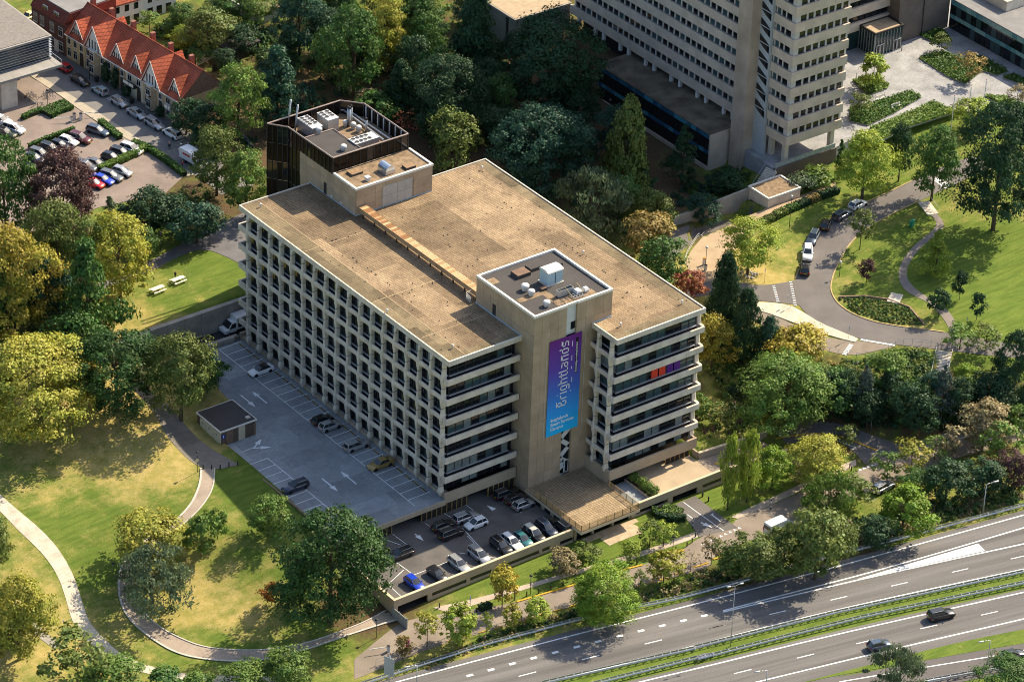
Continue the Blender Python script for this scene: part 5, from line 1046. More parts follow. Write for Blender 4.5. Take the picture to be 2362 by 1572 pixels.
for i in range(9): MB().box(154.2+.79*i,70.78,6.4,154.28+.79*i,70.95,11.2).build('fin', alu, PVb)
for i in range(7): MB().box(154.05,70.9+.75*i,6.4,154.2,70.98+.75*i,11.2).build('fin', alu, PVb)
for a, b in ((154,70.7),): 
    for (x0,y0,x1,y1) in [(154,70.7,161.5,71),(154,75.4,161.5,75.7),(154,71,154.3,75.4),(161.2,71,161.5,75.4)]: MB().box(x0,y0,11.2,x1,y1,11.55).build('roof_edge', dark_m, PVb)
MB().box(154.3,71,11.2,161.2,75.4,11.3).build('roof', MT['tan_gravel_roof'], PVb)
for x in (154.6,155.6,159.0,160.0): MB().box(x,70.7,6.46,x+.9,70.78,8.8).build('door', white_m, PVb); MB().box(x+.12,70.68,6.6,x+.78,70.7,8.65).build('door_pane', dglass, PVb)
GB = thing('glass_building', 'low glass office with teal bands at the right edge of the plaza', 'building', (185,52,6.4)); GB['_base'] = (185.0,52.0,6.4)
MB().box(175.2,20,6,205,72.5,12.6).build('wall', MT['inner_wall'], GB); MB().box(175,20,12.6,205,72.6,12.9).build('roof', pm('grey_roof',(0.22,0.215,0.21),.95,.15,.4), GB)
tb = [glass('teal_band_%d' % i, c, .15) for i, c in enumerate([(0.16,0.34,0.36),(0.10,0.27,0.32),(0.24,0.42,0.42)])]
for i in range(36):
    y = 20+1.45*i
    for z0, z1 in ((11.7,12.7),(8.8,9.6)): MB().box(174.95,y+.02,z0,175.2,y+1.43,z1).build('teal_panel', random.choice(tb), GB)
    for z0, z1 in ((9.65,11.65),(6.6,8.75)): MB().box(175.05,y+.05,z0,175.2,y+1.4,z1).build('window_pane', random.choice([dglass,tglass,dglass]), GB)
MB().box(180,62,12.9,190,70,15).build('roof_unit', concrete, GB)
DW = thing('brick_wing', 'dark windowless brick wing behind the plaza', 'building', (168,78,6.4)); DW['_base'] = (168.0,78.0,6.4)
MB().box(161.6,72.6,6,175,84,16).build('wall', pm('brown_brick',(0.16,0.13,0.11),.9,.15), DW); MB().box(161.4,72.4,16,175.2,84,16.3).build('roof', concrete_b, DW); MB().tube((168,72.5,6.4),(168,72.5,16),.09,.09,6).build('drainpipe', dark_m, DW)
# ================================================================ street with terraced houses (top left)
reds = tiled('red_roof_tile', (0.50,0.125,0.06),(0.40,0.095,0.05),(0.2,0.055,0.035),.3,.34,.05,.8,.3,(.4,.5)); dred = pm('dark_red_tile',(0.20,0.055,0.035),.85,.2,1.5)
TH = R_(5.1); HO = np.array([27.3,120.6]); ax_b = np.array([math.cos(TH),math.sin(TH)]); ax_a = np.array([-math.sin(TH),math.cos(TH)])
trim = pm('white_trim',(0.72,0.70,0.64),.7,.05)
def window(mb_parent, x, y, z, w, hh, facing='w'):
    if facing == 'w':
        f = MB().box(x-.07,y-w/2,z,x+.04,y+w/2,z+hh).build('window', trim, mb_parent, local=True)
        for s in (0,1): MB().box(x-.09,y-w/2+.07+s*(w/2-.03),z+.08,x-.06,y-.05+s*(w/2-.02),z+hh*.66).build('pane', dglass, f, local=True)
        MB().box(x-.09,y-w/2+.07,z+hh*.72,x-.06,y+w/2-.07,z+hh-.08).build('pane', tglass, f, local=True); MB().box(x-.14,y-w/2-.05,z-.1,x+.04,y+w/2+.05,z).build('sill', trim, f, local=True)
    else:
        f = MB().box(x-w/2,y-.07,z,x+w/2,y+.04,z+hh).build('window', trim, mb_parent, local=True); MB().box(x-w/2+.08,y-.09,z+.08,x+w/2-.08,y-.06,z+hh-.08).build('pane', dglass, f, local=True)
def house(s0, s1, wallm, label, dorm, big=False, near=False):
    L = s1-s0; o = HO+ax_a*s0; t = thing('terraced_house', label, 'house', (o[0],o[1],6.0), TH, 'terraced houses in the street')
    ze, zr, D = 5.6, 10.2, 10.4
    MB().box(0,.01,0,D,L-.01,ze).build('wall', wallm, t, local=True)
    gm_ = MB().add([(0,.01,ze),(D,.01,ze),(D/2,.01,zr-.15)],[(0,1,2)]) if near else None
    if near: MB().loft([[(.1,.02,ze-.05),(D-.1,.02,ze-.05),(D/2,.02,zr-.1)],[(.1,.25,ze-.05),(D-.1,.25,ze-.05),(D/2,.25,zr-.1)]]).build('gable_wall', pm('gable_brick',(0.19,0.115,0.085),.9,.2,2), t, local=True)
    MB().loft([[(-.35,y,ze-.25),(D/2,y,zr),(D+.35,y,ze-.25),(D+.35,y,ze-.45),(D/2,y,zr-.2),(-.35,y,ze-.45)] for y in (-.0,L)]).build('roof', reds, t, local=True)
    MB().tube((D/2,0,zr),(D/2,L,zr),.12,.12,6).build('ridge', reds, t, local=True); MB().box(-.5,0,ze-.5,-.3,L,ze-.36).build('gutter', trim, t, local=True)
    MB().box(D/2+.8,L-.5,zr-1.4,D/2+1.7,L+.2,zr+.7).build('chimney', pm('chimney_brick',(0.25,0.11,0.08),.9,.2,3), t, local=True)
    # gabled dormer
    dc, dw, dh, xf = dorm; dz = ze-.1 if not big else ze-.4
    xb = xf+ (dh+.2)*D/2/(zr-ze+.25)+.6
    d = MB().loft([[(xf-.25,dc-dw/2-.2,dz-.1),(xf-.25,dc,dz+dh),(xf-.25,dc+dw/2+.2,dz-.1),(xf-.25,dc+dw/2+.05,dz-.1),(xf-.25,dc,dz+dh-.2),(xf-.25,dc-dw/2-.05,dz-.1)],[(xb+.9,dc-dw/2-.2,dz-.1),(xb+.9,dc,dz+dh),(xb+.9,dc+dw/2+.2,dz-.1),(xb+.9,dc+dw/2+.05,dz-.1),(xb+.9,dc,dz+dh-.2),(xb+.9,dc-dw/2-.05,dz-.1)]]).build('dormer', reds, t, local=True)
    MB().loft([[(xf,dc-dw/2,dz-.2),(xf,dc+dw/2,dz-.2),(xf,dc,dz+dh-.15)],[(xf+.8,dc-dw/2,dz-.2),(xf+.8,dc+dw/2,dz-.2),(xf+.8,dc,dz+dh-.15)]]).build('dormer_gable', trim, d, local=True)
    for sgn in (-1,1): MB().tube((xf-.27,dc+sgn*(dw/2+.25),dz-.15),(xf-.27,dc,dz+dh+.02),.08,.08,5).build('bargeboard', trim, d, local=True)
    n = 4 if dw > 2.6 else 3
    for i in range(n):
        y = dc-dw*.24+dw*.48*i/(n-1); MB().box(xf-.05,y-.14,dz+.1,xf+.02,y+.14,dz+dh*.42).build('pane', dglass, d, local=True)
    nw = 3 if L > 5.8 else 2
    for i in range(nw):
        y = L*(i+.5)/nw; window(t, 0, y, 3.3, 1.0 if nw == 3 else 1.25, 1.75)
        if i == 0: dd = MB().box(-.06,y-.55,.1,.05,y+.55,2.4).build('door', pm('dark_door',(0.06,0.04,0.03),.5), t, local=True); MB().box(-.1,y-.45,2.45,0,y+.45,2.9).build('fanlight', tglass, t, local=True)
        else: window(t, 0, y, .8, 1.1, 1.8)
    return t
tanb = pm('tan_brick',(0.44,0.33,0.21),.9,.15,1.5,.1,12); creamw = pm('cream_render',(0.62,0.52,0.36),.85,.1); yelw = pm('yellow_render',(0.62,0.50,0.27),.85,.1)
house(0,5.2,tanb,'tan brick terraced house at the gable end of the row',(2.5,3.4,3.5,.6),near=True)
h_ = house(5.2,11.5,tanb,'tan brick terraced house with tall white gable and bay',(3.4,5.4,5.2,-.3),True)
house(11.5,17,creamw,'cream terraced house with black balcony below its dormer',(2.7,3.4,3.5,.6)); house(17,23,pm('ochre_brick',(0.34,0.24,0.14),.9,.15,1.5),'ochre terraced house with wide dormer and climbing ivy',(3.0,4.2,3.7,.5))
h2_ = house(23,29.8,tanb,'tan terraced house with tall white gable and round bay',(3.4,5.6,5.2,-.3),True); house(29.8,35.7,yelw,'yellow rendered terraced house at the far end of the row',(2.8,4.0,3.5,.4))
for hs, y in ((h_,3.6),(h2_,3.4)): MB().prism([(-.05,y-1.3),(-.9,y-.8),(-.9,y+.8),(-.05,y+1.3)],.3,5.4).build('bay', tanb, hs, local=True); [window(hs,-.9,y,z,1.3,1.7) for z in (.9,3.4)]; MB().prism([(-.05,y-1.4),(-1.0,y-.9),(-1.0,y+.9),(-.05,y+1.4)],5.4,5.6).build('bay_roof', trim, hs, local=True)
def balcony(s, w, z, label, m_):
    o = HO+ax_a*s; t = thing('balcony', label, 'balcony', (o[0],o[1],6+z), TH)
    MB().box(-1.2,-w/2,0,-.02,w/2,.15).build('floor', m_, t, local=True)
    for i in range(2): MB().box(-1.2,-w/2+.1+i*w/2,.25,-1.14,-.1+i*w/2,.95).build('panel', trim, t, local=True)
    MB().box(-1.24,-w/2,.95,-1.1,w/2,1.05).box(-1.24,-w/2,.1,-1.14,-w/2+.1,1).box(-1.24,w/2-.1,.1,-1.14,w/2,1).build('frame', m_, t, local=True)
balcony(14.6,3.4,2.9,'black framed balcony on the cream terraced house',dark_m); balcony(2.6,2.0,2.9,'small grey balcony on the end house above its door',pm('grey_paint',(0.30,0.31,0.30),.7))
# dark brick house beyond the row
o = HO+ax_a*35.8; t = thing('brick_townhouse', 'dark brick townhouse with bay and mansard beyond the yellow house', 'house', (o[0],o[1],6), TH)
db = pm('purple_brick',(0.13,0.065,0.055),.9,.2,2); MB().box(0,0,0,12,11,7.2).build('wall', db, t, local=True)
MB().loft([[(-.3,y,6.8),(1.2,y,8.9),(12,y,8.9),(12,y,6.8)] for y in (0,11)]).build('mansard', dred, t, local=True); MB().box(1.1,.1,8.9,12,10.9,9.15).build('flat_roof', pm('grey_roof',(0,0,0)), t, local=True)
for y in (1.6,4.4,7.6,9.8):
    for z in (.8,3.9): window(t,0,y,z,1.3,1.9)
for y in (3.2,6.8): window(t,.3,y,7.3,1.6,1.0)
MB().box(-.08,2.4,.1,.02,3.8,2.6).build('garage_door', trim, t, local=True)
# white rear houses
for i, (x0,x1,y0,lb) in enumerate([(36.5,44.2,160.5,'white rendered house with red roof behind the terrace'),(44.3,52,161.2,'white rendered house with tall windows right of the first white house'),(60,68,166,'white house with grey roof at the top edge behind the gardens'),(70,76,172,'cream house with dormer at the top edge above the gardens')]):
    t = thing('white_house', lb, 'house', ((x0+x1)/2,y0,6.2), 0, 'white houses behind the terrace'); w2 = (x1-x0)/2
    MB().box(-w2,0,0,w2,9,5.6).build('wall', pm('white_render',(0.72,0.72,0.70),.8,.06), t, local=True)
    MB().loft([[(x,-.4,5.4),(x,4.5,9.2),(x,9.4,5.4),(x,9.4,5.2),(x,4.5,8.9),(x,-.4,5.2)] for x in (-w2,w2)]).build('roof', reds if i < 2 else felt, t, local=True)
    for x in (-w2*.55,0,w2*.55):
        window(t,x,0,3.4,1.1,1.5,'s'); window(t,x,0,.4,1.4,2.0,'s')
    MB().box(w2-1,4,8,w2-.2,5,10).build('chimney', MT['chimney_brick'], t, local=True)
# street and car park
st = struct(strip_mesh(np.array([(8,230,0),(12.5,190,0),(16.1,152.6,0),(17.7,130,0),(19.2,107.7,0),(20,96,0)],float), np.array([(14,230,0),(18.6,190,0),(22.4,152,0),(24.0,130,0),(25.6,112,0),(27,96,0)],float), .05, 5, .2).build('street', pm('street_grey',(0.19,0.18,0.17),.95,.12,.3)))
struct(strip_mesh(np.array([(18.6,190,0),(22.4,152,0),(24.0,130,0),(25.6,112,0)],float), np.array([(21,190,0),(24.4,155,0),(27.2,121,0),(28.4,111,0)],float), .14, 2, .2).build('pavement', pm('pavement_grey',(0.16,0.15,0.14),.95,.12,.5)))
struct(strip_mesh(np.array([(12.2,178,0),(15.0,148,0),(15.2,130,0),(17.4,117,0),(18.0,104,0)],float), np.array([(12.6,180,0),(16.1,152,0),(17.7,130,0),(18.7,115,0),(19.5,104,0)],float), .12, 2, .2).build('pavement', pm('buff_pavement',(0.40,0.35,0.27),.95,.14,.5)))
for i in range(11):
    y = 148-3.6*i; x0 = 20.4+(152-y)*.093; a_ = MB().obox((x0+.05,y,6.055),.1,1.2,.006,R_(5)).obox((x0+.75,y+.6,6.055),1.4,.1,.006,R_(5)).build('parking_mark', white, st)
rbp = pm('reddish_paving',(0.235,0.19,0.162),.95,.18,.25,.1,5)
struct(flat_poly([(-40,100.5),(-1,103.2),(11.3,101.0),(17.4,104.5),(17.6,117.4),(15.2,130),(14.6,150),(14,154),(-40,154)],6.08).build('car_park', rbp))
# modern building on legs
t = thing('modern_office', 'grey modern office raised on concrete legs with louvred glass front', 'building', (0,150,6)); t['_base'] = (0.0,150.0,6.0)
gcon = pm('dull_concrete',(0.30,0.285,0.26),.9,.15)
MB().box(-45,147.6,12.3,15.2,180,16.6).build('wall', MT['inner_wall'], t); MB().box(-45.2,146.9,16.6,15.7,180,17.0).build('roof_edge', gcon, t); MB().box(-45,147.3,16.9,15.3,180,17.1).build('roof', pm('pebble_roof',(0.21,0.19,0.17),.95,.12,1.5,.15,4), t)
for k in range(8): MB().box(-45,146.85,12.5+.52*k,15.6,147.2,12.58+.52*k).build('louvre', alu, t); MB().box(15.25,147.2,12.5+.52*k,15.6,170,12.58+.52*k).build('louvre', alu, t)
for i in range(39): MB().box(-44+1.52*i,147.45,12.4,-44+1.52*i+1.44,147.58,16.5).build('window_pane', random.choice([tglass,dglass,dglass]), t)
MB().box(-45,143.7,11.8,15.9,180,12.3).build('canopy_slab', gcon, t)
for x in (-8,3.0): MB().box(x,144.3,6,x+3.4,148.5,11.8).build('leg', concrete, t)
MB().box(-44,153,6,12,179,11.8).build('ground_floor', pm('brown_brick',(0,0,0)), t)
for i in range(16): MB().tube((15.8,143.9+2*i,12.3),(15.8,143.9+2*i,13.2),.03,.03,5).build('railing_post', white_m, t)
MB().tube((15.8,143.9,13.2),(15.8,174,13.2),.04,.04,5).build('railing', white_m, t)
# garden walls and sheds behind the terrace
P = W2(Z1,[(1640,10),(1770,80),(1910,165),(2030,105)]); wall_line('garden_wall', P, [q[2]-.2 for q in P], [q[2]+1.9 for q in P], .25, MT['white_render'], 'white garden wall at the top behind the terrace gardens')
P = W2(Z1,[(1480,500),(1690,395)]); wall_line('garden_wall', P, [q[2]-.2 for q in P], [q[2]+1.8 for q in P], .2, pm('pale_wall',(0.52,0.50,0.42),.85), 'pale garden wall beside the small lawn')
P = W2(Z1,[(1600,545),(1810,470)]); wall_line('garden_wall', P, [q[2]-.2 for q in P], [q[2]+1.7 for q in P], .15, dark_m, 'dark fence at the near side of the small lawn', 'fence')
for (a,b,L,Wd,lb,m_) in [(1790,400,7,4.5,'dark flat roofed garden shed beside the small lawn',felt),(1975,135,5,4,'white garage with flat roof at the garden wall',MT['roof_gravel'])]:
    p = G(*Z1(a,b)); t = thing('garden_shed', lb, 'shed', p, R_(5)); MB().box(-L/2,-Wd/2,-.1,L/2,Wd/2,2.3).build('wall', MT['white_render'] if 'white' in lb else dark_m, t, local=True); MB().box(-L/2-.2,-Wd/2-.2,2.3,L/2+.2,Wd/2+.2,2.5).build('roof', m_, t, local=True)
for (pp,lb) in [([(1560,525),(1690,440),(1790,470),(1640,540)],'lawn'),([(1150,260),(1240,230),(1260,265),(1170,300)],'lawn')]:
    road('garden_lawn', verge, Z1, [pp[0],pp[1]], [pp[3],pp[2]], .06, 4)
# ================================================================ vegetation
def leaf_mat(name, col, var=.35, trans=.24):
    m = bpy.data.materials.new('leaf_'+name); m.use_nodes = True; t = m.node_tree; N = t.nodes; L = t.links; b = N['Principled BSDF']; out = N['Material Output']
    b.inputs['Roughness'].default_value = .55; b.inputs['Specular IOR Level'].default_value = .25
    a = N.new('ShaderNodeAttribute'); a.attribute_name = 'tint'; oi = N.new('ShaderNodeObjectInfo')
    sp = N.new('ShaderNodeSeparateColor'); L.new(a.outputs['Color'], sp.inputs[0])
    hsv = N.new('ShaderNodeHueSaturation'); hsv.inputs['Color'].default_value = (*col,1)
    mr = N.new('ShaderNodeMapRange'); mr.inputs[3].default_value = 1-var; mr.inputs[4].default_value = 1+var; L.new(sp.outputs[0], mr.inputs[0])
    mh = N.new('ShaderNodeMapRange'); mh.inputs[3].default_value = .475; mh.inputs[4].default_value = .525; L.new(sp.outputs[1], mh.inputs[0])
    mo = N.new('ShaderNodeMapRange'); mo.inputs[3].default_value = .88; mo.inputs[4].default_value = 1.12; L.new(oi.outputs['Random'], mo.inputs[0])
    mu = N.new('ShaderNodeMath'); mu.operation = 'MULTIPLY'; L.new(mr.outputs[0], mu.inputs[0]); L.new(mo.outputs[0], mu.inputs[1])
    L.new(mh.outputs[0], hsv.inputs['Hue']); L.new(mu.outputs[0], hsv.inputs['Value'])
    L.new(hsv.outputs[0], b.inputs['Base Color'])
    tr = N.new('ShaderNodeBsdfTranslucent'); L.new(hsv.outputs[0], tr.inputs['Color']); mx = N.new('ShaderNodeMixShader'); mx.inputs[0].default_value = trans
    L.new(b.outputs[0], mx.inputs[1]); L.new(tr.outputs[0], mx.inputs[2]); L.new(mx.outputs[0], out.inputs['Surface']); MT['leaf_'+name] = m; return m
LC = dict(dark=(.036,.085,.034), teal=(.040,.105,.060), mid=(.075,.155,.034), light=(.145,.235,.045), lime=(.29,.37,.05), yellow=(.36,.36,.055), olive=(.145,.19,.045), autumn=(.34,.26,.085),
          orange=(.44,.19,.045), red=(.36,.12,.065), deep=(.050,.112,.026), purple=(.12,.065,.06), grey=(.15,.205,.11), blue=(.11,.15,.115), brown=(.29,.24,.12), bright=(.185,.29,.03), gold=(.40,.34,.05))
LM = {k: leaf_mat(k, c) for k, c in LC.items()}
bark = pm('bark', (0.10,0.075,0.05), .95, .25, 3, .2, 14); pbark = pm('pale_bark', (0.30,0.26,0.21), .9, .2, 3)
def nrm(v): return v/np.maximum(np.linalg.norm(v, axis=1), 1e-9)[:,None]
def leaf_mesh(name, C, Nn, size, tint, rng, droop=0.0):
    n = len(C); up = rng.normal(size=(n,3)); t1 = nrm(np.cross(Nn, up)); t2 = np.cross(Nn, t1)
    if droop: t1 = nrm(t1*(1-droop)+np.array([0,0,-1.0])*droop); t2 = nrm(np.cross(Nn, t1))
    s = (size*rng.uniform(.5,1.6,n))[:,None]; asp = rng.uniform(.55,.9,n)[:,None]*(0.45 if droop else 1)
    a, b = t1*s*.5, t2*s*.5*asp
    bend = Nn*s*.12
    V = np.stack([C-a-bend, C-b*1.0+bend*.4, C+a-bend, C+b*1.0+bend*.4], 1).reshape(-1,3)
    me = bpy.data.meshes.new(name); me.vertices.add(4*n); me.vertices.foreach_set('co', V.ravel()); me.loops.add(4*n); me.loops.foreach_set('vertex_index', np.arange(4*n)); me.polygons.add(n)
    me.polygons.foreach_set('loop_start', np.arange(n)*4); me.polygons.foreach_set('loop_total', np.full(n,4)); me.update(calc_edges=True)
    ca = me.color_attributes.new('tint', 'FLOAT_COLOR', 'POINT'); col = np.ones((4*n,4)); col[:,:3] = np.repeat(tint, 4, axis=0); ca.data.foreach_set('color', col.ravel()); return me
def env(shape, z):
    if shape == 'cone': return np.clip((1-z)**.85*1.06, .03, 1)*np.where(z < .1, .6+4*z, 1)
    if shape == 'column': return np.clip(np.sin(np.pi*np.clip(z*.93+.05,0,1))**.55, .05, 1)
    if shape == 'spire': return np.clip((1-z)**.6*np.clip(z*5+.45,0,1), .04, 1)
    return np.sqrt(np.clip(1-(2*z-.92)**2/1.17, .02, 1))
def crown_mesh(shape, seed, clumps, per, crad, leaf, flat=.75, sparse=0.0, droop=0.0):
    """foliage in leaf-sized faces: clumps spread through the crown's volume; unit height, unit width"""
    rng = np.random.default_rng(seed); C = []; Nn = []; T = []
    lob = rng.normal(size=(5,2))
    for k in range(clumps):
        z = rng.uniform(.02,.98) if shape in ('cone','column','spire') else np.clip(rng.beta(1.5,1.25),.02,.98)
        th = rng.uniform(0,2*np.pi); lobe = 1+.19*sum(np.cos((i+1)*th+lob[i,0]*3+lob[i,1]*4*z) for i in range(3))
        R = .5*env(shape,z)*lobe; r = R*(rng.uniform(.22,1)**.42); cr = crad*rng.uniform(.5,1.5)*(1 if shape not in ('cone','spire') else .45+.75*(1-z))
        c = np.array([r*np.cos(th), r*np.sin(th), z]); ct = np.array([rng.uniform(0,1), rng.uniform(0,1)])
        d = nrm(rng.normal(size=(per,3))); d[:,2] = np.where(d[:,2] < -.35, -d[:,2]*.6, d[:,2]); rr = cr*rng.uniform(.45,1.05,per)[:,None]
        P = c + d*rr*np.array([1,1,flat])
        out = nrm(np.array([[c[0]*2, c[1]*2, (z-.4)*1.2]]))
        nn = nrm(d*.75 + out*.45 + rng.normal(size=(per,3))*.42 + np.array([0,0,.22])); C.append(P); Nn.append(nn)
        T.append(np.c_[np.clip(ct[0]*.6+rng.uniform(0,.4,per),0,1), np.clip(ct[1]*.7+rng.uniform(0,.3,per),0,1), np.zeros(per)])
    C = np.concatenate(C); Nn = np.concatenate(Nn); T = np.concatenate(T)
    if sparse: k = rng.random(len(C)) > sparse; C, Nn, T = C[k], Nn[k], T[k]
    C[:,2] = np.maximum(C[:,2], -.03)
    return leaf_mesh('crown', C, Nn, leaf, T, rng, droop)
SH = {}
def shapes(key, *a, n=2, **k): SH[key] = [crown_mesh(a[0], 100*len(SH)+i, *a[1:], **k) for i in range(n)]
shapes('big','round',130,85,.125,.031,n=4); shapes('huge','round',230,105,.105,.024,n=2); shapes('mid','round',75,75,.155,.046,n=4); shapes('small','round',42,55,.19,.078,n=3)
shapes('thin','round',44,36,.15,.066,n=3,sparse=.25); shapes('cone','cone',90,65,.14,.036,n=2,flat=.42); shapes('spire','spire',170,80,.15,.036,n=2,flat=.7)
shapes('column','column',80,60,.17,.055,n=2,flat=1.0); shapes('willow','round',80,70,.13,.062,n=2,droop=.6); shapes('cedar','cone',75,75,.19,.042,n=2,flat=.25); shapes('bush','round',34,60,.24,.085,n=3,flat=.8); shapes('bare','round',26,9,.14,.06,n=1)
def trunk_mesh(seed, limbs, thick=.032, top=.72):
    rng = random.Random(seed); mb = MB(); pts = [(0,0,-.02),(rng.uniform(-.01,.01),rng.uniform(-.01,.01),.25),(rng.uniform(-.02,.02),rng.uniform(-.02,.02),.5),(rng.uniform(-.03,.03),rng.uniform(-.03,.03),top)]
    rad = [thick*1.25,thick*.85,thick*.6,thick*.18]
    for a, b, r0, r1 in zip(pts[:-1],pts[1:],rad[:-1],rad[1:]): mb.tube(a,b,r0,r1,8)
    for i in range(limbs):
        t = rng.uniform(.3,.62); th = i*2.4+rng.uniform(-.4,.4); L = rng.uniform(.16,.30); p = Vector(pts[1]).lerp(Vector(pts[3]), (t-.25)/.47)
        q = p+Vector((math.cos(th)*L*.7,math.sin(th)*L*.7,L*.75)); mb.tube(p,q,thick*.38,thick*.12,6); q2 = q+Vector((math.cos(th+.5)*L*.4,math.sin(th+.5)*L*.4,L*.35)); mb.tube(q,q2,thick*.13,thick*.04,5)
    return mb.mesh('trunk', bark, smooth=True)
TK = [trunk_mesh(i, 7) for i in range(4)]; TKT = [trunk_mesh(10+i, 9, .022, .85) for i in range(3)]; TKB = [trunk_mesh(20+i, 16, .02, .95) for i in range(2)]
trng = random.Random(99)
CB = dict(huge=.12, big=.16, mid=.2, small=.26, thin=.27, cone=.08, spire=.05, column=.1, willow=.12, cedar=.08, bush=.02, bare=.3)
def tree_at(p, Hh, Wd, shape, color, label, group=None, cb=None, pale=False, cat=None):
    cat = cat or ('shrub' if shape == 'bush' else 'tree')
    t = thing({'cone':'conifer','spire':'conifer','cedar':'conifer','column':'poplar_tree','bush':'shrub','willow':'willow_tree'}.get(shape,'broadleaf_tree'), label, cat, (p[0],p[1],p[2]-.05), trng.uniform(0,6.28), group)
    tk = put('trunk', trng.choice(TKB if shape == 'bare' else TKT if shape in ('thin','small','column') else TK), t); rw = max(Wd,Hh*.5); tw = min(Hh, 16)*(1.0 if shape not in ('thin','small') else 1.0)
    tk.scale = (rw*.8, rw*.8, Hh)
    if shape == 'bush': tk.scale = (Hh*.6,Hh*.6,Hh*.8)
    if pale: tk.material_slots[0].link = 'OBJECT'; tk.material_slots[0].material = pbark
    me = trng.choice(SH[shape])
    if not me.materials: me.materials.append(LM['mid'])
    c = put('crown', me, t); f = CB[shape] if cb is None else cb; c.location = (0,0,f*Hh); c.scale = (Wd,Wd,Hh*(1-f)*1.0); c.material_slots[0].link = 'OBJECT'; c.material_slots[0].material = LM[color]
    return t
def tree(u, v, vt, w, shape, color, label, group=None, **k):
    if shape == 'big' and w > 150: shape = 'huge'
    p = G(u, v); s = ppm(p); Hh = max(1.2,(v-vt)/(s*.853)); Wd = w/s*1.04
    Hh = Hh - min(.16*Wd, .12*Hh)   # the crown's far side stands above its tip line in the picture
    return tree_at(p, Hh, Wd, shape, color, label, group, **k)
WG = 'trees of the wood behind the office'
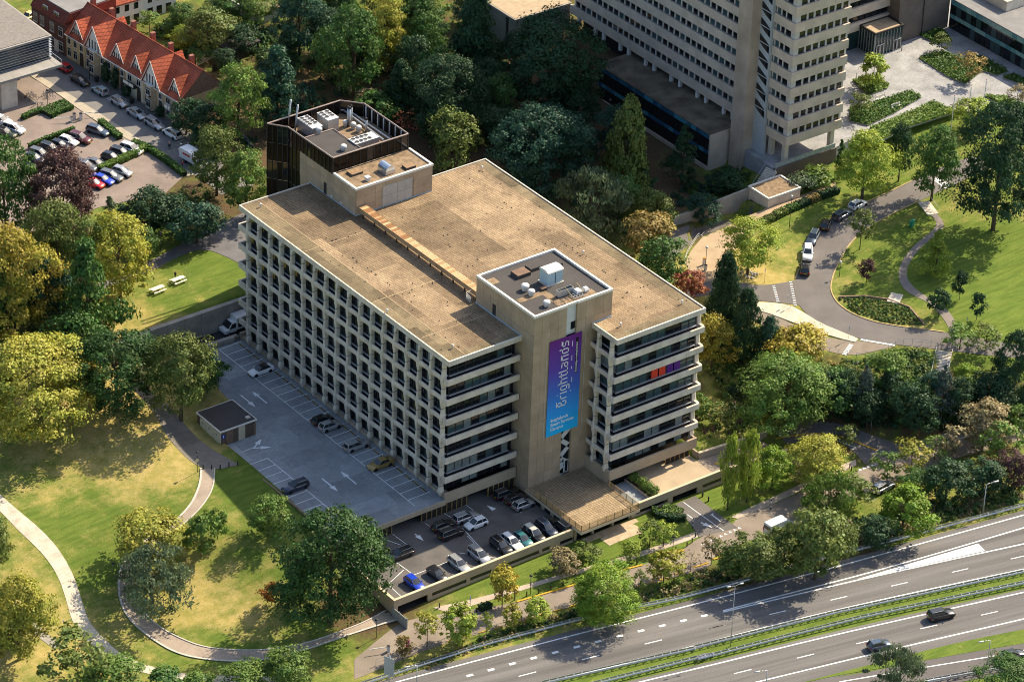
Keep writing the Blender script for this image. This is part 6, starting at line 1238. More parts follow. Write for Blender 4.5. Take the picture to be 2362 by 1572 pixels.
TREES = [
 # left park
 (66,1005,770,262,'big','yellow','huge yellow green tree at the left edge with thick trunk'),(20,790,512,200,'big','gold','golden tree at the left edge above the meadow'),(135,700,458,165,'big','olive','olive round tree beside the copper beech'),
 (150,580,342,165,'big','purple','dark purple copper beech beside the car park'),(205,800,535,150,'cedar','mid','drooping cedar left of the lawn'),(118,770,590,95,'mid','teal','blue green tree between the cedar and the olive tree'),
 (277,692,483,150,'big','yellow','tall yellow green tree with bare trunk at the lawn edge'),(182,860,678,135,'mid','mid','green tree at the lower end of the lawn'),(270,948,755,195,'big','deep','dark spreading tree beside the paved slope'),
 (418,970,760,150,'big','olive','yellowish tree overhanging the deck corner'),(478,905,810,75,'mid','mid','small dark tree leaning over the deck corner'),(15,580,318,125,'big','mid','dark green tree at the left edge below the white car'),(35,770,590,110,'mid','light','light green tree below the golden tree'),
 (200,935,832,95,'small','gold','small golden tree behind the huge yellow green tree'),(45,1520,1315,150,'big','yellow','yellow tinted tree in the bottom left corner'),(180,1590,1440,150,'thin','olive','olive sparse tree at the bottom left'),(-15,1330,1180,90,'mid','olive','olive tree cut by the left edge above the gravel track'),(30,1480,1400,110,'mid','olive','low olive tree beneath the yellow tinted tree'),
 (345,1305,1176,150,'mid','yellow','yellow green tree beside the bend of the garden path'),(352,1400,1258,175,'willow','grey','grey green willow inside the path curve'),(464,1285,1185,62,'small','light','small light tree on the garden lawn'),(502,1242,1170,48,'small','light','smallest tree on the garden lawn beside the path'),
 (620,1232,1135,90,'mid','light','pale green round tree beside the deck wall'),(762,1432,1158,232,'big','deep','big dense dark green tree in front of the deck corner'),(626,1395,1340,38,'small','orange','little orange tree in the shade of the big tree'),
 (262,1600,1512,145,'mid','light','bright bushy tree at the bottom edge below the gravel track'),(380,1600,1540,80,'small','mid','small tree at the bottom edge right of the bushy tree'),(455,1600,1548,60,'small','light','little tree at the bottom edge beside the track'),(562,1600,1520,105,'mid','light','light green tree at the bottom edge below the garden path'),(662,1590,1490,105,'mid','light','taller light green tree at the bottom edge by the path end'),
 (1,1440,1350,60,'small','gold','small golden tree cut by the left edge'),(300,835,790,60,'small','olive','small olive tree behind the retaining wall end'),(95,860,790,60,'small','brown','brownish young tree left of the green park tree'),(235,610,560,60,'small','brown','reddish brown young tree beside the cedar'),
 # behind lawn
 (350,545,435,105,'mid','dark','dark tree at the rear corner of the car park'),(455,560,462,110,'mid','teal','blue green tree beside the park path'),(255,545,445,62,'cone','grey','grey green young conifer beside the car park'),(398,540,450,80,'mid','dark','dark tree between the car park and the park path'),(300,560,505,80,'mid','olive','low olive tree below the car park corner'),(330,600,520,70,'mid','mid','green tree behind the tall yellow green tree'),
 (500,450,290,112,'big','olive','rust tinged tree beside the delivery truck'),(568,500,345,100,'mid','light','pale green tree left of the dark glass tower'),(430,310,222,70,'mid','dark','dark yew beside the gable end house'),(475,330,232,90,'mid','dark','second dark yew right of the gable end house'),(550,330,150,112,'big','light','yellow green tree behind the gable end'),
 (640,290,88,140,'cedar','teal','blue green cedar left of the tall wood'),(720,270,190,42,'cone','teal','small blue spruce behind the plant enclosure'),(655,300,215,50,'cone','grey','small grey spruce left of the plant enclosure'),(700,295,230,50,'cone','teal','young spruce nearest the plant enclosure'),
 (420,70,5,60,'mid','mid','round green garden tree behind the white houses'),(345,75,25,50,'thin','light','thin garden tree in front of the white house'),(480,120,18,105,'mid','olive','leafy garden tree beside the sheds'),(425,110,62,55,'mid','lime','yellowish garden shrub tree behind the terrace'),(395,85,50,35,'column','mid','clipped columnar garden bush'),(520,165,110,50,'mid','dark','dark garden tree beside the dark shed'),(460,140,100,60,'mid','mid','low garden tree beside the pale wall'),
 (530,40,-30,90,'mid','mid','garden tree at the top edge'),(590,60,-20,80,'mid','light','light garden tree at the top edge left of the wood'),(560,130,60,70,'mid','dark','dark garden tree above the small lawn'),
 # wood behind the office
 (690,150,-30,120,'big','teal','tall blue green tree at the top of the wood'),(815,225,15,135,'big','mid','tall mid green tree in the wood above the plant enclosure'),(885,160,-10,110,'big','yellow','yellowish tree at the top of the wood'),(965,120,-40,120,'big','mid','broad tree at the top of the wood'),(1090,190,-30,130,'spire','dark','tall dark conifer at the top of the wood'),(1028,320,122,165,'big','dark','dark round tree in the middle of the wood'),
 (1270,270,28,195,'big','dark','huge dark tree in front of the tower annex'),(1243,450,240,195,'big','teal','broad dark tree behind the main roof'),(1042,400,255,110,'mid','olive','pale olive tree behind the service block'),(1445,470,216,125,'spire','olive','tall feathery conifer in front of the low wing'),(1572,425,278,85,'cone','dark','dark fir at the corner of the low wing'),
 (1375,560,385,155,'willow','grey','pale drooping tree right behind the main roof edge'),(1500,545,430,95,'mid','olive','olive tree above the orange tree'),(1492,610,487,112,'mid','autumn','orange autumn tree behind the right wing roof'),(1522,660,545,105,'mid','mid','green pine beside the red maple'),(1594,690,622,62,'small','red','bright red maple beside the forecourt'),
 (1200,410,300,110,'mid','teal','low tree between the broad dark trees'),(1130,330,240,100,'mid','dark','dark tree left of the broad dark tree'),(1330,300,190,110,'mid','dark','shaded tree below the huge dark tree'),(1620,520,450,70,'mid','teal','shrubby tree above the sunken drive wall'),(1680,450,390,70,'mid','dark','bushy tree at the foot of the stair core'),
 (935,330,250,60,'bare','red','bare reddish tree beside the plant enclosure'),(760,130,20,100,'big','dark','dark tree between the tall trees of the wood'),(860,290,215,90,'mid','mid','low tree beside the woodland path'),(960,250,170,80,'mid','light','light shrub tree along the woodland path'),
 # right side by the forecourt and park road
 (1665,790,575,92,'spire','dark','tallest dark cypress beside the right wing'),(1716,830,655,85,'spire','dark','second dark cypress right of the tallest'),(1768,840,720,75,'spire','teal','lower dark cypress beside the slip road'),(1640,850,722,85,'mid','gold','golden tree right behind the balconies'),(1832,850,748,120,'mid','gold','mixed autumn tree below the slip road'),
 (1724,634,497,122,'big','lime','round tree on the dry lawn by the forecourt'),(1988,460,298,125,'big','lime','bright yellow tree beside the white hatchback'),(1983,575,480,62,'thin','olive','slender birch beside the parked cars'),(1998,652,597,34,'small','purple','little purple globe tree on the lawn'),(2158,635,520,82,'cone','lime','light green pyramidal tree inside the path curve'),
 (2165,728,663,42,'small','dark','small dark tree left of the lawn path'),(2213,690,625,32,'small','dark','small dark tree near the top of the lawn'),(2252,738,675,30,'small','dark','small dark tree at the right of the lawn'),(2290,530,232,180,'big','dark','massive dark oak at the right edge'),(2148,462,290,112,'big','mid','green tree beside the zebra crossing'),(2072,418,288,58,'mid','dark','slim dark tree beside the bright yellow tree'),(1935,410,318,34,'cone','mid','small larch beside the plaza wall'),
 (1880,430,385,60,'bush','light','light green shrub below the plaza wall'),(1850,440,400,55,'bush','grey','white flowering shrub below the plaza wall'),(2012,205,128,62,'small','lime','yellow green tree in the plaza bed'),(1985,270,215,55,'thin','olive','airy tree in the lower plaza bed'),(2235,190,120,62,'thin','autumn','brownish tree in the far plaza bed'),(2170,120,75,45,'thin','olive','small tree beside the teal glass office'),(2345,240,195,50,'thin','brown','rust coloured shrub tree at the right edge of the plaza'),(2240,300,225,80,'mid','lime','light tree in front of the flagpoles'),
 # slope and road on the right
 (1800,985,812,190,'big','light','big yellow green tree right of the right wing'),(1990,965,830,65,'cone','blue','grey blue spruce on the slope'),(2043,910,800,95,'mid','light','green tree above the loop road'),(2170,965,828,75,'cone','blue','pale spruce beside the long steps'),(2228,915,840,68,'mid','bright','bright green tree right of the pale spruce'),(2120,940,870,60,'mid','mid','green tree left of the long steps'),(2213,805,745,72,'thin','light','light airy tree at the top of the long steps'),(2272,810,745,70,'thin','olive','sparse tree right of the long steps'),(2335,930,758,90,'big','dark','dark tree at the right edge below the park road'),(1910,960,850,110,'mid','mid','dark green tree behind the loop road'),(2100,1000,880,90,'mid','dark','dark tree behind the road sign'),(2290,960,860,110,'mid','dark','shaded dark tree at the right'),(1960,900,840,60,'mid','olive','olive tree below the railing'),(1890,905,840,70,'mid','olive','yellowish shrub tree below the railing'),(2020,965,890,60,'mid','dark','dark tree between the spruce and the road'),
 (1610,960,905,45,'small','light','young tree beside the round flower bed'),(1660,985,925,60,'thin','olive','sparse bush tree behind the access ramp'),
 (1678,1175,1003,38,'column','lime','left poplar beside the driveway wall'),(1722,1158,990,46,'column','lime','right taller poplar beside the driveway wall'),(1780,1128,1030,82,'mid','bright','dense bright green tree right of the poplars'),(1882,1118,998,122,'big','yellow','round golden green tree inside the loop road'),(1848,1035,962,60,'bare','brown','bare tree beside the loop road'),(1948,1030,975,58,'thin','olive','thin tree at the loop road bend'),(1845,1115,1060,50,'thin','brown','sparse tree left of the golden green tree'),
 (1910,1190,1085,130,'willow','light','pale willow over the service road'),(1965,1160,1095,90,'thin','olive','airy tree beside the pale willow'),(2045,1112,1040,72,'thin','light','airy light tree beside the parked silver car'),(2100,1095,1010,80,'thin','yellow','airy yellowish tree along the service road'),(2195,1060,972,80,'thin','brown','copper brown tree along the service road'),(2265,1040,920,110,'mid','brown','tan brown tree at the right along the road'),(2302,1070,960,90,'thin','light','light green tree at the right along the road'),(2345,1030,930,70,'thin','light','green tree at the right edge along the road'),(2155,1060,1000,60,'thin','light','small green tree between the brown trees'),
 (1740,1345,1222,125,'mid','olive','bushy dark tree behind the white van'),(1880,1335,1160,140,'mid','olive','broad tree on the motorway verge'),(1930,1300,1180,90,'mid','olive','lower tree on the verge right of the broad tree'),(2080,1235,1118,118,'mid','bright','rounded bright tree behind the guard rail'),(2020,1270,1190,80,'mid','dark','dark tree between the verge trees'),(2180,1160,1060,100,'mid','dark','dark tree above the verge path'),(2265,1140,1050,100,'mid','dark','broad dark tree above the verge path'),(2335,1130,1030,90,'mid','purple','dark reddish tree at the right edge above the verge'),(2120,1150,1080,80,'mid','mid','green tree behind the rounded bright tree'),(1805,1325,1215,105,'mid','olive','olive tree in front of the white van'),(1690,1330,1260,70,'mid','mid','green bush tree left of the white van'),
 # front
 (1385,1432,1296,155,'big','bright','big bright green tree beside the motorway'),(1158,1400,1302,62,'small','gold','young golden tree on the garage verge'),(985,1490,1405,60,'thin','yellow','young yellow tree by the lower garage entrance'),(1060,1488,1392,74,'small','lime','bright young tree beside the service road'),(1122,1470,1406,26,'thin','lime','tiny young tree between the service road trees'),(1180,1448,1392,42,'small','yellow','small yellow tree along the mesh fence'),(1238,1432,1376,56,'small','lime','small round tree along the mesh fence'),(928,1520,1462,32,'small','autumn','little orange green tree by the direction sign'),
 (1297,1322,1264,66,'small','brown','brown leaved tree beside the footway'),(1345,1302,1248,54,'small','olive','small olive tree on the verge lawn'),(1455,1292,1240,50,'thin','lime','pale young tree beside the footway'),(1498,1258,1195,58,'thin','olive','sparse tree in front of the terrace'),(1530,1260,1196,56,'thin','lime','light young tree beside the clipped hedge'),(1530,1342,1264,68,'small','yellow','yellow young tree at the service road edge'),(1472,1368,1310,34,'thin','olive','thin young tree beside the big bright tree'),(1592,1318,1262,40,'bare','brown','bare young tree beside the service road'),(1640,1302,1232,48,'thin','brown','brownish young tree at the road junction'),
 (2072,1600,1482,112,'willow','grey','pale grey green willow at the bottom edge'),(2330,1600,1512,130,'big','mid','dark tree in the bottom right corner'),
]
for r in TREES: tree(*r[:7], group=(r[7] if len(r) > 7 else None))
# unlisted trees that fill the wood: nothing in the picture tells them apart
def scatter(poly, n, seed, mind=3.0):
    rng = np.random.default_rng(seed); poly = np.array(poly); out = []; lo, hi = poly.min(0), poly.max(0); k = 0
    Q = lo+rng.random((n*14, 2))*(hi-lo); Q = Q[inpoly(Q[:,0], Q[:,1], poly)]; cell = {}
    for q in Q:
        a, b = int(q[0]//mind), int(q[1]//mind)
        if any((q[0]-o[0])**2+(q[1]-o[1])**2 < mind**2 for i in (-1,0,1) for j in (-1,0,1) for o in cell.get((a+i,b+j), ())): continue
        cell.setdefault((a,b), []).append(q); out.append(q)
        if len(out) >= n: break
    return out
wood_poly = W2(ID,[(600,-60),(1140,-60),(1180,180),(1330,320),(1500,420),(1560,470),(1500,560),(1300,470),(1080,370),(960,320),(900,240),(600,230)])[:,:2]
for q in scatter(wood_poly, 34, 5, 4.5):
    s = trng.uniform(.7,1.2); tree_at((q[0],q[1],h1(*q)), 9*s+1, 6.5*s, trng.choice(['big','big','mid','spire']), trng.choice(['dark','dark','teal','mid']), 'one of the crowded dark green trees in the wood behind the office', WG)
wood2 = W2(ID,[(1880,960),(2100,930),(2362,900),(2450,960),(2250,1000),(2000,990)])[:,:2]
for q in scatter(wood2, 10, 6, 4.0): s = trng.uniform(.7,1.1); tree_at((q[0],q[1],h1(*q)), 8*s, 5.5*s, 'mid', trng.choice(['dark','dark','teal']), 'one of the crowded dark trees between the two right hand roads', 'shaded trees between the two roads')
left_poly = W2(ID,[(-150,520),(60,560),(230,640),(250,740),(120,840),(-150,800)])[:,:2]
for q in scatter(left_poly, 9, 8, 5.0): s = trng.uniform(.8,1.2); tree_at((q[0],q[1],h1(*q)), 9*s, 6.5*s, 'big', trng.choice(['mid','olive','light']), 'one of the crowded trees in the park left of the lawn', 'park trees left of the lawn')
# ---- undergrowth nobody could count
def brush(name, poly, n, seed, hmin, hmax, cols, label, leaf=.34, per=60, stuff=True):
    rng = np.random.default_rng(seed); pts = np.array(scatter(poly, n, seed, .55)); zs = hgt(pts[:,0], pts[:,1]); per_c = {}
    for (x,y), z in zip(pts, zs):
        c = cols[int(rng.integers(len(cols)))]; hh = rng.uniform(hmin,hmax); w = hh*rng.uniform(.7,1.3); d = nrm(rng.normal(size=(per,3))); d[:,2] = np.abs(d[:,2])
        P = np.array([x,y,z-.1])+d*np.array([w*.5,w*.5,hh*.75])*rng.uniform(.6,1.05,per)[:,None]; nn = nrm(d+rng.normal(size=(per,3))*.45+np.array([0,0,.3])); ti = np.c_[np.clip(rng.uniform()*.6+rng.uniform(0,.4,per),0,1), rng.uniform(0,1,per), np.zeros(per)]
        per_c.setdefault(c, []).append((P,nn,ti))
    for c, L in per_c.items():
        me = leaf_mesh(name, np.concatenate([l[0] for l in L]), np.concatenate([l[1] for l in L]), leaf, np.concatenate([l[2] for l in L]), rng); me.materials.append(LM[c]); o = put(name, me); o['kind'] = 'stuff'
        o['label'] = label; o['category'] = 'undergrowth'
brush('undergrowth', wood_poly, 420, 1, 1.0, 2.6, ['dark','teal','mid'], 'dark leafy undergrowth covering the wood floor behind the office', .42)
brush('undergrowth', wood2, 160, 2, .8, 2.2, ['dark','mid'], 'dark undergrowth between the two right hand roads', .4)
brush('undergrowth', W2(ID,[(1600,720),(1700,800),(1800,850),(1990,830),(2100,810),(2150,860),(2130,920),(1900,930),(1700,960),(1650,900),(1610,800)])[:,:2], 260, 3, .8, 2.4, ['dark','mid','olive'], 'shrubs covering the slope beside the right wing', .4)
vergeP = np.concatenate([HW((Z8,[(700,1195),(1300,1035),(1760,935)]),(Y7,[(0,675),(400,560),(750,465),(1500,270),(2356,40)]))[:,:2]+(0,.9), W2(ID,[(2362,1110),(2200,1150),(2050,1180),(1900,1215),(1700,1300),(1600,1330),(1480,1370),(1340,1405),(1200,1445),(1100,1475)])[:,:2]])
brush('verge_scrub', vergeP, 620, 4, .5, 1.9, ['mid','dark','olive','brown'], 'tangled scrub along the motorway verge', .34, 50)
brush('verge_scrub', W2(ID,[(960,1530),(1110,1480),(1340,1405),(1340,1430),(1120,1492),(980,1545)])[:,:2], 110, 14, .4, .9, ['olive','autumn','mid'], 'dry weeds along the mesh fence', .26, 40)
brush('shrub_bed', W2(Z7,[(1140,835),(1300,828),(1460,850),(1590,900),(1675,995),(1640,1000),(1450,985),(1250,925)])[:,:2], 190, 5, .6, 1.0, ['olive','olive','mid'], 'clipped olive shrubs filling the lens shaped bed', .24, 55)
brush('shrub_bed', W2(ID,[(2050,810),(2130,805),(2150,830),(2140,860),(2080,870),(2040,840)])[:,:2], 70, 6, .9, 1.4, ['olive','mid'], 'rows of round clipped shrubs below the park road', .26, 60)
brush('shrub_bed', W2(ID,[(1890,830),(1960,850),(2000,850),(1980,890),(1900,880),(1870,850)])[:,:2], 50, 16, .8, 1.6, ['gold','olive','autumn'], 'golden mixed shrubs below the railing', .28, 60)
brush('undergrowth', W2(ID,[(400,500),(560,430),(600,300),(520,330),(430,300),(420,330),(440,430),(390,460),(290,470),(250,520),(330,560)])[:,:2], 120, 7, .8, 2.0, ['dark','mid','olive'], 'shrubs between the car park and the park path', .36)
brush('undergrowth', left_poly, 110, 9, .7, 2.0, ['mid','olive','dark'], 'undergrowth of the park left of the lawn', .36)
brush('undergrowth', W2(Z1,[(1150,250),(1300,120),(1560,120),(1650,60),(1900,200),(2060,250),(2060,500),(1900,440),(1680,320),(1480,480),(1300,400)])[:,:2], 200, 10, .8, 2.6, ['dark','mid','light'], 'garden shrubs behind the terrace', .36)
brush('undergrowth', W2(ID,[(1605,930),(1660,905),(1760,960),(1740,990),(1640,1010),(1600,990)])[:,:2], 60, 11, .5, 1.4, ['mid','olive','purple'], 'mixed shrubs beside the access ramp wall', .28)
brush('undergrowth', W2(ID,[(1560,480),(1700,440),(1730,400),(1700,380),(1620,410),(1550,450)])[:,:2], 90, 12, .8, 2.0, ['dark','teal','mid'], 'dark shrubs above the sunken drive', .36)
# planter shrubs on the driveway, plaza beds
def planted(name, poly, z, n, hh, col, label, seed, cat='plant bed', kerbm=None):
    poly = [tuple(p[:2]) for p in poly]; c = np.mean(np.array(poly),0); t = thing(name, label, cat, (c[0],c[1],z)); t['_base'] = (c[0],c[1],z)
    MB().prism(poly, z-.05, z+.25, 0, 1).build('bed_edge', [kerbm or concrete, verge], t); rng = np.random.default_rng(seed); pts = np.array(scatter(poly, n*70, seed, .12)); k = len(pts)
    P = np.c_[pts, z+.2+rng.uniform(0,hh,k)]; nn = nrm(rng.normal(size=(k,3))*.5+np.array([0,0,1])); me = leaf_mesh('foliage', P-np.array([c[0],c[1],z]), nn, .38, np.c_[rng.random((k,2)),np.zeros(k)], rng); me.materials.append(LM[col]); put('foliage', me, t)
for i, (pp,lb,col,n) in enumerate([([(870,615),(960,580),(1150,640),(1130,675),(990,725)],'green bed around the yellow green plaza tree','light',16),([(850,820),(960,800),(1310,690),(1390,740),(1180,860),(990,950),(850,920)],'long green bed beside the plaza benches','mid',34),([(1000,970),(1280,860),(1480,770),(1660,850),(1500,900),(1280,970),(1100,1060)],'yellowing green bed along the plaza steps','light',36),([(1370,440),(1550,390),(1700,450),(1850,430),(2045,545),(1960,575),(1850,540),(1720,640),(1580,580)],'large stepped green bed in the middle of the plaza','mid',44),([(1350,230),(1450,190),(1560,240),(1620,320),(1500,330),(1340,260)],'green bed beside the teal glass office','mid',26),([(1860,730),(2010,735),(2163,790),(2163,880),(2000,800)],'green bed at the right edge of the plaza','light',22),([(2000,590),(2080,565),(2163,600),(2163,650)],'small green bed at the far right of the plaza','mid',10)]):
    planted('plaza_bed', WZ(Z4,pp,6.46), 6.46, n, .55, col, lb, 40+i, 'plant bed', pm('grey_stone_edge',(0.30,0.30,0.30),.8))
rng_ = np.random.default_rng(77)
for i in range(4): tree_at((31.9,-14.6+1.6*i,-2.4), 1.6, 1.7, 'bush', 'light', ['front','second','third','rear'][i]+' evergreen shrub in the driveway planter', 'planter shrubs')
# hedges
def hedge(P, w, hh, col, label, top=None, per=120, cat='hedge', z=None):
    P = np.asarray(P)[:,:2]; L = np.linalg.norm(np.diff(P,axis=0),axis=1).sum(); n = int(L*per*(w+2*hh)*.5); rng = np.random.default_rng(int(L*100)); Q = resample(P, max(n,2)); d = np.gradient(Q,axis=0); d /= np.linalg.norm(d,axis=1)[:,None]+1e-9; nn = np.stack([-d[:,1],d[:,0]],1)
    Zg = hgt(Q[:,0],Q[:,1]) if z is None else np.full(len(Q), z); side = rng.choice([-1,0,1], len(Q), p=[.3,.4,.3]); a = np.where(side == 0, rng.uniform(-.5,.5,len(Q)), side*.5)*w; zz_ = np.where(side == 0, hh, rng.uniform(0,hh,len(Q)))
    C = np.c_[Q+nn*a[:,None], Zg+zz_]+rng.normal(size=(len(Q),3))*.07; Nn = np.c_[nn*side[:,None], (side == 0).astype(float)]; Nn = nrm(Nn+rng.normal(size=(len(Q),3))*.45); c = Q.mean(0); zb = Zg.min()
    t = thing('hedge', label, cat, (c[0],c[1],zb)); t['_base'] = (c[0],c[1],zb)
    me = leaf_mesh('foliage', C-np.array([c[0],c[1],zb]), Nn, .3, np.c_[rng.random((len(Q),2)),np.zeros(len(Q))], rng); me.materials.append(LM[col]); put('foliage', me, t)
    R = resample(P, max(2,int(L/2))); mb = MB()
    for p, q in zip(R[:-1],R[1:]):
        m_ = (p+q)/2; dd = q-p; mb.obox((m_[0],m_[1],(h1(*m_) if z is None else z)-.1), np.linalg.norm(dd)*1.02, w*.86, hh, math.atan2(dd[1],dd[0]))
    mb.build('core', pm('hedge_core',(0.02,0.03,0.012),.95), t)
H6 = lambda pts: WZ(Z1, pts, 6.1)
hedge(H6([(755,925),(830,990),(905,1050)]),1.1,1.0,'mid','hedge between the street and the top of the car park'); hedge(H6([(1000,1085),(1110,1125),(1250,1215),(1390,1325)]),1.1,1.0,'mid','hedge between the street and the lower car park'); hedge(H6([(750,1292),(880,1235),(1000,1180),(1105,1125)]),1.3,1.1,'light','hedge between the two car park rows')
hedge(H6([(220,1125),(380,1060),(560,995)]),.6,1.2,'mid','ivy fence along the upper car park row'); hedge(H6([(350,870),(430,830),(520,800)]),3.2,.9,'mid','clipped shrub block at the car park entrance'); hedge(H6([(170,900),(240,865),(320,840)]),.9,.9,'mid','low hedge beside the concrete legs')
P = W2(Z7,[(620,340),(700,300),(780,258),(860,225),(930,195),(1000,165),(1130,120)])
for i in range(6): a, b = P[i]*.97+P[i+1]*.03, P[i]*.06+P[i+1]*.94; hedge(np.array([a,b]),1.5,.95+.05*(i%2),['olive','olive','mid','dark','autumn','dark'][i],['first low','second','third','fourth darker','fifth reddish','last long'][i]+' clipped hedge block along the forecourt lawn')
P = W2(Z8,[(1815,330),(1830,370),(1960,400),(2020,390)]); hedge(np.array([P[0],P[1]]),.8,1.0,'mid','left arm of the clipped box hedge by the garage drive'); hedge(np.array([P[1],P[2],P[3]]),.8,1.0,'dark','front arm of the clipped box hedge by the garage drive'); Pq = W2(Z8,[(1870,330),(1990,370)]); hedge(Pq,3.0,.75,'light','low green infill of the clipped box hedge')
P = W2(Z8,[(690,975),(760,950)]); hedge(P,1.0,.9,'dark','small dark shrub strip at the service road bend')
# climbing ivy on the ochre house, knob shrubs in front gardens
for i,(s,lb) in enumerate([(19.5,'climbing ivy on the ochre terraced house'),(15.8,'dark conical shrub at the cream house door'),(5.5,'dark shrub at the tall gabled house'),(22.5,'second ivy column on the ochre terraced house')]):
    o = HO+ax_a*s-ax_b*.6; tree_at((o[0],o[1],6.1), 4.2 if 'ivy' in lb else 2.2, 1.7, 'column', 'dark', lb, cat='shrub')
# ================================================================ vehicles
def paint(name, col, metal=0.0): return pm('paint_'+name, col, .28, 0.0, 1, 0.03, 6, 0, metal, .5, .8)
PT = {n: paint(n, c, m) for n, c, m in [('white',(0.78,0.78,0.77),0),('black',(0.012,0.012,0.014),0),('silver',(0.45,0.46,0.47),.5),('grey',(0.14,0.15,0.16),.3),('navy',(0.02,0.03,0.06),.2),('gold',(0.36,0.24,0.07),.3),('blue',(0.01,0.05,0.50),.1),('red',(0.50,0.015,0.02),0),('maroon',(0.10,0.012,0.014),.1),('teal',(0.05,0.20,0.22),.3),('paleblue',(0.38,0.47,0.50),.3),('cream',(0.55,0.53,0.47),0),('slate',(0.06,0.09,0.13),.3),('lemon',(0.55,0.48,0.16),0)]}
cglass = glass('car_glass', (0.014,0.02,0.026), .03, 1.0); tyre_m = black_m; rim_m = pm('alloy_rim', (0.42,0.43,0.44), .35, 0, 1, 0, metal=.7)
hl_m = pm('headlight_glass', (0.75,0.77,0.78), .15, 0, 1, 0, spec=.7); tl_m = pm('tail_light', (0.45,0.01,0.012), .25, 0, 1, 0); np_m = pm('number_plate_yellow', (0.70,0.45,0.02), .5, 0, 1, 0)
CT = dict( # length, width, height, greenhouse base rear/front, roof rear/front, tail height, belt, nose
 hatch=(4.0,1.76,1.48,.03,.72,.13,.50,.92,.90,.70), wagon=(4.65,1.80,1.48,.02,.69,.07,.50,.90,.90,.68), sedan=(4.65,1.80,1.44,.15,.70,.28,.52,.98,.90,.66), suv=(4.55,1.86,1.68,.02,.71,.07,.52,1.02,1.02,.84), mpv=(4.5,1.82,1.62,.02,.80,.07,.58,.95,.95,.76), van=(4.4,1.80,1.85,.40,.82,.42,.62,1.0,1.0,.85))
CM = {}
